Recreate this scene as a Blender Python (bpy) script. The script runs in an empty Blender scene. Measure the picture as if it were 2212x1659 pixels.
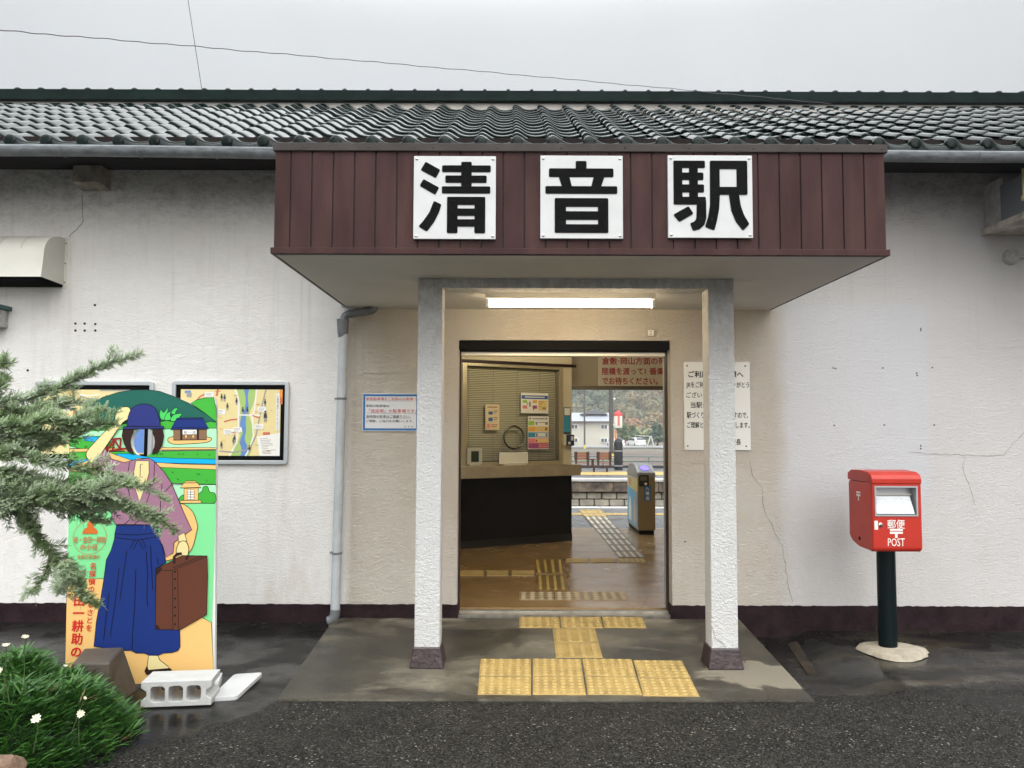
import bpy, bmesh, math, random
from math import sin, cos, pi, radians, atan2, sqrt
from mathutils import Vector as V, Matrix, Euler
random.seed(7)
SC = bpy.context.scene
COL = SC.collection

# ------------------------------------------------------------------ camera
FPX, CX, CY, EYE = 1661.0, 1106.0, 829.5, 1.6      # focal length and centre in units of a 2212 px wide frame
TILT, ROLL = radians(3.29), radians(0.21)
FWD = V((0, cos(TILT), sin(TILT)))
UP0 = V((0, -sin(TILT), cos(TILT)))
RT = V((1, 0, 0)) * cos(ROLL) + UP0 * sin(ROLL)
UPV = V((1, 0, 0)) * -sin(ROLL) + UP0 * cos(ROLL)
CAM = V((0, 0, EYE))
cd = bpy.data.cameras.new('camera')
cd.sensor_width = 36.0
cd.lens = 36.0 * FPX / 2212.0
cd.clip_start = 0.05
cd.clip_end = 3000
cam = bpy.data.objects.new('camera', cd)
COL.objects.link(cam)
m = Matrix.Identity(4)
for i, v in enumerate((RT, UPV, -FWD)):
    for k in range(3):
        m[k][i] = v[k]
m.translation = CAM
cam.matrix_world = m
SC.camera = cam

# ------------------------------------------------------------------ sky, sun, exposure
SUN_EL, SUN_AZ = radians(24), radians(168)
w = bpy.data.worlds.new('World')
SC.world = w
w.use_nodes = True
nt = w.node_tree
N, L = nt.nodes, nt.links
N.clear()
out = N.new('ShaderNodeOutputWorld')
bg = N.new('ShaderNodeBackground')
bg.inputs['Strength'].default_value = 0.1
sky = N.new('ShaderNodeTexSky')
sky.sky_type = 'NISHITA'
sky.sun_disc = False
sky.sun_elevation = SUN_EL
sky.sun_rotation = SUN_AZ
sky.dust_density = 4.0
tc = N.new('ShaderNodeTexCoord')
sep = N.new('ShaderNodeSeparateXYZ')
L.new(tc.outputs['Generated'], sep.inputs[0])
rmp = N.new('ShaderNodeMapRange')            # overcast dome: brighter overhead than at the horizon
rmp.inputs[1].default_value = 0.0
rmp.inputs[2].default_value = 1.0
rmp.inputs[3].default_value = 2.7
rmp.inputs[4].default_value = 10.9
L.new(sep.outputs['Z'], rmp.inputs[0])
rmy = N.new('ShaderNodeMapRange')            # the thinner cloud lies behind the photographer
rmy.inputs[1].default_value = 0.3
rmy.inputs[2].default_value = -0.8
rmy.inputs[3].default_value = 0.93
rmy.inputs[4].default_value = 1.9
L.new(sep.outputs['Y'], rmy.inputs[0])
rmu = N.new('ShaderNodeMapRange')            # the bright middle of the cloud deck, well above the frame
rmu.interpolation_type = 'SMOOTHSTEP'
rmu.inputs[1].default_value = 0.46
rmu.inputs[2].default_value = 0.72
rmu.inputs[3].default_value = 0.0
rmu.inputs[4].default_value = 20.0
L.new(sep.outputs['Z'], rmu.inputs[0])
addu = N.new('ShaderNodeMath')
addu.operation = 'ADD'
L.new(rmp.outputs[0], addu.inputs[0])
L.new(rmu.outputs[0], addu.inputs[1])
mul = N.new('ShaderNodeMath')
mul.operation = 'MULTIPLY'
L.new(addu.outputs[0], mul.inputs[0])
L.new(rmy.outputs[0], mul.inputs[1])
ns = N.new('ShaderNodeTexNoise')
ns.inputs['Scale'].default_value = 2.6
ns.inputs['Detail'].default_value = 4
L.new(tc.outputs['Generated'], ns.inputs['Vector'])
rmn = N.new('ShaderNodeMapRange')
rmn.inputs[1].default_value = 0.3
rmn.inputs[2].default_value = 0.7
rmn.inputs[3].default_value = 0.93
rmn.inputs[4].default_value = 1.05
L.new(ns.outputs['Fac'], rmn.inputs[0])
mul2 = N.new('ShaderNodeMath')
mul2.operation = 'MULTIPLY'
L.new(mul.outputs[0], mul2.inputs[0])
L.new(rmn.outputs[0], mul2.inputs[1])
tint = N.new('ShaderNodeVectorMath')
tint.operation = 'SCALE'
tint.inputs[0].default_value = (0.975, 1.0, 1.015)
L.new(mul2.outputs[0], tint.inputs['Scale'])
mx = N.new('ShaderNodeMixRGB')
mx.inputs[0].default_value = 0.95
L.new(sky.outputs[0], mx.inputs[1])
L.new(tint.outputs[0], mx.inputs[2])
L.new(mx.outputs[0], bg.inputs['Color'])
L.new(bg.outputs[0], out.inputs['Surface'])

sd = bpy.data.lights.new('sun', 'SUN')
sd.energy = 1.05
sd.angle = radians(50)
sd.color = (1.0, 0.97, 0.93)
so = bpy.data.objects.new('sun', sd)
COL.objects.link(so)
so.rotation_euler = (radians(90) - SUN_EL, 0, radians(12))
so.location = (3, -6, 12)
SC.view_settings.view_transform = 'Standard'
SC.view_settings.look = 'None'
SC.view_settings.exposure = 0.33
SC.view_settings.gamma = 1.0

# ------------------------------------------------------------------ helpers
def ray(x, y):
    return FWD * FPX + RT * (x - CX) + UPV * (CY - y)

def at(x, y, Y=None, z=None, plane=None):
    """the point a ray through frame position (x, y) meets: a depth Y, a height z, or a plane (point, normal)"""
    d = ray(x, y)
    if Y is not None:
        t = Y / d.y
    elif z is not None:
        t = (z - EYE) / d.z
    else:
        p, n = plane
        t = (p - CAM).dot(n) / d.dot(n)
    return CAM + d * t

MATS = {}
def mat(name, col, rough=0.6, metal=0.0, spec=0.5, var=0.0, vscale=6.0, bump=0.0, bscale=60.0, bdetail=4, stretch=(1, 1, 1), emit=0.0, coat=0.0, col2=None, rvar=0.0):
    """Principled material: colour broken up by noise (var or col2), optional bump"""
    if name in MATS:
        return MATS[name]
    M = bpy.data.materials.new(name)
    M.use_nodes = True
    t = M.node_tree
    b = t.nodes['Principled BSDF']
    b.inputs['Base Color'].default_value = (*col, 1)
    b.inputs['Roughness'].default_value = rough
    b.inputs['Metallic'].default_value = metal
    b.inputs['Specular IOR Level'].default_value = spec
    b.inputs['Coat Weight'].default_value = coat
    co = t.nodes.new('ShaderNodeTexCoord')
    mp = t.nodes.new('ShaderNodeMapping')
    mp.inputs['Scale'].default_value = stretch
    geo = t.nodes.new('ShaderNodeNewGeometry')
    t.links.new(geo.outputs['Position'], mp.inputs['Vector'])
    if var or col2 or rvar:
        n = t.nodes.new('ShaderNodeTexNoise')
        n.inputs['Scale'].default_value = vscale
        n.inputs['Detail'].default_value = 6
        n.inputs['Roughness'].default_value = 0.65
        t.links.new(mp.outputs[0], n.inputs['Vector'])
        r = t.nodes.new('ShaderNodeMapRange')
        r.inputs[1].default_value = 0.32
        r.inputs[2].default_value = 0.68
        t.links.new(n.outputs['Fac'], r.inputs[0])
        if var or col2:
            x = t.nodes.new('ShaderNodeMixRGB')
            c1 = tuple(c * (1 - var) for c in col)
            c2 = col2 if col2 else tuple(min(1, c * (1 + var)) for c in col)
            x.inputs[1].default_value = (*c1, 1)
            x.inputs[2].default_value = (*c2, 1)
            t.links.new(r.outputs[0], x.inputs[0])
            t.links.new(x.outputs[0], b.inputs['Base Color'])
        if rvar:
            r2 = t.nodes.new('ShaderNodeMapRange')
            r2.inputs[3].default_value = max(0.02, rough - rvar)
            r2.inputs[4].default_value = min(1, rough + rvar)
            t.links.new(r.outputs[0], r2.inputs[0])
            t.links.new(r2.outputs[0], b.inputs['Roughness'])
    if bump:
        n = t.nodes.new('ShaderNodeTexNoise')
        n.inputs['Scale'].default_value = bscale
        n.inputs['Detail'].default_value = bdetail
        t.links.new(mp.outputs[0], n.inputs['Vector'])
        bp = t.nodes.new('ShaderNodeBump')
        bp.inputs['Strength'].default_value = 1.0
        bp.inputs['Distance'].default_value = bump
        t.links.new(n.outputs['Fac'], bp.inputs['Height'])
        t.links.new(bp.outputs[0], b.inputs['Normal'])
    if emit:
        b.inputs['Emission Color'].default_value = (*col, 1)
        b.inputs['Emission Strength'].default_value = emit
    MATS[name] = M
    return M

class MB:
    """collects shapes; build() links them as ONE mesh object"""
    def __init__(s):
        s.v, s.f, s.m, s.sm = [], [], [], []
    def add(s, vs, fs, mi=0, smooth=False):
        o = len(s.v)
        s.v += [tuple(p) for p in vs]
        for f in fs:
            s.f.append(tuple(i + o for i in f))
            s.m.append(mi)
            s.sm.append(smooth)
        return s
    def hexa(s, p, mi=0):
        """eight corners: bottom four counter-clockwise, then top four"""
        return s.add(p, [(3, 2, 1, 0), (4, 5, 6, 7), (0, 1, 5, 4), (1, 2, 6, 5), (2, 3, 7, 6), (3, 0, 4, 7)], mi)
    def box(s, x0, x1, y0, y1, z0, z1, mi=0):
        return s.hexa([(x0, y0, z0), (x1, y0, z0), (x1, y1, z0), (x0, y1, z0), (x0, y0, z1), (x1, y0, z1), (x1, y1, z1), (x0, y1, z1)], mi)
    def quad(s, a, b, c, d, mi=0):
        return s.add([a, b, c, d], [(0, 1, 2, 3)], mi)
    def tube(s, pts, r, n=8, mi=0, caps=True):
        pts = [V(p) for p in pts]
        rs = r if isinstance(r, (list, tuple)) else [r] * len(pts)
        vs, fs = [], []
        ref = None
        for i, p in enumerate(pts):
            a = pts[max(0, i - 1)]
            b = pts[min(len(pts) - 1, i + 1)]
            d = (b - a).normalized()
            if ref is None:
                ref = d.cross(V((0.013, 0.021, 1))) if abs(d.z) < 0.95 else d.cross(V((0, 1, 0.01)))
            e1 = (ref - d * ref.dot(d)).normalized()
            ref = e1
            e2 = d.cross(e1)
            for k in range(n):
                t = 2 * pi * k / n
                vs.append(p + (e1 * cos(t) + e2 * sin(t)) * rs[i])
        for i in range(len(pts) - 1):
            for k in range(n):
                fs.append((i * n + k, i * n + (k + 1) % n, (i + 1) * n + (k + 1) % n, (i + 1) * n + k))
        s.add(vs, fs, mi, True)
        if caps:
            o = len(vs)
            s.add(vs[:n], [tuple(range(n))[::-1]], mi)
            s.add(vs[-n:], [tuple(range(n))], mi)
        return s
    def lathe(s, c, prof, n=20, mi=0, axis='z', smooth=True):
        """prof: (radius, height) pairs turned about an axis through c"""
        vs, fs = [], []
        for r, h in prof:
            for k in range(n):
                t = 2 * pi * k / n
                p = (r * cos(t), r * sin(t), h)
                if axis == 'y':
                    p = (r * cos(t), h, r * sin(t))
                if axis == 'x':
                    p = (h, r * cos(t), r * sin(t))
                vs.append((c[0] + p[0], c[1] + p[1], c[2] + p[2]))
        for i in range(len(prof) - 1):
            for k in range(n):
                fs.append((i * n + k, i * n + (k + 1) % n, (i + 1) * n + (k + 1) % n, (i + 1) * n + k))
        return s.add(vs, fs, mi, smooth)
    def prism(s, poly, fn, t0, t1, mi=0):
        """poly of (u, v) given depth t0..t1 by fn(u, v, t); front at t0"""
        n = len(poly)
        vs = [fn(u, v, t0) for u, v in poly] + [fn(u, v, t1) for u, v in poly]
        fs = [tuple(range(n)), tuple(range(n, 2 * n))[::-1]] + [(i, i + n, (i + 1) % n + n, (i + 1) % n) for i in range(n)]
        return s.add(vs, fs, mi)
    def mesh(s, me, fn, mi=0):
        vs = [fn(p.co) for p in me.vertices]
        return s.add(vs, [tuple(p.vertices) for p in me.polygons], mi)
    def build(s, name, mats, parent=None, bevel=0.0, bseg=2, fix=True, origin=None, weld=False):
        me = bpy.data.meshes.new(name)
        if origin is None:
            xs = [p[0] for p in s.v]
            ys = [p[1] for p in s.v]
            zs = [p[2] for p in s.v]
            origin = V(((min(xs) + max(xs)) / 2, (min(ys) + max(ys)) / 2, min(zs)))
        me.from_pydata([(p[0] - origin[0], p[1] - origin[1], p[2] - origin[2]) for p in s.v], [], s.f)
        mats = mats if isinstance(mats, (list, tuple)) else [mats]
        for q in mats:
            me.materials.append(q)
        me.polygons.foreach_set('material_index', s.m)
        me.polygons.foreach_set('use_smooth', s.sm)
        if fix or weld:
            bm = bmesh.new()
            bm.from_mesh(me)
            if weld:
                bmesh.ops.remove_doubles(bm, verts=bm.verts, dist=1e-5)
            if fix:
                bmesh.ops.recalc_face_normals(bm, faces=bm.faces)
            bm.to_mesh(me)
            bm.free()
        me.update()
        o = bpy.data.objects.new(name, me)
        COL.objects.link(o)
        o.location = origin
        if parent:
            o.parent = parent
            o.matrix_parent_inverse = wm(parent).inverted()
        if bevel:
            b = o.modifiers.new('bevel', 'BEVEL')
            b.width = bevel
            b.segments = bseg
            b.limit_method = 'ANGLE'
        return o

def wm(o):
    l = Matrix.LocRotScale(o.location, o.rotation_euler, o.scale)
    if o.parent:
        return wm(o.parent) @ o.matrix_parent_inverse @ l
    return l

def tag(o, label=None, cat=None, group=None, kind=None):
    if label: o['label'] = label
    if cat: o['category'] = cat
    if group: o['group'] = group
    if kind: o['kind'] = kind
    return o

def thing(name, loc, label, cat, group=None):
    o = bpy.data.objects.new(name, None)
    o.empty_display_size = 0.1
    COL.objects.link(o)
    o.location = loc
    return tag(o, label, cat, group)

def copy_tree(o, delta=None, parent=None):
    c = o.copy()
    COL.objects.link(c)
    if parent:
        c.parent = parent
    if delta is not None:
        c.location = V(o.location) + V(delta)
    for ch in [k for k in bpy.data.objects if k.parent == o]:
        copy_tree(ch, None, c)
    return c

def roundpoly(pts, r, n=4):
    """polygon with its corners rounded"""
    res = []
    k = len(pts)
    for i in range(k):
        p, a, b = V(pts[i]), V(pts[i - 1]), V(pts[(i + 1) % k])
        da, db = a - p, b - p
        q = min(r, da.length * 0.45, db.length * 0.45)
        s, e = p + da.normalized() * q, p + db.normalized() * q
        for j in range(n + 1):
            t = j / n
            res.append(tuple(s * (1 - t) ** 2 + p * 2 * t * (1 - t) + e * t * t))
    return res

def smooth(pts, n=6, closed=False):
    """Catmull-Rom through points"""
    P = [V(p) for p in pts]
    k = len(P)
    res = []
    for i in range(k if closed else k - 1):
        p0 = P[(i - 1) % k] if closed or i > 0 else P[0]
        p1, p2 = P[i], P[(i + 1) % k]
        p3 = P[(i + 2) % k] if closed or i + 2 < k else P[-1]
        for j in range(n):
            t = j / n
            res.append(0.5 * ((2 * p1) + (p2 - p0) * t + (2 * p0 - 5 * p1 + 4 * p2 - p3) * t * t + (3 * p1 - p0 - 3 * p2 + p3) * t ** 3))
    if not closed:
        res.append(P[-1])
    return res

_fc = bpy.data.curves.new('lettering', 'FONT')
_fo = bpy.data.objects.new('lettering', _fc)
def glyphs(body, bold=0.0, res=2):
    """outline mesh of a line of writing, one unit high"""
    _fc.body = body
    _fc.size = 1.0
    _fc.offset = bold
    _fc.resolution_u = res
    if _fo.name not in COL.objects:
        COL.objects.link(_fo)
    bpy.context.view_layer.update()
    return bpy.data.meshes.new_from_object(_fo.evaluated_get(bpy.context.evaluated_depsgraph_get()))

def write(mb, body, x, z, h, fn, mi=0, width=None, bold=0.0, align='l', vertical=False):
    """writing whose lower-left corner is at (x, z), letters h high; fn(u, v) places it on its surface"""
    if vertical:
        for i, ch in enumerate(body):
            if ch.strip():
                write(mb, ch, x, z - i * h * 1.06, h, fn, mi, None, bold, 'c')
        return
    me = glyphs(body)
    if not me.vertices:
        return
    xs = [p.co.x for p in me.vertices]
    x0, x1 = min(xs), max(xs)
    sx = h if width is None else width / (x1 - x0)
    ox = x if align == 'l' else (x - (x1 - x0) * sx / 2 if align == 'c' else x - (x1 - x0) * sx)
    nrm = (V(fn(1, 0)) - V(fn(0, 0))).cross(V(fn(0, 1)) - V(fn(0, 0))).normalized()
    w_ = bold * h * .75
    for i, (a, b) in enumerate([(0, 0)] + ([(w_, 0), (-w_, 0), (0, w_), (0, -w_), (w_ * .7, w_ * .7), (-w_ * .7, -w_ * .7), (w_ * .7, -w_ * .7), (-w_ * .7, w_ * .7)] if bold else [])):
        mb.mesh(me, lambda p: V(fn(ox + (p.x - x0) * sx + a, z + p.y * h + b)) + nrm * (.00005 * i), mi)
    bpy.data.meshes.remove(me)
# ------------------------------------------------------------------ materials of the place
def nodes_of(name, col=(0.5, 0.5, 0.5), rough=0.7):
    M = bpy.data.materials.new(name)
    M.use_nodes = True
    t = M.node_tree
    b = t.nodes['Principled BSDF']
    b.inputs['Base Color'].default_value = (*col, 1)
    b.inputs['Roughness'].default_value = rough
    g = t.nodes.new('ShaderNodeNewGeometry')
    MATS[name] = M
    def new(kind, **kw):
        n = t.nodes.new('ShaderNode' + kind)
        for k, v in kw.items():
            if k in ('operation', 'blend_type', 'feature', 'data_type', 'interpolation_type', 'distance'):
                setattr(n, k, v)
        return n
    def link(a, c):
        t.links.new(a, c)
    def noise(scale, detail=4, stretch=(1, 1, 1), rough_=0.55, distort=0.0):
        mp = new('Mapping')
        mp.inputs['Scale'].default_value = stretch
        link(g.outputs['Position'], mp.inputs['Vector'])
        n = new('TexNoise')
        n.inputs['Scale'].default_value = scale
        n.inputs['Detail'].default_value = detail
        n.inputs['Roughness'].default_value = rough_
        n.inputs['Distortion'].default_value = distort
        link(mp.outputs[0], n.inputs['Vector'])
        return n.outputs['Fac']
    def voro(scale, feature='F1', stretch=(1, 1, 1)):
        mp = new('Mapping')
        mp.inputs['Scale'].default_value = stretch
        link(g.outputs['Position'], mp.inputs['Vector'])
        n = new('TexVoronoi', feature=feature)
        n.inputs['Scale'].default_value = scale
        link(mp.outputs[0], n.inputs['Vector'])
        return n
    def rng(v, a, b_, c=0.0, d=1.0):
        r = new('MapRange')
        for i, q in enumerate((a, b_, c, d)):
            r.inputs[i + 1].default_value = q
        link(v, r.inputs[0])
        return r.outputs[0]
    def math(op, a, c=None):
        n = new('Math', operation=op)
        for i, q in enumerate((a, c)):
            if q is None:
                continue
            if isinstance(q, (int, float)):
                n.inputs[i].default_value = q
            else:
                link(q, n.inputs[i])
        return n.outputs[0]
    def mix(f, a, c, blend='MIX'):
        n = new('MixRGB', blend_type=blend)
        for i, q in enumerate((f, a, c)):
            if isinstance(q, (int, float)):
                n.inputs[i].default_value = q
            elif isinstance(q, tuple):
                n.inputs[i].default_value = (*q, 1)
            else:
                link(q, n.inputs[i])
        return n.outputs[0]
    def xyz():
        s_ = new('SeparateXYZ')
        link(g.outputs['Position'], s_.inputs[0])
        return s_.outputs
    def bump(h, dist, normal=None):
        n = new('Bump')
        n.inputs['Distance'].default_value = dist
        link(h, n.inputs['Height'])
        if normal is not None:
            link(normal, n.inputs['Normal'])
        return n.outputs[0]
    class K: pass
    k = K()
    k.M, k.t, k.b, k.new, k.link, k.noise, k.voro, k.rng, k.math, k.mix, k.xyz, k.bump = M, t, b, new, link, noise, voro, rng, math, mix, xyz, bump
    return k

WALL = 6.62                                        # depth of the facade
def stucco(name, base, dark, coarse, patch=False, hs=1.0):
    k = nodes_of(name, base, 0.85)
    big = k.rng(k.noise(0.9, 5), 0.35, 0.7)
    c = k.mix(big, base, tuple(q * 0.92 for q in base))
    c = k.mix(k.math('MULTIPLY', k.rng(k.noise(2.6, 7, (1, 1, 1.3), 0.7), 0.45, 0.68), 0.5), c, (base[0] * .95, base[1] * .915, base[2] * .90))
    c = k.mix(k.math('MULTIPLY', k.rng(k.noise(13, 6, (1, 1, 1.6), 0.75), 0.5, 0.75), 0.35), c, tuple(q * 0.80 for q in base))
    x, y, z = k.xyz()
    # streaks and grime of their own shape, ragged
    streak = k.rng(k.noise(2.2, 6, (1.6, 1, 0.25), 0.7), 0.56, 0.78)
    c = k.mix(k.math('MULTIPLY', streak, 0.35), c, dark)
    spots = k.rng(k.noise(26, 3, (1, 1, 1.6), 0.7), 0.70, 0.80)
    c = k.mix(k.math('MULTIPLY', spots, 0.35), c, tuple(q * 0.45 for q in dark))
    if patch:
        c = k.mix(k.rng(x, 2.16, 2.26), c, k.mix(big, (0.585, 0.567, 0.555), (0.55, 0.535, 0.528)))
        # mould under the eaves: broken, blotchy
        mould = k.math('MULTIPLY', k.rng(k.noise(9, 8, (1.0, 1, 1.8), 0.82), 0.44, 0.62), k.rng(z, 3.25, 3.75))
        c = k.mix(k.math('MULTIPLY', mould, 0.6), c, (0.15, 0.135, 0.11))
        low = k.math('MULTIPLY', k.rng(k.noise(3.2, 7, (1.3, 1, 0.5), 0.75), 0.47, 0.68), k.rng(z, 1.3, 0.3))
        c = k.mix(k.math('MULTIPLY', low, 0.4), c, (0.50, 0.455, 0.39))
        rain = k.math('MULTIPLY', k.rng(k.noise(9.5, 5, (1.6, 1, 0.06), 0.7), 0.54, 0.72), k.rng(z, 0.2, 3.6))
        c = k.mix(k.math('MULTIPLY', rain, 0.33), c, (0.44, 0.42, 0.38))
        # a rectangle that was repainted in a cooler white on the right
        px = k.math('MULTIPLY', k.rng(x, 2.27, 2.33), k.rng(x, 3.62, 3.56))
        pz = k.math('MULTIPLY', k.rng(z, 0.9, 1.1), k.rng(z, 2.72, 2.66))
        c = k.mix(k.math('MULTIPLY', k.math('MULTIPLY', px, pz), 0.75), c, (0.565, 0.57, 0.59))
        # browner stucco inside the porch, with warm light put into its colour
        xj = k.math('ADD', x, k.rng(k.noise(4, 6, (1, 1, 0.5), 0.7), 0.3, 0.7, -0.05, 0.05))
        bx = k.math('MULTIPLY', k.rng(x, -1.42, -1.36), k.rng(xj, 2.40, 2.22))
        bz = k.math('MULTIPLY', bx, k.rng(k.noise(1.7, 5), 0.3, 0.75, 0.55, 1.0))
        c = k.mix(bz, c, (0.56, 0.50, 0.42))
    if coarse:
        mould = k.math('MULTIPLY', k.rng(k.noise(16, 8, (1, 1, 0.6), 0.8), 0.40, 0.60), k.rng(z, 1.95, 2.5))
        c = k.mix(k.math('MULTIPLY', mould, 0.5), c, (0.22, 0.205, 0.165))
    k.link(c, k.b.inputs['Base Color'])
    if coarse:
        n1 = k.noise(48, 5, (1, 1, 1.15), 0.6, 1.0)
        n2 = k.noise(95, 3)
        h = k.math('ADD', k.rng(n1, 0.33, 0.67), k.math('MULTIPLY', n2, 0.35))
        k.link(k.bump(h, 0.0058 * hs), k.b.inputs['Normal'])
    else:
        n1 = k.noise(44, 6, (0.8, 1, 1.8), 0.62, 1.2)
        n2 = k.noise(90, 3)
        h = k.math('ADD', k.rng(n1, 0.33, 0.67), k.math('MULTIPLY', n2, 0.3))
        h = k.math('MULTIPLY', h, k.rng(bx, 0.0, 1.0, 1.0, 2.0))
        k.link(k.bump(h, 0.0042 * hs), k.b.inputs['Normal'])
    return k.M
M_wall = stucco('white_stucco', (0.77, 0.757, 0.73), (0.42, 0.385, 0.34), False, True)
M_col = stucco('column_stucco', (0.63, 0.63, 0.62), (0.28, 0.27, 0.24), True, hs=1.15)
M_plinth = mat('maroon_plinth_paint', (0.020, 0.011, 0.013), 0.5, spec=0.07, var=0.45, vscale=9, bump=0.004, bscale=40)
M_maroon = mat('maroon_siding', (0.052, 0.027, 0.025), 0.45, spec=0.05, var=0.3, vscale=3.0, stretch=(2.5, 1, 0.5), bump=0.0004, bscale=30)
M_groove = mat('siding_groove', (0.012, 0.008, 0.008), 0.7)
M_coping = mat('dark_coping_metal', (0.05, 0.042, 0.040), 0.45, spec=0.1, var=0.2)
M_soffit = mat('soffit_board', (0.58, 0.575, 0.54), 0.8, var=0.06, vscale=2)
M_frame = mat('maroon_steel', (0.022, 0.008, 0.007), 0.4, spec=0.2)
M_black = mat('dark_void', (0.004, 0.0035, 0.003), 0.7, spec=0.1)
M_eave = mat('eave_timber', (0.014, 0.010, 0.009), 0.8, spec=0.1, var=0.3)
M_gutter = mat('grey_gutter', (0.16, 0.175, 0.185), 0.35, spec=0.3, var=0.35, vscale=5, stretch=(2, 1, 6))
M_zinc = mat('grey_pvc', (0.40, 0.43, 0.45), 0.45, var=0.14, vscale=7)
M_pvc2 = mat('dark_grey_pvc', (0.13, 0.14, 0.15), 0.45, var=0.2)
M_steel = mat('brushed_steel', (0.55, 0.53, 0.49), 0.3, metal=1.0)
M_alu = mat('aluminium', (0.46, 0.485, 0.50), 0.35, metal=0.4)
M_white = mat('white_enamel', (0.53, 0.535, 0.53), 0.4, spec=0.12, var=0.05, vscale=7)
M_ink = mat('black_lettering', (0.004, 0.004, 0.0045), 0.45, spec=0.03)
M_tile = None
k = nodes_of('green_glazed_tile', (0.008, 0.020, 0.018), 0.12)
k.b.inputs['Specular IOR Level'].default_value = 0.14
k.link(k.mix(k.rng(k.noise(9, 4), 0.35, 0.65), (0.0015, 0.005, 0.004), (0.004, 0.011, 0.009)), k.b.inputs['Base Color'])
k.link(k.rng(k.noise(14, 4), 0.3, 0.7, 0.015, 0.04), k.b.inputs['Roughness'])
M_tile = k.M
M_plaster = mat('ridge_plaster', (0.60, 0.57, 0.53), 0.85, var=0.15, vscale=7, bump=0.003, bscale=40)

# ------------------------------------------------------------------ ground, slab
def ground_z(x, y):
    """asphalt: flush with the slab in front, dipping towards the wall beside it"""
    a = min(1, max(0, (y - 4.3) / 1.6))
    a = a * a * (3 - 2 * a)
    side = min(1, max(0, (x + 1.2) / 3.6))
    dip = -0.045 - 0.05 * side
    und = min(1, max(0, min(x + 1.3, 2.5 - x) / 0.2)) if y > 4.85 else 0
    if y > 6.7:
        und = 1
    return -0.006 + a * dip - 0.06 * und - (0.3 if y > 6.75 else 0)

k = nodes_of('wet_asphalt', (0.04, 0.04, 0.04), 0.5)
k.b.inputs['Specular IOR Level'].default_value = 0.15
x, y, z = k.xyz()
v = k.voro(120)
cells = k.new('SeparateColor')
k.link(v.outputs['Color'], cells.inputs[0])
agg = k.mix(k.math('POWER', cells.outputs[0], 2.2), (0.0015, 0.0015, 0.0015), (0.046, 0.043, 0.037))
light = k.math('MULTIPLY', k.rng(cells.outputs[1], 0.974, 0.985), k.rng(k.noise(3.0, 5), 0.38, 0.62, 0.15, 0.9))
agg = k.mix(light, agg, (0.26, 0.25, 0.21))
v2 = k.voro(230)
c2 = k.new('SeparateColor')
k.link(v2.outputs['Color'], c2.inputs[0])
agg = k.mix(k.rng(c2.outputs[0], 0.975, 0.985), agg, (0.10, 0.095, 0.085))
# worn smooth asphalt near the wall and on the left, wetter
edge = k.math('SUBTRACT', y, k.math('ADD', k.rng(x, -1.9, -1.05, 3.6, 4.72), k.rng(x, 2.3, 3.6, 0.25, 0.38)))
edge = k.math('ADD', edge, k.rng(k.noise(3.5, 5), 0.2, 0.8, -0.16, 0.16))
sm = k.rng(edge, -0.04, 0.10)
smc = k.mix(k.rng(k.noise(4.5, 6), 0.35, 0.66), (0.006, 0.0058, 0.0056), (0.017, 0.016, 0.0145))
mud = k.math('MULTIPLY', k.rng(k.noise(1.8, 6, (0.6, 2.2, 1)), 0.50, 0.66), k.rng(x, 1.9, 2.6))
smc = k.mix(k.math('MULTIPLY', mud, 0.8), smc, (0.050, 0.040, 0.025))
big = k.rng(k.noise(0.8, 4), 0.3, 0.7, 0.8, 1.15)
col = k.mix(sm, agg, smc)
col = k.mix(1.0, col, k.mix(big, (0.75, 0.75, 0.75), (1, 1, 1)), 'MULTIPLY')
k.link(col, k.b.inputs['Base Color'])
wet = k.rng(k.noise(2.3, 5), 0.42, 0.60)
r_s = k.mix(wet, (0.10, 0.10, 0.10), (0.45, 0.45, 0.45))
r_a = k.mix(wet, (0.50, 0.50, 0.50), (0.68, 0.68, 0.68))
k.link(k.mix(sm, r_a, r_s), k.b.inputs['Roughness'])
hh = k.mix(sm, k.mix(1.0, v.outputs['Distance'], k.rng(cells.outputs[2], 0, 1, 0.6, 1.0), 'MULTIPLY'), k.mix(1.0, k.noise(60, 3), (0.12, 0.12, 0.12), 'MULTIPLY'))
k.link(k.bump(hh, 0.009), k.b.inputs['Normal'])
M_asphalt = k.M
mb = MB()
xs = [-60, -30, -15, -9] + [-6 + 0.12 * i for i in range(101)] + [9, 15, 30, 60]
ys = [-60, -30, -12, -5, 0] + [1.5 + 0.1 * i for i in range(53)]
vs = [(x_, y_, ground_z(x_, y_)) for y_ in ys for x_ in xs]
nx = len(xs)
mb.add(vs, [(j * nx + i, j * nx + i + 1, (j + 1) * nx + i + 1, (j + 1) * nx + i) for j in range(len(ys) - 1) for i in range(nx - 1)], 0, True)
tag(mb.build('asphalt_ground', M_asphalt, fix=False), kind='structure')

k = nodes_of('porch_concrete', (0.2, 0.19, 0.16), 0.5)
k.b.inputs['Specular IOR Level'].default_value = 0.14
x, y, z = k.xyz()
wetn = k.math('ADD', k.noise(1.25, 7, (0.7, 1.1, 1), 0.62, 0.5), k.math('MULTIPLY', k.noise(5, 5), 0.22))
dry = k.math('MULTIPLY', k.rng(wetn, 0.60, 0.78), k.rng(k.noise(14, 6, (1, 1, 1), 0.75), 0.3, 0.6, 0.35, 1.0))
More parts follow.
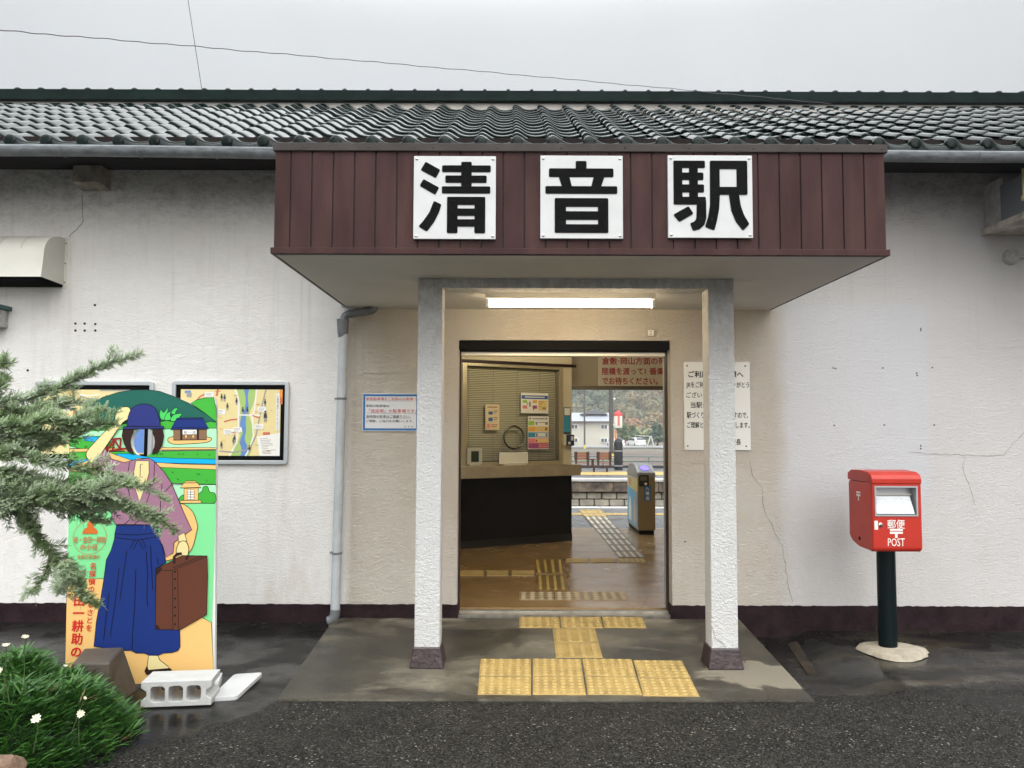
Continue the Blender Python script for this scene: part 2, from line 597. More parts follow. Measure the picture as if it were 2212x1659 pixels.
# dry apron where the columns and the wall shelter the slab from the rain
back = k.rng(y, 6.2, 6.5)
d1 = k.math('ADD', k.math('POWER', k.math('SUBTRACT', x, 1.62), 2.0), k.math('MULTIPLY', k.math('POWER', k.math('SUBTRACT', y, 5.12), 2.0), 2.2))
d1 = k.rng(k.math('ADD', d1, k.rng(k.noise(3.2, 6), 0.3, 0.7, -0.12, 0.12)), 0.17, 0.13)
d2 = k.math('ADD', k.math('POWER', k.math('SUBTRACT', x, -0.46), 2.0), k.math('MULTIPLY', k.math('POWER', k.math('SUBTRACT', y, 5.22), 2.0), 2.0))
d2 = k.math('MULTIPLY', k.rng(k.math('ADD', d2, k.rng(k.noise(3.6, 7), 0.3, 0.7, -0.10, 0.16)), 0.16, 0.02), 0.6)
arc = k.math('ABSOLUTE', k.math('SUBTRACT', k.math('ADD', k.math('POWER', k.math('SUBTRACT', x, 0.9), 2.0), k.math('POWER', k.math('SUBTRACT', y, 4.6), 2.0)), k.rng(k.noise(1.3, 5), 0.3, 0.7, 1.0, 1.7)))
arc = k.math('MULTIPLY', k.rng(arc, 0.07, 0.0), k.rng(k.noise(2.5, 5), 0.45, 0.62, 0.0, 0.55))
dry = k.math('MAXIMUM', dry, k.math('MAXIMUM', d2, arc))
dry = k.math('MAXIMUM', k.math('MAXIMUM', dry, k.math('MULTIPLY', back, k.rng(k.noise(2.2, 5), 0.4, 0.55))), d1)
c = k.mix(dry, k.mix(k.rng(k.noise(1.9, 8, (1, 1, 1), 0.72), 0.36, 0.64), (0.011, 0.010, 0.0075), (0.048, 0.043, 0.031)), (0.185, 0.163, 0.125))
c = k.mix(k.math('MULTIPLY', k.rng(k.noise(55, 4), 0.4, 0.7), 0.25), c, (0.12, 0.11, 0.09))
c = k.mix(k.rng(k.noise(17, 2), 0.735, 0.75), c, (0.02, 0.02, 0.018))
k.link(c, k.b.inputs['Base Color'])
k.link(k.mix(dry, (0.33, 0.33, 0.33), (0.8, 0.8, 0.8)), k.b.inputs['Roughness'])
k.link(k.bump(k.noise(90, 4), 0.0018), k.b.inputs['Normal'])
M_slab = k.M
fl, fr = at(597, 1511, z=0), at(1760, 1513, z=0)
bl, br = at(722, 1335, z=0), at(1600, 1340, z=0)
bl.y = br.y = WALL - 0.03
mb = MB()
def zz(p, h): return (p.x, p.y, h)
mb.hexa([zz(fl, -.3), zz(fr, -.3), zz(br, -.3), zz(bl, -.3), zz(fl, 0), zz(fr, 0), zz(br, 0), zz(bl, 0)])
tag(mb.build('porch_slab', M_slab, bevel=0.008), kind='structure')
# narrow concrete drain cover strip and damp earth strip right of the slab
M_drain = mat('drain_concrete', (0.030, 0.0235, 0.016), 0.6, spec=0.15, var=0.6, vscale=9, bump=0.004)
def gz(p, d=0.004):
    return V((p.x, p.y, ground_z(p.x, p.y) + d))
mb = MB()
q = [at(1700, 1372, z=-.09), at(1722, 1372, z=-.09), at(1768, 1433, z=-.06), at(1745, 1433, z=-.06)]
mb.hexa([tuple(V((p.x, p.y, -.2))) for p in (q[3], q[2], q[1], q[0])] + [tuple(gz(p, 0.004)) for p in (q[3], q[2], q[1], q[0])])
tag(mb.build('drain_strip', M_drain), kind='structure')

# ------------------------------------------------------------------ station building
st = thing('station_building', (0.4, WALL, 0), 'white stucco station building with green tiled roof and maroon porch', 'station')
dl = at(989, 1000, Y=WALL).x
dr = at(1450, 1000, Y=WALL).x
dtop = at(1215, 735, Y=WALL).z
WT = 0.135
top = 3.9
mb = MB()
for x0, x1, z0, z1 in ((-9.5, dl, -.3, top), (dr, 9.5, -.3, top), (dl, dr, dtop, top)):
    mb.box(x0, x1, WALL, WALL + WT, z0, z1)
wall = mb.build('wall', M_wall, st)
# plinth: painted band standing 12 mm proud, its top edge ragged by hand painting
mb = MB()
pz = at(1106, 1306, Y=WALL).z
def band(x0, x1):
    n = max(2, int((x1 - x0) / 0.03))
    random.seed(3)
    tops = [pz + random.uniform(-.004, .003) for i in range(n + 1)]
    for i in range(n):
        a, b = x0 + (x1 - x0) * i / n, x0 + (x1 - x0) * (i + 1) / n
        mb.add([(a, WALL - .012, -.3), (b, WALL - .012, -.3), (b, WALL - .012, tops[i + 1]), (a, WALL - .012, tops[i]), (b, WALL + .001, tops[i + 1]), (a, WALL + .001, tops[i])], [(0, 1, 2, 3), (3, 2, 4, 5)])
band(-9.5, dl)
mb.box(dl - .0005, dl + .012, WALL - .012, WALL + WT, -.3, pz - .003)
mb.build('plinth', M_plinth, st, fix=False)
mb = MB()
band(dr, 9.5)
mb.box(dr - .012, dr + .0005, WALL - .012, WALL + WT, -.3, pz - .003)
mb.build('plinth', M_plinth, st, fix=False)
# rectangular plaster ghosts of old boards
mb = MB()
def onwall(x, y, off=0.0):
    p = at(x, y, Y=WALL)
    return V((p.x, WALL - off, p.z))
for x0, y0, x1, y1 in ((785, 696, 905, 806), (1489, 706, 1530, 1000)):
    a, b = onwall(x0, y1), onwall(x1, y0)
    mb = MB()
    mb.box(a.x, b.x, WALL - .006, WALL + .002, a.z, b.z)
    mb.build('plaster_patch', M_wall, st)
# cracks
M_crack = mat('crack_line', (0.27, 0.25, 0.22), 0.9)
def crack(pts, wd=0.004, name='crack'):
    random.seed(len(pts) * 7 + int(pts[0][0]))
    P = []
    for i in range(len(pts) - 1):
        a, b = onwall(*pts[i]), onwall(*pts[i + 1])
        n = max(2, int((b - a).length / 0.03))
        for j in range(n):
            P.append(a.lerp(b, j / n) + V((random.uniform(-.008, .008), 0, random.uniform(-.008, .008))))
    P.append(onwall(*pts[-1]))
    m2 = MB()
    vs = []
    for i, p in enumerate(P):
        d = (P[min(i + 1, len(P) - 1)] - P[max(0, i - 1)]).normalized()
        q = V((-d.z, 0, d.x)) * wd * (0.25 + 0.45 * random.random())
        vs += [(p.x - q.x, WALL - .0025, p.z - q.z), (p.x + q.x, WALL - .0025, p.z + q.z)]
    m2.add(vs, [(2 * i, 2 * i + 1, 2 * i + 3, 2 * i + 2) for i in range(len(P) - 1)])
    m2.build(name, M_crack, st)
crack([(180, 418), (177, 450), (181, 478), (150, 512)], 0.006)
crack([(1618, 995), (1622, 1020), (1645, 1052), (1650, 1100), (1690, 1180), (1700, 1250), (1712, 1300)], 0.0045)
crack([(1960, 975), (2010, 982), (2170, 984), (2186, 960), (2212, 935)], 0.004)
crack([(2084, 985), (2080, 1010), (2095, 1060), (2105, 1090)], 0.004)
# screw holes left in the wall
mb = MB()
for px, py in ((205, 659), (163, 699), (183, 699), (206, 700), (163, 714), (183, 714), (206, 714), (1800, 795), (1805, 796), (1907, 795), (2014, 794), (1802, 919), (1910, 918), (2018, 918), (1989, 710), (1989, 714), (1980, 806), (1981, 811), (1989, 963), (1989, 969), (60, 800), (1480, 1170)):
    p = onwall(px, py)
    mb = MB()
    mb.lathe((p.x, WALL - .002, p.z), [(0.0, 0), (.011 if px < 300 else .007, 0), (.011 if px < 300 else .007, .003)], 8, axis='y')
    mb.build('screw_hole', mat('rusty_hole', (0.035, 0.022, 0.016), 0.8), st)
# small timber and plaster bracket blocks under the eaves
mb = MB()
a, b = onwall(178, 413), onwall(240, 370)
mb.hexa([(a.x, WALL - .16, a.z + .03), (b.x, WALL - .16, a.z + .03), (b.x, WALL, a.z), (a.x, WALL, a.z), (a.x, WALL - .16, b.z), (b.x, WALL - .16, b.z), (b.x, WALL, b.z), (a.x, WALL, b.z)])
mb.build('bracket_block', mat('stained_plaster', (0.30, 0.26, 0.21), 0.85, var=0.5, vscale=9, bump=0.006, bscale=30), st, bevel=0.006)

# eaves
EY = 5.85
ez = at(1106, 315, Y=EY).z
mb = MB()
so_z = at(1106, 370, Y=WALL).z
mb.hexa([(-9.5, EY + .05, so_z - .03), (9.5, EY + .05, so_z - .03), (9.5, WALL + .02, so_z), (-9.5, WALL + .02, so_z), (-9.5, EY + .05, so_z + .02), (9.5, EY + .05, so_z + .02), (9.5, WALL + .02, so_z + .05), (-9.5, WALL + .02, so_z + .05)])
mb.box(-9.5, 9.5, EY + .02, EY + .05, so_z - .09, ez + .0)
mb.build('eave_soffit', M_eave, st)

# ---- tiled roof: each course a row of S-curved tiles with a rounded nose, each tile a hair out of line
RY = 8.76
rz = at(1106, 237, Y=RY).z
SL = (rz - ez) / (RY - EY)
ang = math.atan(SL)
PITCH, NC = 0.28, 13
slen = (RY - EY) / cos(ang)
EXP = slen / NC
PROF = [(0.0, .034), (.05, .050), (.11, .058), (.17, .056), (.24, .047), (.32, .033), (.40, .019), (.48, .009), (.58, .003), (.70, .0), (.84, .003), (.94, .009), (1.0, .014)]
nd = V((0, -sin(ang), cos(ang)))
sdv = V((0, cos(ang), sin(ang)))
def roofpt(x, s, h):
    return V((x, EY, ez)) + sdv * s + nd * h
mb = MB()
random.seed(11)
X0 = at(1115, 300, Y=EY).x - PITCH * 35 - PITCH * .11
NT = 69
ROWS = [(.0, -.012), (-.003, .002), (-.002, .010), (.004, .0145), (.013, .016), (.09, .011), (.17, .006)]
for c in range(NC):
    for t in range(NT):
        j1, j2, j3 = random.gauss(0, .0016), random.gauss(0, .0012), random.gauss(0, .0025)
        vs = []
        for s_, h_ in ROWS + [(EXP + .012, .001)]:
            for u, ph in PROF:
                vs.append(roofpt(X0 + (t + u) * PITCH, c * EXP + s_ + j3, ph + h_ + j1 + (u - .5) * j2 * 2))
        n = len(PROF)
        mb.add(vs, [(r * n + i, r * n + i + 1, (r + 1) * n + i + 1, (r + 1) * n + i) for r in range(len(ROWS)) for i in range(n - 1)], 0, True)
# round end caps and curved aprons of the eave row
for t in range(NT):
    xx = X0 + (t + .13) * PITCH
    cz = ez + .022
    mb.lathe((xx, EY - .034, cz), [(0, -.004), (.034, -.004), (.044, .0), (.048, .006), (.048, .05)], 20, axis='y')
    n = len(PROF)
    vs = []
    for r_, dy in ((0, -.004), (1, -.010), (2, -.008)):
        for u, ph in PROF:
            p = roofpt(X0 + (t + u) * PITCH, 0, ph + .004)
            vs.append((p.x, p.y - .008 if r_ == 0 else EY - .03, (p.z, p.z - .014, ez - .058)[r_]))
    mb.add(vs, [(r * n + i, r * n + i + 1, (r + 1) * n + i + 1, (r + 1) * n + i) for r in range(2) for i in range(n - 1)], 0, True)
# back slope
mb.quad((-9.5, RY + .2, rz), (9.5, RY + .2, rz), (9.5, 11.9, 3.75), (-9.5, 11.9, 3.75))
mb.quad((-9.5, EY + .05, ez - .05), (9.5, EY + .05, ez - .05), (9.5, RY, rz - .05), (-9.5, RY, rz - .05))
roof = mb.build('roof', M_tile, st, fix=False)
# plaster under the ridge
mb = MB()
RZ0 = at(1106, 223, Y=RY + .03).z
mb.box(-9.5, 9.5, RY + .035, RY + .3, rz - .2, RZ0 + .02)
mb.build('ridge_plaster', M_plaster, roof)
# ridge: stacked flat courses, half-round cap with a bead at every joint
mb = MB()
zt = at(1106, 198, Y=RY + .02).z
nl = 5
for i in range(nl):
    z0 = RZ0 + (zt - RZ0) * i / nl
    z1 = RZ0 + (zt - RZ0) * (i + 1) / nl
    d = .012 * (nl - i) * .6
    mb.box(-9.5, 9.5, RY + .0 - d, RY + .32 + d, z0 + .004, z1)
    mb.box(-9.5, 9.5, RY + .02 - d, RY + .3 + d, z0 - .001, z0 + .006)
cyc = RY + .16
prof = [(cos(a) * .085, sin(a) * .055) for a in [pi * i / 10 for i in range(11)]]
mb.add([(x_, cyc + a, zt + b) for x_ in (-9.5, 9.5) for a, b in prof], [(i, i + 1, i + 12, i + 11) for i in range(10)], 0, True)
xb = at(1106 - 8, 195, Y=cyc).x - .276 * 34
for i in range(69):
    xx = xb + .276 * i
    pr = [(-.022, .088), (-.02, .102), (-.008, .112), (.008, .112), (.02, .102), (.022, .088)]
    vs = []
    for h, r in pr:
        for j in range(11):
            a = pi * j / 10
            vs.append((xx + h, cyc + cos(a) * r, zt + sin(a) * r * .72))
    mb.add(vs, [(q_ * 11 + j, q_ * 11 + j + 1, (q_ + 1) * 11 + j + 1, (q_ + 1) * 11 + j) for q_ in range(5) for j in range(10)], 0, True)
mb.build('ridge', mat('ridge_tile', (0.006, 0.0135, 0.0115), 0.35, spec=0.03, var=0.4, vscale=6), roof)
# gutter with straps
gY = EY - .035
gz_ = at(1106, 328, Y=gY).z
gr = .058
prof = [(-gr * 1.02, .012)] + [(-cos(a) * gr, -sin(a) * gr) for a in [pi * i / 12 for i in range(13)]]
prof2 = [(a * .93, b * .93) for a, b in prof][::-1]
pp = prof + prof2
mb = MB()
n = len(pp)
NXG = 40
vs = []
for i in range(NXG + 1):
    x_ = -9.5 + 19 * i / NXG
    sag = .008 * sin(x_ * 1.3) - 0.004 * x_ * .3
    vs += [(x_, gY + a, gz_ + b + sag) for a, b in pp]
mb.add(vs, [(r * n + i, r * n + (i + 1) % n, (r + 1) * n + (i + 1) % n, (r + 1) * n + i) for r in range(NXG) for i in range(n)], 0, True)
gut = mb.build('gutter', M_gutter, st)
for i in range(33):
    x_ = -9.31 + .585 * i
    m2 = MB()
    pr = [(-cos(a) * (gr + .004), -sin(a) * (gr + .004)) for a in [pi * q_ / 10 for q_ in range(11)]]
    vs = [(x_ + dx, gY + a, gz_ + b + .008 * sin(x_ * 1.3)) for dx in (0, .014) for a, b in pr]
    m2.add(vs, [(q_, q_ + 1, q_ + 12, q_ + 11) for q_ in range(10)], 0, True)
    m2.build('gutter_strap', M_pvc2, gut)

# ---- porch canopy
CYF = 4.54
cl, cr = at(592, 430, Y=CYF).x, at(1914, 430, Y=CYF).x
cz0 = at(1253, 549, Y=CYF).z
cz1 = at(1253, 311, Y=CYF).z
CYB = 5.92
mb = MB()
mb.box(cl + .012, cr - .012, CYF + .012, WALL - .001, cz0 + .02, cz1 - .06)
canopy = mb.build('canopy', M_groove, st)
mb = MB()
nb = 27
bw = (cr - cl) / nb * .9655
x_ = cl
random.seed(5)
widths = [.098] + [.1275] * 40
for wd in widths:
    x2 = min(cr, x_ + wd)
    if x2 - x_ > .02:
        mb.box(x_ + .004, x2 - .0035, CYF, CYF + .011, cz0 + .03, cz1 - .05)
    x_ = x2
    if x_ >= cr:
        break
for xs_, sg in ((cl, 1), (cr, -1)):
    y_ = CYF + .012
    while y_ < WALL - .02:
        y2 = min(WALL - .002, y_ + .1275)
        a, b = sorted((xs_, xs_ + sg * .011))
        mb.box(a, b, y_ + .004, y2 - .0035, cz0 + .03, cz1 - .05)
        y_ = y2
mb.build('siding', M_maroon, canopy, bevel=.0025)
mb = MB()
mb.box(cl - .012, cr + .012, CYF - .014, WALL - .002, cz0 - .006, cz0 + .032)
mb.build('lower_trim', M_maroon, canopy, bevel=.003)
mb = MB()
mb.box(cl - .01, cr + .01, CYF - .016, WALL - .002, cz1 - .052, cz1 - .002)
mb.build('coping', M_coping, canopy, bevel=.004)
mb = MB()
sfz = cz0 - .010
mb.box(cl + .02, cr - .02, CYF + .015, WALL - .001, sfz, cz0 + .01)
mb.build('soffit', M_soffit, canopy)
for i in range(10):                                 # screws along the coping
    m2 = MB()
    xx = cl + .18 + i * .385
    m2.lathe((xx, CYF - .018, cz1 - .028), [(0, 0), (.006, 0), (.006, .004)], 8, axis='y')
    m2.build('screw', M_coping, canopy)
# columns with flared maroon feet, beam over them
COLS = []
YC = 5.24
for (xa, xb_), nm in (((899, 953), 'l'), ((1533, 1590), 'r')):
    a, b = at(xa, 1000, Y=YC).x, at(xb_, 1000, Y=YC).x
    mb = MB()
    NZ = 40
    mb.box(a, b, YC, YC + .165, .1, sfz)
    o = mb.build('column', M_col, st, bevel=.007)
    COLS.append((a, b))
    fz = .135
    mb = MB()
    q = .03
    mb.hexa([(a - q, YC - q, 0), (b + q, YC - q, 0), (b + q, YC + .165 + q, 0), (a - q, YC + .165 + q, 0), (a - .008, YC - .008, fz), (b + .008, YC - .008, fz), (b + .008, YC + .173, fz), (a - .008, YC + .173, fz)])
    mb.build('column_foot', mat('maroon_foot_paint', (0.034, 0.019, 0.021), 0.35, var=0.6, vscale=22, bump=0.006, bscale=35), o, bevel=.008)
bz = at(1106, 622, Y=YC).z
mb = MB()
mb.box(COLS[0][1], COLS[1][0], YC + .002, YC + .165, bz, sfz)
mb.build('porch_beam', M_col, st)
# crack in the right column
m2 = MB()
P = [at(x_, y_, Y=YC - .0015) for x_, y_ in ((1536, 1352), (1541, 1362), (1546, 1380), (1555, 1384), (1566, 1396), (1572, 1408), (1568, 1419))]
m2.tube(P, .0016, 4)
m2.build('crack', M_crack, st)

# ---- door frame, rail, sill
mb = MB()
fy = WALL + WT
mb.box(dl - .03, dl + .012, fy + .001, fy + .10, .02, dtop)
mb.box(dr - .006, dr + .03, fy + .001, fy + .14, .02, dtop)
hz = at(1215, 760, Y=fy).z
mb.box(dl + .012, dr - .006, fy + .002, fy + .10, hz, dtop)
mb.build('door_frame', M_frame, st, bevel=.003)
mb = MB()
mb.box(dl + .001, dr - .001, WALL + .03, fy - .002, dtop - .075, dtop - .002)
mb.build('shutter_slot', M_black, st)
mb = MB()
r0 = at(1215, 769, Y=fy).z
mb.box(dl + .013, dr - .02, fy + .004, fy + .07, r0, hz - .003)
mb.build('door_rail', mat('cream_rail', (0.66, 0.60, 0.48), 0.3, metal=0.3), st, bevel=.003)
mb = MB()
mb.box(dl + .0, dr - .0, WALL + .02, fy + .1, -.1, .014)
mb.box(dl + .012, dr - .008, fy - .03, fy + .005, .014, .03)
mb.build('sill', mat('worn_steel_sill', (0.33, 0.31, 0.27), 0.35, metal=0.7, var=0.25, vscale=12), st)
mb = MB()
mb.box(dr - .012, dr - .0065, fy + .10, fy + .145, .03, r0)
mb.build('door_edge', M_alu, st)
# ------------------------------------------------------------------ inside: floor, walls, ceiling
ZF = 0.03
k = nodes_of('ochre_floor', (0.2, 0.13, 0.06), 0.3)
x, y, z = k.xyz()
n1 = k.rng(k.noise(1.7, 8, (0.8, 1.3, 1), 0.7), 0.25, 0.78)
c = k.mix(n1, (0.225, 0.135, 0.050), (0.28, 0.178, 0.078))
n2 = k.math('MULTIPLY', k.rng(k.noise(2.6, 8, (0.8, 1.6, 1), 0.75), 0.46, 0.78), k.rng(x, 0.0, 0.9))
c = k.mix(k.math('MULTIPLY', n2, 0.7), c, (0.40, 0.36, 0.29))
c = k.mix(k.rng(y, 12.2, 12.25), c, (0.34, 0.33, 0.31))
k.link(c, k.b.inputs['Base Color'])
k.link(k.rng(k.noise(2.1, 6), 0.3, 0.7, 0.12, 0.30), k.b.inputs['Roughness'])
k.link(k.bump(k.noise(40, 3), 0.0012), k.b.inputs['Normal'])
M_floor = k.M
mb = MB()
mb.box(-3.2, 2.75, WALL + WT + .1, 12.3, -.2, ZF)
tag(mb.build('concourse_floor', M_floor), kind='structure')
M_inwall = mat('cream_interior', (0.56, 0.50, 0.36), 0.7, var=0.05, vscale=3)
mb = MB()
mb.box(-3.3, -3.2, WALL + WT, 11.6, 0, 3.2)
mb.box(2.75, 2.85, WALL + WT, 11.6, 0, 3.2)
mb.box(-3.2, 2.75, WALL + WT, WALL + WT + .02, dtop, 3.2)
mb.box(-3.2, dl, WALL + WT + .001, WALL + WT + .02, .03, dtop)
mb.box(dr, 2.75, WALL + WT + .001, WALL + WT + .02, .03, dtop)
mb.build('inner_wall', M_inwall, st)
mb = MB()
mb.box(-3.3, 2.85, WALL + WT, 11.6, 2.95, 3.0)
mb.build('ceiling', mat('ceiling_board', (0.55, 0.52, 0.44), 0.8), st)
mb = MB()                                           # gable walls and rear wall close the shell
mb.box(-9.5, -9.4, WALL + WT, 11.6, -.3, 3.9)
mb.box(9.4, 9.5, WALL + WT, 11.6, -.3, 3.9)
mb.box(-9.4, -.2, 11.45, 11.6, -.3, 3.9)
mb.box(2.75, 9.4, 11.45, 11.6, -.3, 3.9)
mb.build('rear_wall', M_inwall, st)
YH = 11.45
hz0 = at(1340, 836, Y=YH).z
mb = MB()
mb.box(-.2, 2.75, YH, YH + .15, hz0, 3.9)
mb.build('rear_lintel', mat('dark_lintel', (0.36, 0.31, 0.22), 0.6), st)  # a darker tan than the other inner walls
mb = MB()
mb.box(-.2, 2.75, YH - .05, YH - .001, hz0 - .045, hz0 + .012)
mb.build('lintel_rail', mat('bronze_rail', (0.12, 0.10, 0.07), 0.4, metal=0.5), st, bevel=.004)

# direction board hung on the rear lintel
a, b = at(1292, 834, Y=YH - .055), at(1292, 760, Y=YH - .055)
x1 = 2.74
def hb(u, v, d=.0015):
    return (u, YH - .055 - d, v)
t = thing('direction_sign', ((a.x + x1) / 2, YH - .05, hz0), 'long cream board with three rows of red writing over the rear exit', 'sign')
mb = MB()
mb.box(a.x, x1, YH - .055, YH - .002, hz0 + .014, hz0 + .72)
mb.build('board', mat('cream_board', (0.55, 0.50, 0.40), 0.45), t)
M_red = mat('red_lettering', (0.30, 0.010, 0.016), 0.5)
mb = MB()
def hw(body, y0, y1, x0, x1_):
    p, q = at(x0, y1, Y=YH - .057), at(x1_, y0, Y=YH - .057)
    write(mb, body, p.x, p.z, (q.z - p.z) / .93, hb, 0, None if body == '1' else q.x - p.x, bold=.035)
hw('倉敷', 771, 786, 1301, 1333)
hw('・', 772, 785, 1335.5, 1337.5)
hw('岡山方面の列', 771, 786, 1341, 1437)
hw('車は', 771, 786, 1441, 1470)
hw('陸橋を渡って', 793, 808, 1301, 1389)
hw('1', 793, 808, 1393, 1398.5)
hw('番乗', 793, 808, 1403, 1435)
hw('り場', 793, 808, 1440, 1468)
hw('でお待ちください。', 814, 829, 1301, 1421)
mb.build('lettering', M_red, t, fix=False)

# ---- a fluorescent lamp on the concourse ceiling and the lamp under the porch
M_lampbody = mat('lamp_body', (0.74, 0.72, 0.66), 0.4)
M_tube = mat('warm_tube', (1.0, 0.80, 0.52), 0.4, emit=52.0)
M_tube2 = mat('warm_tube_inside', (1.0, 0.86, 0.60), 0.4, emit=95.0)
def tube_lamp(cx, cy, zt_, ln, label, mtube):
    t = thing('fluorescent_lamp', (cx, cy, zt_), label, 'lamp')
    m2 = MB()
    m2.box(cx - ln / 2, cx + ln / 2, cy - .045, cy + .045, zt_ - .062, zt_ - .001)
    m2.build('housing', M_lampbody, t, bevel=.006)
    m2 = MB()
    m2.tube([(cx - ln / 2 + .03, cy, zt_ - .095), (cx + ln / 2 - .03, cy, zt_ - .095)], .022, 14)
    m2.build('tube', mtube, t)
    for s_ in (-1, 1):
        m2 = MB()
        xx = cx + s_ * (ln / 2 - .014)
        m2.box(xx - .013, xx + .013, cy - .028, cy + .028, zt_ - .125, zt_ - .060)
        m2.build('socket', M_lampbody, t, bevel=.006)
    return t
lp = at(1232, 632, Y=5.72)
la, lb = at(1049, 650, Y=5.72), at(1415, 650, Y=5.72)
tube_lamp((la.x + lb.x) / 2, 5.72, sfz - .004, lb.x - la.x, 'lit warm fluorescent tube lamp on the porch ceiling above the doorway', M_tube)
tube_lamp(.55, 8.9, 2.95, 1.25, 'warm fluorescent tube lamp on the ceiling inside the concourse', M_tube2)

# ---- ticket office: angled counter wall seen through the doorway
NB, FB = at(992, 1187, z=ZF), at(1235, 1168, z=ZF)
ub = (FB - NB).normalized()
nbv = V((ub.y, -ub.x, 0))                           # towards the visitor
def bp(x, y, d=0.0):
    """counter-face coordinates (along, height) of a frame position on the face moved forward by d"""
    p = at(x, y, plane=(FB + nbv * d, nbv))
    return (p - FB).dot(ub), p.z
def bf(u, v, d=0.0):
    return tuple(FB + ub * u + nbv * d + V((0, 0, v - FB.z)))
def bbox(mb, u0, u1, v0, v1, d0, d1, mi=0):
    """box on the counter face from depth d0 (back) to d1 (front)"""
    return mb.hexa([bf(u0, v0, d1), bf(u1, v0, d1), bf(u1, v0, d0), bf(u0, v0, d0), bf(u0, v1, d1), bf(u1, v1, d1), bf(u1, v1, d0), bf(u0, v1, d0)], mi)
t = thing('ticket_office', FB, 'cream ticket office with a dark counter front and blinds behind its window', 'ticket office')
UL = -2.9
ct0, ct1 = bp(1235, 1026)[1], bp(1235, 1002)[1]
wt = bp(1120, 790)[1]
wb = bp(1120, 1000)[1]
wl, wr = bp(1008, 900)[0], bp(1208, 900)[0]
mb = MB()
bbox(mb, UL, 0, ZF + .1, ct0 - .002, -.05, 0)
mb.build('counter_front', mat('black_panel', (0.005, 0.004, 0.0035), 0.4, spec=0.12, var=0.4), t)
mb = MB()
bbox(mb, UL, 0.004, ZF, ZF + .1, -.05, .006)
mb.build('kickboard', mat('black_kickboard', (0.004, 0.004, 0.004), 0.4), t)
mb = MB()
bbox(mb, UL, .07, ct0, ct1, -.3, .13)
mb.build('counter', mat('worn_steel_counter', (0.42, 0.37, 0.28), 0.36, metal=0.6, var=0.15), t, bevel=.006)
mb = MB()
bbox(mb, wr + .02, 0.0, ct1 + .001, 2.93, -2.5, 0)
bbox(mb, UL, wr + .02, wt + .05, 2.93, -.12, 0)
mb.build('office_wall', M_inwall, t)
mb = MB()
bbox(mb, UL, .06, wt + .012, wt + .05, -.1, .035)
mb.build('picture_rail', M_frame, t, bevel=.004)
M_walu = mat('bronze_aluminium', (0.42, 0.37, 0.25), 0.35, metal=0.5)
mb = MB()
bbox(mb, wl - .07, wl, ct1 + .001, wt + .010, -.06, .012)
bbox(mb, wr - .002, wr + .06, ct1 + .001, wt + .010, -.06, .012)
bbox(mb, wl, wr - .002, wt - .03, wt + .010, -.06, .010)
bbox(mb, wl, wr - .002, ct1 + .001, ct1 + .05, -.06, .010)
mb.build('window_frame', M_walu, t, bevel=.003)
mb = MB()
bbox(mb, UL, wl - .07, ct1 + .001, wt + .010, -.06, .0)
mb.build('side_panel', M_inwall, t)
mb = MB()
ns_ = 52
v0, v1 = ct1 + .06, wt - .035
for i in range(ns_):
    v = v0 + (v1 - v0) * (i + .5) / ns_
    h = (v1 - v0) / ns_
    mb.add([bf(wl + .005, v - h * .42, -.085), bf(wr - .01, v - h * .42, -.085), bf(wr - .01, v + h * .30, -.100), bf(wl + .005, v + h * .30, -.100), bf(wl + .005, v + h * .34, -.086), bf(wr - .01, v + h * .34, -.086)], [(0, 1, 2, 3), (3, 2, 5, 4)])
mb.build('blind', mat('cream_blind', (0.60, 0.57, 0.42), 0.5), t, fix=False)
mb = MB()
bbox(mb, wl, wr, ct1 + .01, wt, -.2, -.13)
mb.build('dark_backing', mat('dark_office', (0.05, 0.045, 0.03), 0.8), t)
mb = MB()
for px in (1018, 1071, 1123, 1172):
    u = bp(px, 900)[0]
    bbox(mb, u - .003, u + .003, v0, v1, -.082, -.080)
mb.build('blind_cord', mat('blind_cord', (0.30, 0.27, 0.18), 0.6), t)
# window glass
G = bpy.data.materials.new('window_glass')
G.use_nodes = True
gt = G.node_tree
gt.nodes.clear()
o_ = gt.nodes.new('ShaderNodeOutputMaterial')
tr = gt.nodes.new('ShaderNodeBsdfTransparent')
gl = gt.nodes.new('ShaderNodeBsdfGlossy')
gl.inputs['Roughness'].default_value = 0.02
fr_ = gt.nodes.new('ShaderNodeFresnel')
fr_.inputs['IOR'].default_value = 1.4
ms = gt.nodes.new('ShaderNodeMixShader')
gt.links.new(fr_.outputs[0], ms.inputs[0])
gt.links.new(tr.outputs[0], ms.inputs[1])
gt.links.new(gl.outputs[0], ms.inputs[2])
gt.links.new(ms.outputs[0], o_.inputs['Surface'])
M_glass = G
mb = MB()
mb.quad(bf(wl, ct1 + .045, -.03), bf(wr, ct1 + .045, -.03), bf(wr, wt - .03, -.03), bf(wl, wt - .03, -.03))
mb.build('window_glass', M_glass, t, fix=False)
cu, cv = bp(1109, 945, -.02)
ru = abs(bp(1130, 945, -.02)[0] - cu)
mb = MB()
mb.tube([bf(cu + cos(a) * ru, cv + sin(a) * ru, -.005) for a in [2 * pi * i / 40 for i in range(41)]], .013, 10, caps=False)
mb.build('speaking_ring', mat('dark_steel', (0.22, 0.21, 0.19), 0.22, metal=1.0), t)
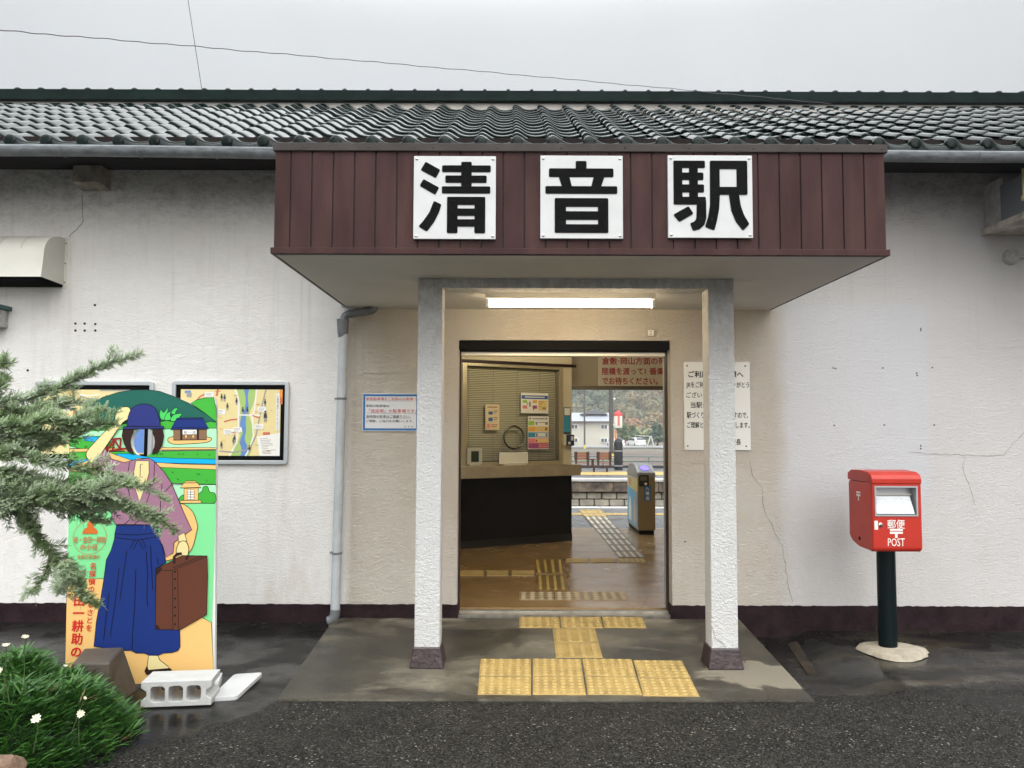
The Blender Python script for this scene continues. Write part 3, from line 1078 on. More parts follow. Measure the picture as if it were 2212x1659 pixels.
# papers on the glass: flat sheets with printed blocks
def sheet(x0, y0, x1, y1, label, paper, blocks, mats, name='poster'):
    u0, v1_ = bp(x0, y0)
    u1, v0_ = bp(x1, y1)
    o = thing(name, bf((u0 + u1) / 2, v0_, -.02), label, 'poster')
    m2 = MB()
    bbox(m2, u0, u1, v0_, v1_, -.028, -.020)
    m2.build('paper', paper, o)
    m2 = MB()
    for i, (a, b, c_, d_, mi) in enumerate(blocks):
        bbox(m2, u0 + (u1 - u0) * a, u0 + (u1 - u0) * c_, v1_ + (v0_ - v1_) * d_, v1_ + (v0_ - v1_) * b, -.0199, -.0185 + .0002 * i, mi)
    m2.build('print', mats, o)
P_white = mat('poster_white', (0.74, 0.73, 0.68), 0.5)
P_tan = mat('poster_tan', (0.62, 0.52, 0.33), 0.5)
P_blue = mat('print_blue', (0.02, 0.09, 0.30), 0.5)
P_teal = mat('print_teal', (0.03, 0.25, 0.40), 0.5)
P_grn = mat('print_green', (0.28, 0.48, 0.07), 0.5)
P_org = mat('print_orange', (0.70, 0.36, 0.05), 0.5)
P_pink = mat('print_pink', (0.66, 0.20, 0.22), 0.5)
P_pur = mat('print_purple', (0.30, 0.06, 0.20), 0.5)
P_yel = mat('print_yellow', (0.68, 0.52, 0.20), 0.5)
P_gry = mat('print_grey', (0.20, 0.19, 0.19), 0.5)
P_brn = mat('print_brown', (0.28, 0.11, 0.06), 0.5)
PM = [P_white, P_tan, P_blue, P_teal, P_grn, P_org, P_pink, P_pur, P_yel, P_gry, P_brn]
sheet(1050, 873, 1080, 929, 'tan notice with two small blue pictures on the ticket window', P_tan,
      [(.15, .09, .85, .13, 10), (.22, .28, .52, .40, 2), (.58, .24, .88, .28, 9), (.58, .32, .80, .35, 9), (.22, .52, .52, .66, 2), (.58, .50, .88, .54, 9), (.58, .58, .84, .61, 9), (.12, .76, .34, .92, 6), (.42, .78, .88, .81, 10), (.42, .85, .80, .88, 10)], PM)
sheet(1127, 848, 1186, 893, 'wide white poster with a blue heading and coloured boxes on the window', P_white,
      [(.02, .12, .98, .30, 2), (.14, .18, .86, .23, 0), (.06, .36, .22, .50, 4), (.42, .36, .58, .50, 5), (.06, .62, .22, .78, 6), (.42, .62, .58, .78, 7), (.62, .36, .96, .86, 8), (.29, .44, .35, .68, 9), (.66, .42, .84, .45, 10), (.66, .52, .76, .55, 10), (.66, .66, .74, .69, 9), (.78, .70, .90, .80, 9), (.22, .50, .25, .58, 9), (.44, .78, .47, .86, 9)], PM)
sheet(1142, 899, 1187, 970, 'tall poster of green, orange, blue and pink rows on the window', P_white,
      [(.06, .04, .14, .10, 9), (.84, .04, .92, .10, 9), (.20, .06, .80, .09, 9), (.02, .14, .30, .28, 4), (.33, .15, .97, .27, 0), (.36, .17, .44, .26, 9), (.48, .18, .80, .20, 9), (.82, .17, .95, .26, 9), (.02, .31, .98, .46, 5), (.34, .33, .96, .44, 8), (.82, .34, .92, .43, 10), (.02, .49, .98, .64, 3), (.34, .51, .96, .62, 0), (.37, .52, .46, .61, 9), (.84, .52, .92, .61, 9), (.02, .67, .98, .82, 6), (.34, .69, .96, .80, 8), (.36, .71, .44, .79, 10), (.02, .82, .98, .97, 7), (.50, .84, .95, .95, 6), (.54, .87, .90, .89, 10)], PM)
# small monitor, card tray, papers on the counter
t2 = thing('counter_display', bf(bp(1024, 998, .04)[0], ct1, .04), 'small grey display with a dark green screen on the ticket counter', 'display')
u0, u1 = bp(1008, 985, .03)[0], bp(1041, 985, .03)[0]
vt = bp(1024, 967, .03)[1]
mb = MB()
bbox(mb, u0, u1, ct1 + .02, vt, .0, .05)
bbox(mb, u0 + .03, u1 - .03, ct1 + .001, ct1 + .022, .0, .06)
mb.build('case', mat('grey_plastic', (0.42, 0.41, 0.34), 0.5), t2, bevel=.01)
mb = MB()
bbox(mb, u0 + .055, u1 - .055, ct1 + .055, vt - .045, .0505, .053)
mb.build('screen', mat('dark_green_screen', (0.018, 0.028, 0.018), 0.2), t2)
t2 = thing('coin_tray', bf(bp(1108, 998, .04)[0], ct1, .04), 'white card on a tray at the foot of the ticket window', 'tray')
u0, u1 = bp(1078, 985, .03)[0], bp(1140, 985, .03)[0]
mb = MB()
bbox(mb, u0 + .05, u1 - .05, ct1 + .001, ct1 + .022, -.005, .09)
mb.build('tray', mat('tray_plastic', (0.50, 0.47, 0.36), 0.5), t2, bevel=.003)
mb = MB()
bbox(mb, u0, u1, ct1 + .024, bp(1108, 977, .03)[1], .03, .037)
mb.build('card', P_white, t2, bevel=.002)
mb = MB()
bbox(mb, u0 + .012, u1 - .012, ct1 + .036, bp(1108, 977, .03)[1] - .012, .0372, .0385)
mb.build('card_face', mat('card_cream', (0.62, 0.60, 0.50), 0.5), t2)
# reader and strip on the office corner post
t2 = thing('card_reader', bf(-.05, bp(1230, 962, .03)[1], .03), 'dark blue card reader on a cream box at the office corner', 'card reader')
u0, u1 = bp(1216, 950, .02)[0], bp(1231, 950, .02)[0]
a0, a1 = bp(1223, 963, .05), bp(1239, 939, .05)
mb = MB()
bbox(mb, u0, u1, a0[1], a1[1], .001, .05)
mb.build('bracket_box', M_inwall, t2, bevel=.004)
mb = MB()
bbox(mb, a0[0], a1[0], a0[1], a1[1], .0505, .075)
mb.build('reader', mat('navy_plastic', (0.008, 0.022, 0.085), 0.3), t2, bevel=.008)
mb = MB()
w_, h_ = a1[0] - a0[0], a1[1] - a0[1]
bbox(mb, a0[0] + w_ * .5, a0[0] + w_ * .86, a0[1] + h_ * .48, a0[1] + h_ * .84, .0752, .0765)
bbox(mb, a0[0] + w_ * .14, a0[0] + w_ * .46, a0[1] + h_ * .14, a0[1] + h_ * .36, .0752, .0765)
mb.build('sticker', P_white, t2)
t2 = thing('notice_strip', bf(-.06, bp(1224, 938)[1], .0), 'tall narrow notice, picture above and blue below, on the office corner post', 'notice')
a0, a1 = bp(1217.5, 938), bp(1232, 880)
m_ = bp(1224, 897)[1]
mb = MB()
bbox(mb, a0[0], a1[0], a0[1], a1[1], .0005, .004)
mb.build('backing', mat('dark_print', (0.04, 0.05, 0.06), 0.5), t2)
mb = MB()
bbox(mb, a0[0] + .01, a1[0] - .01, m_, a1[1] - .012, .0042, .0055)
mb.build('picture', P_white, t2)
mb = MB()
bbox(mb, a0[0] + .005, a1[0] - .005, a0[1] + .03, m_ - .012, .0042, .0055)
mb.build('blue_panel', P_teal, t2)

# ------------------------------------------------------------------ ticket gate
ga = at(1392, 1155, z=ZF)
gY = ga.y
gx0, gx1 = at(1378, 1100, Y=gY).x, at(1416, 1100, Y=gY).x
gl_ = 1.05
gtop = at(1395, 1001, Y=gY + .25).z
t = thing('ticket_gate', ((gx0 + gx1) / 2, gY + gl_ / 2, ZF), 'waist-high ticket gate with a violet light and coloured side panel', 'ticket gate')
M_brz = mat('bronze_steel', (0.30, 0.24, 0.13), 0.33, metal=0.75)
M_gtop = mat('gate_grey', (0.24, 0.24, 0.25), 0.35, metal=0.3)
mb = MB()
zs = gtop - .20
mb.box(gx0, gx1, gY, gY + gl_, ZF + .06, zs)
mb.build('body', M_brz, t, bevel=.012)
mb = MB()
mb.box(gx0 + .02, gx1 - .02, gY + .02, gY + gl_ - .02, ZF, ZF + .06)
mb.build('foot', M_black, t)
prof = [(gY - .005, zs + .002), (gY + .02, zs + .075), (gY + .30, gtop - .02), (gY + .5, gtop), (gY + .8, gtop - .03), (gY + gl_, zs + .06), (gY + gl_, zs + .002)]
mb = MB()
mb.prism([(p[0], p[1]) for p in prof], lambda u, v, d: (d, u, v), gx0 - .005, gx1 + .005)
mb.build('cover', M_gtop, t, bevel=.012)
def topat(x, s, off):
    """point on the sloping reader face: s from front edge to crest"""
    return V((x, gY + .02 + .28 * s, zs + .075 + (gtop - .02 - zs - .075) * s)) + V((0, -.35, .94)).normalized() * off
wg = gx1 - gx0
mb = MB()
p4 = [topat(gx0 + wg * .12, .05, .002), topat(gx1 - wg * .1, .05, .002), topat(gx1 - wg * .14, .9, .002), topat(gx0 + wg * .16, .9, .002)]
mb.quad(*p4)
mb.build('reader_face', mat('reader_black', (0.02, 0.02, 0.024), 0.2), t, fix=False)
mb = MB()
mb.add([topat((gx0 + gx1) / 2 + wg * .26 * cos(a), .5 + .30 * sin(a), .006) for a in [2 * pi * i / 24 for i in range(24)]], [tuple(range(24))])
mb.build('reader_light', mat('violet_light', (0.15, 0.09, 0.95), 0.4, emit=1.1), t, fix=False)
mb = MB()
mb.prism(roundpoly([(gx0 + wg * .06, zs - .13), (gx0 + wg * .62, zs - .13), (gx0 + wg * .62, zs + .04), (gx0 + wg * .06, zs + .04)], .02), lambda u, v, d: (u, d, v), gY - .02, gY - .0005)
mb.build('display_box', mat('reader_black', (0, 0, 0)), t)
mb = MB()
mb.box(gx0 + wg * .14, gx0 + wg * .52, gY - .0215, gY - .0202, zs - .045, zs + .018)
mb.build('display', mat('olive_display', (0.10, 0.10, 0.05), 0.3), t)
mb = MB()
mb.lathe((gx0 + wg * .44, gY - .0205, zs - .092), [(0, -.001), (.022, -.001), (.022, 0)], 16, axis='y')
mb.build('arrow_mark', P_white, t)
mb = MB()
mb.box(gx0 + wg * .34, gx0 + wg * .74, gY - .004, gY - .0005, at(1400, 1082, Y=gY).z, at(1400, 1048, Y=gY).z)
stk = mb.build('sticker', mat('sticker_blue', (0.03, 0.13, 0.33), 0.5), t)
mb = MB()
s1 = at(1400, 1048, Y=gY).z
s0 = at(1400, 1082, Y=gY).z
hh_ = (s1 - s0) / 3.7
for i, ch in enumerate('入場用'):
    write(mb, ch, gx0 + wg * .54, s1 - hh_ * (1.1 + i * 1.18), hh_ * .95, lambda u, v: (u, gY - .0048, v), 0, None, .02, 'c')
mb.build('lettering', P_white, stk, fix=False)
# printed side panel
sz = [ZF + .10, ZF + .56, zs - .06]
mb = MB()
xs_ = gx0 - .001
def sp(y0, y1, z0, z1, mi, d):
    mb.add([(xs_ - d, y0, z0), (xs_ - d, y1, z0), (xs_ - d, y1, z1), (xs_ - d, y0, z1)], [(0, 1, 2, 3)], mi)
sp(gY + .02, gY + gl_ - .03, ZF + .10, zs - .01, 0, .001)
mb.add([(xs_ - .002, gY + .02, ZF + .62), (xs_ - .002, gY + gl_ - .03, ZF + .66), (xs_ - .002, gY + gl_ - .03, zs - .02), (xs_ - .002, gY + .02, zs - .02)], [(0, 1, 2, 3)], 1)
sp(gY + .60, gY + .85, zs - .16, zs - .05, 4, .003)
sp(gY + .12, gY + .2, ZF + .5, ZF + .88 - .2, 3, .003)
for yy, mi in ((.72, 2), (.25, 3)):
    pts = [(gY + yy - .12, ZF + .14), (gY + yy + .12, ZF + .14), (gY + yy + .13, ZF + .34), (gY + yy + .05, ZF + .50), (gY + yy - .05, ZF + .50), (gY + yy - .13, ZF + .34)]
    mb.add([(xs_ - .004, p, q) for p, q in pts], [tuple(range(6))], mi)
mb.build('side_panel', [mat('panel_blue', (0.10, 0.38, 0.58), 0.4, var=0.2, vscale=3), mat('panel_yellow', (0.58, 0.50, 0.14), 0.4), P_white, mat('panel_peach', (0.62, 0.36, 0.26), 0.4), mat('panel_rose', (0.55, 0.2, 0.22), 0.4)], t, fix=False)
# ------------------------------------------------------------------ tactile paving, every slab a thing
M_tac = (mat('yellow_tactile', (0.31, 0.212, 0.064), 0.65, var=0.28, vscale=5, bump=0.0007, bscale=160), mat('yellow_relief', (0.37, 0.26, 0.085), 0.6, var=0.12, vscale=9))
M_tac2 = (mat('aged_tactile', (0.15, 0.092, 0.018), 0.4, var=0.35, vscale=6), mat('aged_tactile_relief', (0.44, 0.31, 0.08), 0.4, var=0.2, vscale=6))  # base darkened and bars paled: grazing light put into the colours
M_tac3 = (mat('faded_tactile', (0.22, 0.16, 0.085), 0.45, var=0.3, vscale=9), mat('faded_tactile_relief', (0.42, 0.35, 0.23), 0.45, var=0.2))
M_tac4 = (mat('worn_path_tile', (0.11, 0.09, 0.055), 0.45, var=0.3, vscale=9), mat('worn_path_relief', (0.55, 0.50, 0.40), 0.35, var=0.2))  # light across the bars is likewise in the two colours
def tactile(q, kind, m_, label, group, z0=0.0, n=5, h=.006):
    """q: four frame corners (near-left, near-right, far-right, far-left)"""
    P = [at(x_, y_, z=z0) for x_, y_ in q]
    C = (P[0] + P[1] + P[2] + P[3]) / 4
    P = [V((C.x + (p.x - C.x) * .988, C.y + (p.y - C.y) * .966, p.z)) for p in P]
    m2 = MB()
    m2.hexa([(p.x, p.y, z0 + .0005) for p in P] + [(C.x + (p.x - C.x) * .985, C.y + (p.y - C.y) * .985, z0 + h) for p in P])
    def bil(u, v):
        return P[0] * (1 - u) * (1 - v) + P[1] * u * (1 - v) + P[2] * u * v + P[3] * (1 - u) * v
    if kind == 'dot':
        sz_ = min((P[1] - P[0]).length, (P[3] - P[0]).length) / n
        nv = max(2, round((P[3] - P[0]).length / sz_ / 1.0))
        nu = max(2, round((P[1] - P[0]).length / sz_))
        for i in range(nu):
            for j in range(nv):
                c_ = bil((i + .5) / nu, (j + .5) / nv)
                m2.lathe((c_.x, c_.y, z0 + h - .0005), [(sz_ * .34, 0), (sz_ * .31, .004), (sz_ * .22, .006), (0, .006)], 10)
    else:
        for i in range(4):
            u0, u1 = (i + .24) / 4, (i + .62) / 4
            if kind == 'bar':
                a = [bil(u0, .06), bil(u1, .06), bil(u1, .94), bil(u0, .94)]
            else:
                a = [bil(.04, u0), bil(.96, u0), bil(.96, u1), bil(.04, u1)]
            cc = sum(a, V()) / 4
            m2.hexa([(p.x, p.y, z0 + h - .0005) for p in a] + [(cc.x + (p.x - cc.x) * .94, cc.y + (p.y - cc.y) * .94, z0 + h + .0045) for p in a])
    for i in range(6, len(m2.m)):
        m2.m[i] = 1
    return tag(m2.build('tactile_tile', list(m_) if isinstance(m_, tuple) else [m_, m_]), label, 'paving tile', group)
GP = 'yellow tactile tiles on the porch'
cols_ = [(1037, 1148), (1150, 1255), (1257, 1365), (1367, 1474)]
fr_ = [(1031, 1148), (1150, 1267), (1269, 1389), (1389, 1513)]
md = [(1034, 1148), (1150, 1261), (1263, 1376), (1378, 1493)]
nth = ['leftmost', 'second', 'third', 'rightmost']
for i in range(4):
    dy = 3 if i == 3 else 0
    tactile([(md[i][0], 1462 + dy), (md[i][1], 1463 + dy), (cols_[i][1], 1425 + dy), (cols_[i][0], 1424 + dy)], 'dot', M_tac,
            '%s dotted yellow tile of the upper row in the large block between the columns' % nth[i], GP, 0.0, 6)
    tactile([(fr_[i][0], 1502 + dy), (fr_[i][1], 1503 + dy), (md[i][1], 1464 + dy), (md[i][0], 1463 + dy)], 'dot', M_tac,
            '%s dotted yellow tile of the lower row, next to the asphalt' % nth[i], GP, 0.0, 6)
for (x0, x1, x2, x3, lab) in ((1121, 1211, 1208, 1121, 'left'), (1212, 1304, 1298, 1209, 'middle'), (1305, 1398, 1388, 1299, 'right')):
    tactile([(x0, 1357), (x1, 1358), (x2, 1334), (x3, 1333)], 'dot', M_tac, '%s dotted yellow tile of the short row before the door sill' % lab, GP, 0.0, 5)
tactile([(1196, 1389), (1294, 1389), (1286, 1358), (1193, 1358)], 'bar', M_tac, 'yellow tile with four bars, next to the short dotted row', GP)
tactile([(1200, 1422), (1303, 1422), (1294, 1390), (1196, 1390)], 'bar', M_tac, 'yellow tile with four bars, next to the large dotted block', GP)
GI = 'tactile tiles on the concourse floor'
for x0, x1, x2, x3, lab in ((1121, 1198, 1197, 1121, 'left'), (1199, 1278, 1274, 1198, 'middle'), (1279, 1360, 1350, 1275, 'right')):
    tactile([(x0, 1297), (x1, 1297), (x2, 1279), (x3, 1279)], 'dot', M_tac3, '%s faded brown dotted tile just inside the door sill' % lab, GI, ZF, 4, .004)
tactile([(1161, 1278), (1228, 1278), (1222, 1242), (1159, 1242)], 'bar', M_tac2, 'dull yellow bar tile nearest the door inside', GI, ZF)
tactile([(1158, 1241), (1222, 1241), (1218, 1208), (1152, 1208)], 'bar', M_tac2, 'dull yellow bar tile second from the door inside', GI, ZF)
for i, (x0, x1) in enumerate(((905, 985), (986, 1047), (1049, 1100), (1102, 1157))):
    tactile([(x0, 1246), (x1, 1246), (x1, 1233), (x0, 1233)], 'cross', M_tac2, ('dull yellow strip tile running left, %s' % ('hidden behind the left jamb', 'at the left jamb', 'second from the jamb', 'against the bar tiles')[i]), GI, ZF)
for i, (x0, x1) in enumerate(((1220, 1273), (1274, 1336), (1337, 1397))):
    tactile([(x0, 1216), (x1, 1216), (x1 - (6 if i == 2 else 0), 1207), (x0, 1207)], 'cross' if i < 2 else 'dot', M_tac2, 'dull yellow strip tile running right, %s' % ('beside the bar tiles', 'middle one', 'at the turn of the path')[i], GI, ZF, 4)
pl_, pr_ = [(1337, 1206), (1251, 1103)], [(1396, 1206), (1300, 1103)]
ncp = 11
ys_ = [1206 - 1 - (1206 - 1102) * (1 - (1 - i / ncp) ** 1.5) for i in range(ncp + 1)]
ordn = ['first', 'second', 'third', 'fourth', 'fifth', 'sixth', 'seventh', 'eighth', 'ninth', 'tenth', 'last']
for i in range(ncp):
    def ed(e, y_):
        f = (e[0][1] - y_) / (e[0][1] - e[1][1])
        return (e[0][0] + (e[1][0] - e[0][0]) * f, y_)
    tactile([ed(pl_, ys_[i]), ed(pr_, ys_[i]), ed(pr_, ys_[i + 1] + .6), ed(pl_, ys_[i + 1] + .6)], 'bar', M_tac4 if i < 8 else M_tac, '%s slanting bar tile of the path to the platform, counted from the turn' % ordn[i], GI, ZF if i < 7 else .031)

# ------------------------------------------------------------------ near platform, track bed, far platform
M_plat = mat('wet_platform', (0.105, 0.108, 0.11), 0.32, spec=0.35, var=0.3, vscale=1.6, rvar=0.12)
M_edge = mat('edge_stone', (0.40, 0.395, 0.37), 0.7, var=0.15, vscale=5)
NY = at(1300, 1094, z=0.02).y
mb = MB()
mb.box(-30, 30, 12.3, NY - .32, -.9, .02)
tag(mb.build('near_platform', M_plat), kind='structure')
mb = MB()
xx = -12.0
i = 0
while xx < 14:
    mb.box(xx, xx + .59, NY - .32, NY, -.12, .022)
    xx += .6
mb.box(-12, 14, NY - .3, NY - .02, -.9, -.12)
tag(mb.build('near_platform_edge', M_edge, bevel=.006), kind='structure')
ty0, ty1 = at(1300, 1113, z=.02).y, at(1300, 1102, z=.02).y
GN = 'warning tiles along the near platform'
for i in range(13):
    x0 = at(1236, 1107, z=.02).x - .9 + i * .302
    m2 = MB()
    m2.box(x0, x0 + .299, ty0, ty0 + .3, .0205, .027)
    for a in range(4):
        for b in range(4):
            m2.lathe((x0 + .037 + a * .075, ty0 + .037 + b * .075, .0265), [(.026, 0), (.02, .006), (0, .006)], 8)
    tag(m2.build('warning_tile', M_tac[1]), 'yellow dotted warning tile in the row along the near platform edge', 'paving tile', GN)
FYY = NY + 4.1
fz = at(1300, 1034, Y=FYY).z
mb = MB()
mb.box(-30, 30, NY - .02, FYY + .2, -1.4, -1.05)
tag(mb.build('track_bed', mat('ballast', (0.16, 0.14, 0.12), 0.9, var=0.5, vscale=25, bump=0.03, bscale=22)), kind='structure')
GR = 'rails between the platforms'
for i, yy in enumerate((NY + 1.2, NY + 2.27)):
    m2 = MB()
    m2.box(-30, 30, yy - .035, yy + .035, -.95, -.91)
    m2.box(-30, 30, yy - .010, yy + .010, -1.03, -.95)
    m2.box(-30, 30, yy - .065, yy + .065, -1.05, -1.03)
    tag(m2.build('rail', mat('rusty_rail', (0.14, 0.08, 0.05), 0.5, metal=0.5)), ('rail nearer the station floor' if i == 0 else 'rail at the foot of the far block wall'), 'rail', GR)
# far platform wall: two courses of rough blocks under a dark stained coping
t = thing('far_platform', (2, FYY + 2.5, -1.05), 'far station platform on a wall of pale rough concrete blocks', 'platform')
zc = at(1300, 1062, Y=FYY).z
zc2 = at(1300, 1040, Y=FYY).z
M_blk = mat('rough_block', (0.30, 0.275, 0.225), 0.85, var=0.3, vscale=4.5, bump=0.012, bscale=18)
mb = MB()
random.seed(4)
bh = (zc - at(1300, 1093, Y=FYY).z) / 2
for r in range(6):
    zt_ = zc - .012 - r * bh
    off = .195 if r % 2 else 0
    for i in range(-20, 40):
        x0 = i * .385 + off
        pts = roundpoly([(x0 + .008, zt_ - bh + .008), (x0 + .377, zt_ - bh + .008), (x0 + .377, zt_ - .008), (x0 + .008, zt_ - .008)], .03, 2)
        d = random.uniform(0, .012)
        n = len(pts)
        vs = [(u, FYY + .03, v) for u, v in pts] + [(x0 + .19 + (u - x0 - .19) * .9, FYY - d, zt_ - bh / 2 + (v - zt_ + bh / 2) * .86) for u, v in pts]
        mb.add(vs, [(j, (j + 1) % n, (j + 1) % n + n, j + n) for j in range(n)] + [tuple(range(n, 2 * n))])
mb.build('block_wall', M_blk, t, bevel=0.006)
mb = MB()
mb.box(-30, 30, FYY + .03, FYY + .3, -1.2, zc2 - .02)
mb.build('mortar', mat('dark_mortar', (0.03, 0.026, 0.022), 0.9), t)
mb = MB()
for i in range(-8, 14):
    mb.box(i * 1.15 + .3, i * 1.15 + 1.44, FYY - .10, FYY + .2, zc + .004, zc2 + .0)
mb.build('stained_beam', mat('stained_concrete', (0.035, 0.030, 0.026), 0.8, col2=(0.22, 0.17, 0.12), vscale=4.5), t, bevel=.008)
mb = MB()
mb.box(-30, 30, FYY - .14, FYY + .3, zc2 + .003, fz)
mb.build('coping_stone', M_edge, t, bevel=.01)
PBY = at(1300, 1011, z=fz).y
mb = MB()
mb.box(-30, 30, FYY + .3, PBY + .4, fz - .3, fz - .003)
mb.build('deck', M_plat, t)
mb = MB()
mb.box(-30, 30, at(1300, 1026, z=fz).y, at(1300, 1019, z=fz).y, fz - .002, fz + .008)
mb.build('warning_strip', M_tac[1], t)
# kerb wall and fence at the back of the far platform
t = thing('platform_fence', (2, PBY + .3, fz), 'low dark kerb and grey pipe fence behind the far platform', 'fence')
mb = MB()
mb.box(-30, 30, PBY + .1, PBY + .3, fz - .3, at(1300, 1006, Y=PBY).z)
mb.build('kerb', mat('dark_kerb', (0.03, 0.03, 0.03), 0.8, var=0.3), t)
M_pipe = mat('fence_pipe', (0.11, 0.15, 0.14), 0.5)
z1, z2 = at(1300, 986, Y=PBY + .2).z, at(1300, 996, Y=PBY + .2).z
kz = at(1300, 1006, Y=PBY).z
for zz_ in (z1, z2):
    mb = MB()
    mb.tube([(-10, PBY + .2, zz_), (14, PBY + .2, zz_)], .022, 6)
    mb.build('pipe', M_pipe, t)
for i in range(12):
    mb = MB()
    xx = -6 + i * 1.5
    mb.tube([(xx, PBY + .2, kz - .05), (xx, PBY + .2, z1)], .022, 6)
    mb.build('post', M_pipe, t)
# bench: two seats on one bar, a small table between
BY = at(1280, 1020, z=fz).y
t = thing('platform_bench', (at(1280, 1020, z=fz).x, BY, fz), 'brown two seat bench with a small table, seen from behind', 'bench')
M_bfr = mat('dark_red_frame', (0.035, 0.012, 0.012), 0.5)
M_bwd = mat('brown_slats', (0.18, 0.075, 0.035), 0.5, var=0.15)
def bx(x_): return at(x_, 990, Y=BY).x
def bz_(y_): return at(1280, y_, Y=BY).z
for xa, xb_ in ((1240.5, 1273), (1288.5, 1321)):
    xa, xb_ = bx(xa), bx(xb_)
    m2 = MB()
    for j in range(3):
        h0 = bz_(993) + (bz_(976.5) - bz_(993)) * j / 3
        h1 = bz_(993) + (bz_(976.5) - bz_(993)) * (j + 1) / 3 - .008
        m2.box(xa + .09, xb_ - .09, BY - .035, BY - .015, h0, h1)
    m2.build('backrest', M_bwd, t)
    m2 = MB()
    m2.box(xa + .05, xb_ - .03, BY + .02, BY + .42, bz_(1000.5), bz_(999))
    m2.build('seat', M_bwd, t)
    for xe in (xa, xb_ - .09):
        m2 = MB()
        m2.box(xe, xe + .09, BY - .03, BY - .001, bz_(994), bz_(976))
        m2.hexa([(xe + .02, BY - .03, bz_(1005)), (xe + .08, BY - .03, bz_(1005)), (xe + .08, BY + .02, bz_(1005)), (xe + .02, BY + .02, bz_(1005)), (xe + .02, BY - .03, bz_(994)), (xe + .08, BY - .03, bz_(994)), (xe + .08, BY + .01, bz_(994)), (xe + .02, BY + .01, bz_(994))])
        m2.build('armrest', M_bfr, t)
m2 = MB()
m2.box(bx(1250), bx(1321), BY - .03, BY + .05, bz_(1009), bz_(1005.5))
m2.build('beam', M_bfr, t)
for px in (1254, 1283, 1311):
    m2 = MB()
    m2.box(bx(px) - .03, bx(px) + .03, BY - .02, BY + .04, fz, bz_(1008))
    m2.build('leg', M_bfr, t)
m2 = MB()
m2.box(bx(1273), bx(1287), BY - .02, BY + .3, bz_(993.5), bz_(991.5))
m2.box(bx(1278), bx(1283), BY, BY + .1, bz_(1006), bz_(993.5))
m2.build('table', M_bfr, t)
# wrapped post with a red and white cap lamp
SY = BY + 1.4
def sx(x_): return at(x_, 950, Y=SY).x
def sz_(y_): return at(1336, y_, Y=SY).z
pxm = sx(1335.5)
t = thing('signal_post', (pxm, SY, fz), 'black wrapped post carrying a white lamp with a red pointed cap', 'signal')
mb = MB()
r_ = (sx(1345) - sx(1326)) / 2
mb.lathe((pxm, SY, 0), [(r_ * .95, fz), (r_, sz_(1000)), (r_, sz_(957)), (r_ * .8, sz_(951)), (r_ * .3, sz_(947)), (0, sz_(947))], 14)
mb.build('wrapping', mat('black_wrap', (0.012, 0.012, 0.014), 0.6, bump=0.01, bscale=20), t)
mb = MB()
for yy in (974, 1006):
    mb.lathe((pxm, SY, sz_(yy)), [(r_ * 1.03, -.015), (r_ * 1.03, .015)], 14)
mb.build('strap', mat('grey_strap', (0.3, 0.3, 0.3), 0.5), t)
mb = MB()
mb.tube([(pxm - .01, SY, sz_(950)), (pxm - .005, SY, sz_(925))], .025, 8)
mb.build('pole', M_gutter, t)
mb = MB()
mb.box(sx(1327.5), sx(1331.5), SY - .04, SY, sz_(950), sz_(930))
mb.build('orange_plate', mat('orange_plate', (0.55, 0.20, 0.04), 0.5), t)
mb = MB()
rl = (sx(1344.5) - sx(1326.5)) / 2
mb.lathe((pxm, SY, 0), [(0, sz_(925)), (rl * .9, sz_(925)), (rl, sz_(923)), (rl, sz_(896))], 14)
mb.build('lamp', P_white, t)
mb = MB()
mb.box(pxm - .035, pxm + .035, SY - rl - .006, SY - rl + .03, sz_(920), sz_(897))
mb.build('stripe', mat('pale_red', (0.5, 0.18, 0.14), 0.5), t)
mb = MB()
mb.lathe((pxm, SY, 0), [(rl * 1.08, sz_(898)), (rl * 1.1, sz_(895)), (rl * .5, sz_(890)), (0, sz_(885))], 14)
mb.build('cap', mat('red_cap', (0.55, 0.03, 0.03), 0.4), t)

# ------------------------------------------------------------------ beyond the line
def gp(x_, y_, d):
    return at(x_, y_, Y=d)
k = nodes_of('farmland', (0.2, 0.16, 0.12), 0.9)
x, y, z = k.xyz()
c = k.mix(k.rng(k.noise(0.08, 4, (0.3, 1, 1)), 0.4, 0.6), (0.085, 0.066, 0.054), (0.12, 0.097, 0.08))
gr_ = k.math('MAXIMUM', k.rng(k.noise(0.25, 5, (0.4, 1, 1)), 0.56, 0.64), k.rng(y, 46, 40))
c = k.mix(gr_, c, (0.085, 0.13, 0.045))
k.link(c, k.b.inputs['Base Color'])
M_field = k.M
zb = at(1300, 966, Y=150).z                          # ground at the house
zr = at(1300, 985, Y=62).z
mb = MB()
G_ = [(PBY + .3, -1.1), (34, -1.2), (62, zr), (110, (zr + zb) / 2), (150, zb), (230, zb - .3), (900, zb - .3)]
mb.add([(x_, d, h) for d, h in G_ for x_ in (-700, -60, 0, 60, 700)], [(j * 5 + i, j * 5 + i + 1, (j + 1) * 5 + i + 1, (j + 1) * 5 + i) for j in range(len(G_) - 1) for i in range(4)])
tag(mb.build('field', M_field, fix=False), kind='structure')
mb = MB()
def strip(mb, xa, xb_, d0, d1, off):
    def hz__(d):
        for (a, ha), (b, hb_) in zip(G_, G_[1:]):
            if a <= d <= b:
                return ha + (hb_ - ha) * (d - a) / (b - a)
        return zb
    mb.add([(xa, d0, hz__(d0) + off), (xb_, d0, hz__(d0) + off), (xb_, d1, hz__(d1) + off), (xa, d1, hz__(d1) + off)], [(0, 1, 2, 3)])
mb = MB()
strip(mb, -100, 100, 118, 141, .06)
tag(mb.build('road', mat('road_asphalt', (0.06, 0.06, 0.062), 0.5), fix=False), kind='structure')
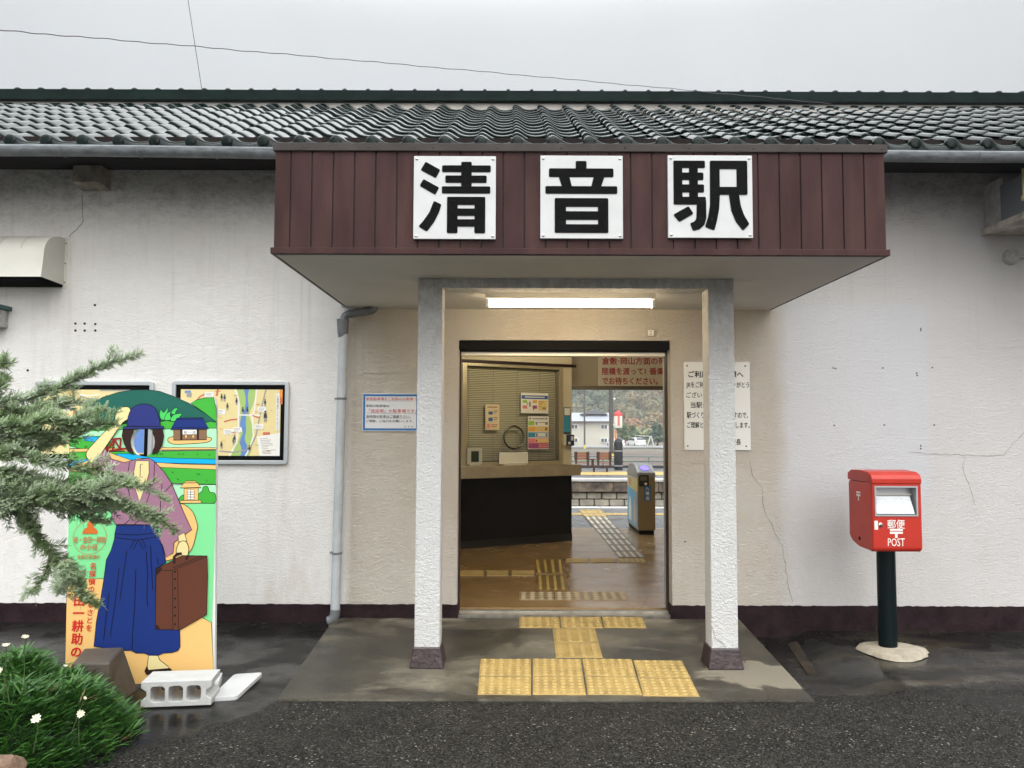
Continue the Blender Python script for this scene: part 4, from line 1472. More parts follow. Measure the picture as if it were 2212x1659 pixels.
mb = MB()
mb.box(-100, 100, 141, 141.6, zb - .5, at(1390, 963, Y=141).z)
tag(mb.build('road_kerb_wall', mat('pale_kerb', (0.42, 0.42, 0.41), 0.7)), 'long pale low wall along the far side of the road', 'wall')
mb = MB()
strip(mb, -20, at(1330, 1000, Y=30).x, 26.5, 40, .05)
tag(mb.build('wet_car_park', mat('wet_pavement', (0.22, 0.23, 0.24), 0.14, rvar=0.08), fix=False), kind='structure')
# two storey house
HY = 152
def hx(x_): return at(x_, 940, Y=HY).x
def hzz(y_): return at(1280, y_, Y=HY).z
t = thing('house', (hx(1250), HY, zb), 'cream two storey house with a pale tiled roof across the road', 'house')
M_hw = mat('cream_house', (0.46, 0.44, 0.37), 0.8)
mb = MB()
mb.box(hx(1160), hx(1321), HY, HY + 9, zb - 1, hzz(909))
mb.box(hx(1321), hx(1338), HY + 2, HY + 9, zb - 1, at(1330, 935, Y=HY).z)
mb.build('wall', M_hw, t)
mb = MB()
e0, e1 = hzz(910), hzz(895)
for sgn in (1,):
    mb.add([(hx(1155), HY - .8, e0), (hx(1326), HY - .8, e0), (hx(1322), HY + 4.5, e1 + .4), (hx(1160), HY + 4.5, e1 + .4), (hx(1326), HY + 10, e0), (hx(1155), HY + 10, e0)], [(0, 1, 2, 3), (3, 2, 4, 5), (1, 4, 2), (0, 3, 5)])
rf = mb.build('roof', mat('pale_roof', (0.26, 0.28, 0.31), 0.5, spec=0.2, var=0.1), t, fix=False)
mb = MB()
g0 = HY + 2
mb.prism([(hx(1256), hzz(894)), (hx(1284), hzz(886)), (hx(1288), hzz(883.5)), (hx(1292), hzz(886)), (hx(1316), hzz(894))], lambda u, v, d: (u, d, v), g0, g0 + 3)
mb.build('gable', mat('dark_roof_tile', (0.10, 0.10, 0.11), 0.5), rf)
mb = MB()
mb.box(hx(1155), hx(1326), HY - .85, HY - .01, hzz(911.5), hzz(910))
mb.build('gutter', mat('brown_gutter', (0.09, 0.05, 0.05), 0.6), rf)
for xa, ya in ((1234, 917), (1298, 917), (1234, 946), (1298, 946)):
    m2 = MB()
    m2.box(hx(xa - .6), hx(xa + 15), HY - .12, HY - .001, hzz(ya + 10), hzz(ya))
    f = m2.build('window', P_white, t)
    for j in range(2):
        m2 = MB()
        m2.box(hx(xa + .4 + j * 7), hx(xa + 6.4 + j * 7), HY - .14, HY - .121, hzz(ya + 9), hzz(ya + 1))
        m2.build('pane', mat('dark_window', (0.05, 0.06, 0.07), 0.15), f)
# utility poles and a yellow stay guard
M_pole = mat('grey_pole', (0.075, 0.065, 0.06), 0.8, var=0.2)
GPOLE = 'utility poles behind the far platform'
def pole(pxt, pxb, yb, d, r, lab):
    a, b = at(pxb, yb, Y=d), at(pxt, 780, Y=d)
    t = thing('utility_pole', a, lab, 'utility pole', GPOLE)
    m2 = MB()
    m2.tube([(a.x, d, a.z - 1), (b.x, d, b.z)], [r, r * .8], 10)
    m2.build('pole', M_pole, t)
    return t, a
t1, a1_ = pole(1262, 1263, 974, 112, .135, 'thinner utility pole standing farther away, left of the other')
mb = MB()
mb.lathe((a1_.x, 112, 0), [(.17, at(1263, 972, Y=112).z), (.17, at(1263, 961, Y=112).z)], 10)
mb.build('yellow_guard', mat('yellow_guard', (0.6, 0.48, 0.08), 0.5), t1)
t1, a2_ = pole(1318.5, 1322, 1000, 60, .185, 'thicker utility pole standing nearer, right of the other')
mb = MB()
mb.lathe((a2_.x + .05, 60 - .1, 0), [(.15, at(1324, 992, Y=60).z), (.15, at(1324, 980, Y=60).z)], 10)
mb.build('yellow_guard', mat('yellow_guard', (0, 0, 0)), t1)
mb = MB()
for yy in (862, 918):
    p = at(1324 + (3 if yy < 900 else 0), yy, Y=60)
    mb.lathe((p.x, p.y, p.z), [(0, -.09), (.07, -.09), (.09, 0), (.07, .09), (0, .09)], 8)
mb.build('insulator', P_white, t1)
mb = MB()
a, b = at(1331, 1002, Y=58), at(1326.5, 957, Y=58)
mb.tube([a, b], .085, 8)
tag(mb.build('stay_guard', mat('yellow_guard', (0, 0, 0))), 'slanting yellow sleeve on a stay wire beside the poles', 'stay guard')
mb = MB()
a, b = at(1236, 880, Y=100), at(1320, 848, Y=60)
mb.tube([a.lerp(b, i / 12) - V((0, 0, .5 * sin(pi * i / 12))) for i in range(13)], .02, 4)
tag(mb.build('overhead_wire', M_pole), 'thin wire between the two utility poles', 'wire')
# parked cars, rear view
GC = 'white cars parked beside the house'
M_car = mat('white_car_paint', (0.72, 0.73, 0.74), 0.2, coat=0.4)
M_cg = mat('car_glass', (0.02, 0.025, 0.03), 0.08)
def car(xc, d, z0, W2, sc, yaw, label):
    t = thing('parked_car', (xc, d, z0), label, 'car', GC)
    R = Matrix.Rotation(yaw, 3, 'Z')
    def T(p): return tuple(R @ (V(p) * sc) + V((xc, d, z0)))
    prof = [(0, .25), (-.02, .75), (.06, .98), (.75, 1.38), (1.6, 1.46), (2.4, 1.38), (3.1, .98), (4.1, .78), (4.25, .5), (4.2, .25)]
    m2 = MB()
    n = len(prof)
    vs = []
    for s_ in (-1, 1):
        for (l, h) in prof:
            ww = .86 if h < 1.0 else .86 - (h - 1.0) * .5
            vs.append(T((s_ * ww, l, h)))
    m2.add(vs, [tuple(range(n))[::-1], tuple(range(n, 2 * n))] + [(i, (i + 1) % n, (i + 1) % n + n, i + n) for i in range(n)])
    m2.build('body', M_car, t, bevel=.06 * sc)
    m2 = MB()
    m2.add([T(p) for p in ((-.66, .07, 1.02), (.66, .07, 1.02), (.60, .68, 1.38), (-.60, .68, 1.38))], [(0, 1, 2, 3)])
    m2.v = [(p[0], p[1] - .03, p[2] + .03) for p in m2.v]
    m2.build('rear_window', M_cg, t, fix=False)
    m2 = MB()
    m2.add([T(p) for p in ((-.89, .7, 1.0), (-.89, 3.0, 1.0), (-.76, 2.35, 1.34), (-.76, .95, 1.34))], [(0, 1, 2, 3)])
    m2.build('side_window', M_cg, t, fix=False)
    for s_ in (-1, 1):
        m2 = MB()
        m2.add([T(p) for p in ((s_ * .82, -.035, .72), (s_ * .60, -.035, .72), (s_ * .60, .02, .92), (s_ * .82, .02, .92))], [(0, 1, 2, 3)])
        m2.build('tail_light', mat('tail_light_red', (0.35, 0.02, 0.02), 0.3), t, fix=False)
    for s_ in (-1, 1):
        for l in (.75, 3.35):
            m2 = MB()
            cpt = T((s_ * .80, l, .30))
            m2.lathe(cpt, [(0, -.1), (.3 * sc, -.1), (.3 * sc, .1), (0, .1)], 14, axis='x')
            m2.build('wheel', mat('tyre', (0.012, 0.012, 0.012), 0.7), t)
    m2 = MB()
    m2.add([T(p) for p in ((-.2, -.05, .55), (.2, -.05, .55), (.2, -.05, .68), (-.2, -.05, .68))], [(0, 1, 2, 3)])
    m2.build('number_plate', P_white, t, fix=False)
CY_ = 146
cz_ = zb + .0
car(at(1344, 950, Y=CY_).x - .4, CY_, at(1344, 966, Y=CY_).z, .9, 1.18, radians(14), 'white car half hidden behind the signal post')
car(at(1385, 950, Y=CY_).x, CY_, at(1385, 965, Y=CY_).z, .9, 1.18, radians(14), 'white car standing clear to the right, beside the trees')
# carport roof and A-frame
t = thing('carport', (at(1390, 948, Y=157).x, 157, zb), 'flat pale carport roof on thin posts over the parked cars', 'carport')
mb = MB()
a, b = at(1374, 940, Y=157), at(1416, 942, Y=157)
mb.hexa([(a.x, 154, a.z - .15), (b.x, 154, b.z - .15), (b.x, 160, b.z - .15), (a.x, 160, a.z - .15), (a.x, 154, a.z), (b.x, 154, b.z), (b.x, 160, b.z), (a.x, 160, a.z)])
mb.build('roof', mat('carport_roof', (0.5, 0.5, 0.47), 0.5), t)
for px in (1377, 1413):
    mb = MB()
    p = at(px, 942, Y=157)
    mb.tube([(p.x, 157, zb - .5), (p.x, 157, p.z - .1)], .06, 6)
    mb.build('post', M_gutter, t)
t = thing('frame_stand', (at(1406, 962, Y=140).x, 140, zb), 'pale A shaped stand beside the road', 'stand')
for xa in (1398.5, 1412.5):
    mb = MB()
    a, b = at(xa, 964, Y=140), at(1405.5 + (xa - 1405) * .1, 942, Y=140)
    mb.tube([a, b], .11, 6)
    mb.build('leg', mat('pale_stand', (0.5, 0.5, 0.47), 0.6), t)

# ---- trees beside the house: trunk, limbs, tiers of leaf cards
def leafmat(name, c1, c2, trans=0.0):
    k = nodes_of(name, c1, 0.6)
    at_ = k.new('Attribute')
    at_.attribute_name = 'hue'
    cc = k.mix(at_.outputs['Fac'], c1, c2)
    k.link(cc, k.b.inputs['Base Color'])
    if trans:
        tl = k.t.nodes.new('ShaderNodeBsdfTranslucent')
        k.link(cc, tl.inputs['Color'])
        ms_ = k.t.nodes.new('ShaderNodeMixShader')
        ms_.inputs[0].default_value = trans
        k.link(k.b.outputs[0], ms_.inputs[1])
        k.link(tl.outputs[0], ms_.inputs[2])
        ou = [n_ for n_ in k.t.nodes if n_.type == 'OUTPUT_MATERIAL'][0]
        k.link(ms_.outputs[0], ou.inputs['Surface'])
    return k.M
def cards(name, centers, mats, size, parent=None, hues=None, per=60, squash=.75, seed=1, aspect=1.6, crown_normals=False, loose=.5):
    """leaf cards filling clumps; centers: (x, y, z, radius); hue = the leaf's own tint"""
    rnd = random.Random(seed)
    vs, fs, hu, nrm = [], [], [], []
    for ci, (cx_, cy_, cz__, r) in enumerate(centers):
        h0 = hues[ci] if hues else rnd.random()
        for i in range(per):
            d = V((rnd.gauss(0, 1), rnd.gauss(0, 1), rnd.gauss(0, 1))).normalized()
            q = r * (0.45 + 0.55 * rnd.random() ** .5) * (1 + .15 * sin(5 * d.x + ci) * sin(4 * d.z + ci * 2))
            p = V((cx_ + d.x * q, cy_ + d.y * q, cz__ + d.z * q * squash))
            nn = (d + V((rnd.gauss(0, loose), rnd.gauss(0, loose), rnd.gauss(0, loose) + loose * .6))).normalized()
            e1 = nn.orthogonal().normalized()
            e1 = Matrix.Rotation(rnd.random() * 6.28, 3, nn) @ e1
            e2 = nn.cross(e1)
            s_ = size * (.6 + .8 * rnd.random())
            o = len(vs)
            vs += [p - e1 * s_ * aspect * .5, p + e2 * s_ * .5, p + e1 * s_ * aspect * .5, p - e2 * s_ * .5]
            fs.append((o, o + 1, o + 2, o + 3))
            hu += [min(1, max(0, h0 + rnd.gauss(0, .08)))] * 4
            dn = (d + V((rnd.gauss(0, .25), rnd.gauss(0, .25), rnd.gauss(0, .25)))).normalized()
            nrm += [tuple(dn)] * 4
    me = bpy.data.meshes.new(name)
    org = V(centers[0][:3])
    me.from_pydata([tuple(v - org) for v in vs], [], fs)
    me.materials.append(mats)
    A = me.attributes.new('hue', 'FLOAT', 'POINT')
    A.data.foreach_set('value', hu)
    if crown_normals:
        me.polygons.foreach_set('use_smooth', [True] * len(fs))
        me.normals_split_custom_set_from_vertices(nrm)
    o = bpy.data.objects.new(name, me)
    COL.objects.link(o)
    o.location = org
    if parent:
        o.parent = parent
        o.matrix_parent_inverse = wm(parent).inverted()
    return o
M_pine = leafmat('pine_leaf', (0.025, 0.055, 0.03), (0.06, 0.10, 0.045))
M_shrub = leafmat('garden_leaf', (0.05, 0.09, 0.03), (0.14, 0.18, 0.06))
M_bark = mat('bark', (0.06, 0.045, 0.035), 0.9)
GT = 'garden trees behind the parked cars'
def garden_tree(px, pyb, pyt, d, wpx, mt, label, tiers, name):
    a, b = at(px, pyb, Y=d), at(px, pyt, Y=d)
    H_ = b.z - a.z
    R_ = wpx / FPX * d / 2
    t = thing(name, a, label, 'tree', GT)
    m2 = MB()
    m2.tube([a, a + V((R_ * .12, 0, H_ * .4)), b - V((0, 0, H_ * .1))], [.22, .15, .06], 7)
    cs = []
    rnd = random.Random(px)
    for i in range(tiers):
        f = i / max(1, tiers - 1)
        zz__ = a.z + H_ * (.35 + .6 * f)
        rr = R_ * (1 - .55 * f)
        for j in range(4):
            an = rnd.random() * 6.28
            c_ = (a.x + cos(an) * rr * .6, d + sin(an) * rr * .6, zz__ + rnd.uniform(-.2, .2), rr * .55)
            cs.append(c_)
            m2.tube([(a.x, d, zz__ - .3), c_[:3]], [.07, .03], 5)
    m2.build('trunk', M_bark, t)
    cards('crown', cs, mt, .45, t, None, 110, .5, px)
garden_tree(1347, 962, 917, 158, 30, M_shrub, 'bright green tree directly behind the signal post', 4, 'garden_tree')
garden_tree(1369, 962, 922, 162, 28, M_shrub, 'clipped green tree between the two cars', 4, 'garden_tree')
garden_tree(1420, 964, 916, 150, 36, M_pine, 'dark layered pine at the right of the carport', 5, 'pine_tree')
garden_tree(1400, 962, 938, 166, 26, M_shrub, 'low bushy tree behind the carport', 3, 'garden_tree')

# ---- wooded hill
k = nodes_of('hill_ground', (0.17, 0.165, 0.11), 1.0)
M_hillg = k.M
def hillz(x_, y_):
    f = min(1, max(0, (y_ - 235) / 200))
    return zb - .5 + 62 * f ** .85 + 7 * sin(x_ * .028 + 1) * f + 5 * sin(y_ * .05 + x_ * .03) * f
mb = MB()
xs = [-130 + 8 * i for i in range(51)]
ys = [228 + 6 * i for i in range(36)]
nx = len(xs)
mb.add([(x_, y_, hillz(x_, y_)) for y_ in ys for x_ in xs], [(j * nx + i, j * nx + i + 1, (j + 1) * nx + i + 1, (j + 1) * nx + i) for j in range(len(ys) - 1) for i in range(nx - 1)], 0, True)
tag(mb.build('hill', M_hillg, fix=False), kind='structure')
rnd = random.Random(9)
cs, hs = [], []
for j in range(46):
    for i in range(24):
        y_ = 236 + j * 4.2 + rnd.uniform(-2, 2)
        x_ = -5 + i * 5 + rnd.uniform(-2.4, 2.4)
        r = rnd.uniform(2.2, 4.2)
        cs.append((x_, y_, hillz(x_, y_) + r * .75, r))
        v = .5 + .5 * sin(x_ * .05 + y_ * .02 + 2) * cos(y_ * .06 - x_ * .022)
        hs.append(min(1, max(0, v * .8 + rnd.gauss(.12, .16))))
k = nodes_of('autumn_leaves', (0.1, 0.1, 0.05), 0.7)
at_ = k.new('Attribute')
at_.attribute_name = 'hue'
rp = k.new('ValToRGB')
el = rp.color_ramp.elements
el[0].position = 0.0
el[0].color = (0.095, 0.135, 0.085, 1)
el[1].position = 1.0
el[1].color = (0.42, 0.19, 0.10, 1)
for p_, c_ in ((.35, (0.14, 0.165, 0.095)), (.6, (0.26, 0.205, 0.095)), (.8, (0.38, 0.22, 0.11))):
    e = el.new(p_)
    e.color = (*c_, 1)
k.link(at_.outputs['Fac'], rp.inputs[0])
k.link(rp.outputs[0], k.b.inputs['Base Color'])
tl = k.t.nodes.new('ShaderNodeBsdfTranslucent')
k.link(rp.outputs[0], tl.inputs['Color'])
ms_ = k.t.nodes.new('ShaderNodeMixShader')
ms_.inputs[0].default_value = .4
k.link(k.b.outputs[0], ms_.inputs[1])
k.link(tl.outputs[0], ms_.inputs[2])
k.link(ms_.outputs[0], [n_ for n_ in k.t.nodes if n_.type == 'OUTPUT_MATERIAL'][0].inputs['Surface'])
tag(cards('hillside_forest', cs, k.M, .7, None, hs, 230, .85, 5, 1.4, False, .22), 'autumn woodland covering the hill beyond the houses', 'forest', kind='stuff')
rnd = random.Random(19)
cs = [(at(x_, 930, Y=225).x + rnd.uniform(-2, 2), 222 + rnd.uniform(-4, 4), zb + rnd.uniform(1, 3.4), rnd.uniform(1.6, 2.8)) for x_ in range(1180, 1500, 5)]
tag(cards('hedge_row', cs, leafmat('bamboo_leaf', (0.12, 0.15, 0.05), (0.22, 0.23, 0.09)), .7, None, None, 90, .8, 6), 'pale green thicket along the foot of the hill', 'thicket', kind='stuff')
# ------------------------------------------------------------------ station name boards on the canopy
GS = 'white station name boards on the maroon canopy'
BF = CYF - .012
STROKES = {
 '清': [[(73,36),(165,86),(138,138),(42,88)], [(60,143),(159,196),(135,241),(37,186)],
        [(127,278),(174,300),(160,348),(130,408),(85,468),(32,436),(65,398),(100,348)],
        (176,58,480,100), (197,121,455,166), (176,188,478,232), (295,36,361,191), (209,253,275,476), (380,253,447,476), (209,253,447,302), (209,325,447,369), (209,391,447,435)],
 '音': [(219,34,287,90), (53,80,454,134), [(112,128),(179,128),(197,198),(135,198)], [(332,128),(399,128),(375,198),(314,198)], (31,190,477,237),
        (89,264,159,477), (357,264,421,477), (89,264,421,317), (89,345,421,397), (89,425,421,477)],
 '駅': [(33,34,87,307), (128,34,181,290), (33,34,225,80), (33,108,215,155), (33,182,218,232), (33,259,228,307),
        [(173,280),(230,275),(230,392),(218,432),(188,460),(148,470),(131,422),(158,412),(170,392)], [(123,317),(153,364),(66,415),(30,370)],
        [(255,34),(313,34),(313,252),(308,332),(295,402),(278,467),(221,444),(241,382),(253,312)], (255,34,481,85), (416,34,481,245), (255,197,481,245),
        [(368,240),(429,240),(438,312),(458,372),(490,427),(451,467),(408,412),(381,342)]]}
for ch, x0, y0, x1, y1, lab in (('清', 893, 339, 1071.5, 517, 'leftmost white square board with the character 清'), ('音', 1167, 338, 1344.5, 516, 'middle white square board with the character 音'), ('駅', 1443, 337.5, 1623, 514.5, 'rightmost white square board with the character 駅')):
    a, b = at(x0, y1, Y=BF), at(x1, y0, Y=BF)
    t = thing('name_board', ((a.x + b.x) / 2, BF, a.z), lab, 'sign', GS)
    mb = MB()
    mb.box(a.x, b.x, BF - .012, CYF - .001, a.z, b.z)
    mb.build('board', M_white, t, bevel=.002)
    sx_, sz2 = (b.x - a.x) / 512, (b.z - a.z) / 512
    mb = MB()
    for i, s_ in enumerate(STROKES[ch]):
        if isinstance(s_, tuple):
            s_ = [(s_[0], s_[1]), (s_[2], s_[1]), (s_[2], s_[3]), (s_[0], s_[3])]
        pts = roundpoly([V((u, v)) for u, v in s_], 9, 3)
        pts = [(a.x + u * sx_, b.z - v * sz2) for u, v in pts]
        mb.prism(pts, lambda u, v, d: (u, d, v), BF - .0145 - i * .0002, BF - .0118)
    mb.build('character', M_ink, t)
    for u in (18, 494):
        for v in (18, 494):
            m2 = MB()
            m2.lathe((a.x + u * sx_, BF - .0125, b.z - v * sz2), [(0, -.004), (.006, -.004), (.009, 0)], 10, axis='y')
            m2.build('bolt', M_steel, t)

# ------------------------------------------------------------------ notices on the wall
def wfn(d):
    return lambda u, v: (u, WALL - d, v)
def wall_rect(x0, y0, x1, y1):
    a, b = at(x0, y1, Y=WALL), at(x1, y0, Y=WALL)
    return a.x, b.x, a.z, b.z
M_navy = mat('blue_print', (0.012, 0.13, 0.36), 0.5)
M_redp = mat('red_print', (0.55, 0.06, 0.06), 0.5)
M_drk = mat('dark_print_ink', (0.03, 0.03, 0.035), 0.5)
a0, a1, b0, b1 = wall_rect(784, 931.5, 905, 850)
b0, b1 = min(b0, b1), max(b0, b1)
t = thing('parking_notice', ((a0 + a1) / 2, WALL, b0), 'white notice with a blue border and red and black writing beside the left column', 'notice')
mb = MB()
mb.box(a0, a1, WALL - .012, WALL - .001, b0, b1)
mb.build('board', mat('pale_notice', (0.66, 0.68, 0.70), 0.5), t)
mb = MB()
q = .018
for r_ in ((a0 + .006, a1 - .006, b1 - .006 - q, b1 - .006), (a0 + .006, a1 - .006, b0 + .006, b0 + .006 + q), (a0 + .006, a0 + .006 + q, b0 + .006 + q, b1 - .006 - q), (a1 - .006 - q, a1 - .006, b0 + .006 + q, b1 - .006 - q)):
    mb.box(r_[0], r_[1], WALL - .0135, WALL - .0119, r_[2], r_[3])
mb.build('border', M_navy, t)
ww, hh_ = a1 - a0, b1 - b0
def nr(mb, body, fx0, fx1, fy0, fy1):
    """a row between fractions of the board (of its 2212-wide close-up)"""
    z0 = b1 - hh_ * fy1
    write(mb, body, a0 + ww * fx0, z0 + hh_ * (fy1 - fy0) * .1, hh_ * (fy1 - fy0) * .98, wfn(.0135), 0, ww * (fx1 - fx0), .008)
mb = MB()
nr(mb, '駅前駐車場をご利用のお客様へ', .065, .955, .095, .185)
nr(mb, '「送迎用」の駐車場です。', .115, .955, .41, .515)
mb.build('red_lettering', M_redp, t, fix=False)
mb = MB()
nr(mb, '駅前の駐車場は、', .07, .49, .29, .365)
nr(mb, '長時間の駐車はご遠慮下さい。', .07, .85, .57, .65)
nr(mb, 'ご理解、ご協力をお願いします。', .07, .90, .695, .77)
nr(mb, '清　音　駅', .74, .90, .855, .895)
mb.build('black_lettering', M_drk, t, fix=False)
mb = MB()
for fx0, fx1, fy in ((.065, .955, .198), (.065, .955, .528), (.065, .87, .655)):
    mb.box(a0 + ww * fx0, a0 + ww * fx1, WALL - .0135, WALL - .0119, b1 - hh_ * fy - .0012, b1 - hh_ * fy + .0012)
mb.build('underline', mat('grey_rule', (0.25, 0.22, 0.22), 0.5), t)

a0, a1, b0, b1 = wall_rect(1476, 972.5, 1621, 782)
b0, b1 = min(b0, b1), max(b0, b1)
ww, hh_ = a1 - a0, b1 - b0
t = thing('station_notice', ((a0 + a1) / 2, WALL, b0), 'tall white notice with black writing half hidden behind the right column', 'notice')
mb = MB()
mb.box(a0, a1, WALL - .014, WALL - .001, b0, b1)
mb.build('board', mat('notice_white', (0.70, 0.70, 0.67), 0.4), t, bevel=.002)
mb = MB()
for body, fx0, fx1, fy0, fy1, bd in (('ご利用のお客様へ', .07, .90, .10, .178, .03), ('JRをご利用いただきありがとう', .035, .985, .222, .295, .012), ('ございます。', .035, .48, .342, .41, .012), ('当駅は、', .10, .40, .45, .525, .012), ('駅づくりに　　　　ますので、', .04, .965, .563, .642, .012), ('ご理解とご協力をお願いします。', .04, .985, .678, .752, .012), ('清音駅長', .55, .85, .868, .945, .012)):
    z0 = b1 - hh_ * fy1
    me_w = ww * (fx1 - fx0)
    write(mb, body, a0 + ww * fx0, z0 + hh_ * (fy1 - fy0) * .1, hh_ * (fy1 - fy0) * 1.0, wfn(.0155), 0, me_w, bd)
mb.build('lettering', M_ink, t, fix=False)
mb = MB()
for u in (.05, .93):
    for v in (.045, .955):
        mb.lathe((a0 + ww * u, WALL - .0145, b1 - hh_ * v), [(0, -.003), (.006, -.002), (.007, 0)], 8, axis='y')
mb.build('screw', M_ink, t)

# number plate over the door
a0, a1, b0, b1 = wall_rect(1397, 727, 1413, 712)
t = thing('number_plate', ((a0 + a1) / 2, WALL, b0), 'small square white plate over the right end of the doorway', 'plate')
mb = MB()
mb.box(a0, a1, WALL - .018, WALL - .001, min(b0, b1), max(b0, b1))
mb.build('frame', mat('grey_plate_frame', (0.35, 0.30, 0.24), 0.5), t, bevel=.003)
mb = MB()
mb.box(a0 + .006, a1 - .006, WALL - .0195, WALL - .0181, min(b0, b1) + .006, max(b0, b1) - .006)
mb.build('face', P_white, t)
mb = MB()
write(mb, '2', (a0 + a1) / 2, min(b0, b1) + .014, .05, wfn(.0205), 0, None, .0, 'c')
mb.build('lettering', P_gry, t, fix=False)

# ------------------------------------------------------------------ framed walking maps
M_mapy = mat('map_yellow', (0.74, 0.62, 0.30), 0.35)
M_mapg = mat('map_green', (0.36, 0.52, 0.15), 0.35)
M_mapb = mat('map_blue', (0.12, 0.24, 0.55), 0.35)
M_mapr = mat('map_red', (0.55, 0.12, 0.09), 0.35)
M_mapo = mat('map_orange', (0.80, 0.28, 0.03), 0.35)
M_mapw = mat('map_white', (0.78, 0.77, 0.72), 0.35)
M_mapk = mat('map_dark', (0.03, 0.04, 0.06), 0.35)
M_mapn = mat('map_tan', (0.62, 0.40, 0.12), 0.35)
M_mapgr = mat('map_grey', (0.32, 0.31, 0.29), 0.35)
MAPM = [M_mapy, M_mapg, M_mapb, M_mapr, M_mapo, M_mapw, M_mapk, M_mapn, M_mapgr]
GM = 'framed walking maps on the white wall'
def map_board(x0, y0, x1, y1, label, right, seed):
    a0, a1, b0, b1 = wall_rect(x0, y1, x1, y0)
    b0, b1 = min(b0, b1), max(b0, b1)
    t = thing('map_board', ((a0 + a1) / 2, WALL, b0), label, 'map board', GM)
    fwid = .034
    outer = roundpoly([V((a0, b0)), V((a1, b0)), V((a1, b1)), V((a0, b1))], .035, 5)
    inner = roundpoly([V((a0 + fwid, b0 + fwid)), V((a1 - fwid, b0 + fwid)), V((a1 - fwid, b1 - fwid)), V((a0 + fwid, b1 - fwid))], .002, 5)
    n = len(outer)
    m2 = MB()
    vs = [(u, WALL - .002, v) for u, v in outer] + [(u, WALL - .034, v) for u, v in outer] + [(u, WALL - .034, v) for u, v in inner] + [(u, WALL - .01, v) for u, v in inner]
    m2.add(vs, [(r * n + i, r * n + (i + 1) % n, (r + 1) * n + (i + 1) % n, (r + 1) * n + i) for r in range(3) for i in range(n)])
    m2.build('frame', M_alu, t, bevel=.004)
    m2 = MB()
    m2.box(a0 + fwid - .004, a1 - fwid + .004, WALL - .016, WALL - .003, b0 + fwid - .004, b1 - fwid + .004)
    m2.build('border', M_ink, t)
    g = fwid + .038
    c0, c1, d0, d1 = a0 + g, a1 - g, b0 + g, b1 - g
    W_, H_ = c1 - c0, d1 - d0
    m2 = MB()
    lay = [0]
    def poly(pts, mi):
        lay[0] += 1
        d = .0165 + .00006 * lay[0]
        m2.add([(c0 + W_ * u, WALL - d, d1 - H_ * v) for u, v in pts], [tuple(range(len(pts)))[::-1]], mi)
    def rect(u0, v0, u1, v1, mi):
        poly([(u0, v0), (u1, v0), (u1, v1), (u0, v1)], mi)
    def line(pts, w_, mi):
        for (ua, va), (ub_, vb) in zip(pts, pts[1:]):
            dx, dy = (ub_ - ua) * W_, (vb - va) * H_
            l_ = math.hypot(dx, dy) or 1
            px, py = -dy / l_ * w_ / W_, dx / l_ * w_ / H_
            poly([(ua - px, va - py), (ua + px, va + py), (ub_ + px, vb + py), (ub_ - px, vb - py)], mi)
    rect(0, 0, 1, 1, 0)
    rnd = random.Random(seed)
    if right:
        gl_ = smooth([(.56, 0), (.58, .1), (.60, .3), (.58, .5), (.60, .7), (.56, .85), (.52, 1)], 5)
        gr2 = smooth([(.70, 1), (.73, .8), (.74, .6), (.69, .4), (.73, .2), (.76, 0)], 5)
        poly([tuple(p) for p in gl_ + gr2], 1)
        rv = smooth([(.63, 0), (.65, .15), (.64, .3), (.61, .42), (.60, .55), (.63, .65), (.60, .78), (.62, .9), (.61, 1)], 5)
        rv2 = smooth([(.66, 1), (.68, .88), (.65, .75), (.66, .62), (.655, .5), (.66, .4), (.68, .25), (.67, .12), (.68, 0)], 5)
        poly([tuple(p) for p in rv + rv2], 2)
        line([(.54, 0), (.57, .1), (.58, .3), (.585, .55), (.57, .8), (.50, 1)], .006, 5)
        line([(.755, 0), (.74, .3), (.72, .4), (.735, .7), (.70, .9), (.66, 1)], .006, 5)
        line([(.40, .93), (.55, .95), (.70, .90), (.76, .70), (.79, .45), (.82, .2), (.85, 0)], .006, 8)
        line([(.58, .385), (.80, .39)], .006, 5)
        line([(.44, .49), (.50, .46), (.57, .45)], .006, 3)
        line([(.16, .17), (.20, .10), (.28, .05)], .006, 3)
        line([(.72, .39), (.79, .43)], .005, 3)
        rect(.04, .02, .10, .06, 2)
        rect(.06, .05, .11, .12, 8)
        rect(.34, .02, .40, .03, 3)
        line([(.37, 0), (.36, .1)], .008, 3)
        # paper scroll with writing
        poly([(.77, .71), (1, .65), (1, 1), (.80, 1)], 5)
        rect(.83, .645, .90, .685, 3)
        for i in range(10):
            u = .80 + .004 * i
            line([(u, .745 + i * .025 - .0), (u + rnd.uniform(.06, .15), .735 + i * .025)], .0022, 8)
        rect(.955, .06, .99, .62, 5)
        rect(.99, 0, 1.018, .22, 4)
        rect(.995, .12, 1.012, .21, 3)
    else:
        for i in range(26):
            u, v = rnd.uniform(.02, .9), rnd.uniform(.02, .9)
            rect(u, v, u + rnd.uniform(.02, .09), v + rnd.uniform(.02, .06), rnd.choice([1, 5, 5, 7, 3, 8, 2]))
        for i in range(7):
            u, v = rnd.uniform(.0, .8), rnd.uniform(0, .9)
            line([(u, v), (u + .08, v + rnd.uniform(-.1, .1)), (u + .2, v + rnd.uniform(-.12, .12))], .005, rnd.choice([3, 5, 8]))
        poly([(.80, .38), (1, .30), (1, .98), (.72, .98), (.70, .6)], 2)
        rect(.55, 0, .86, .02, 8)
    # speech labels with grey lines of print, small walkers in dark coats
    lab = [(.24, .04), (.36, .30), (.44, .60), (.53, .57), (.77, .26), (.745, .52)] if right else [(.2, .25), (.55, .3), (.72, .40), (.35, .5), (.78, .8)]
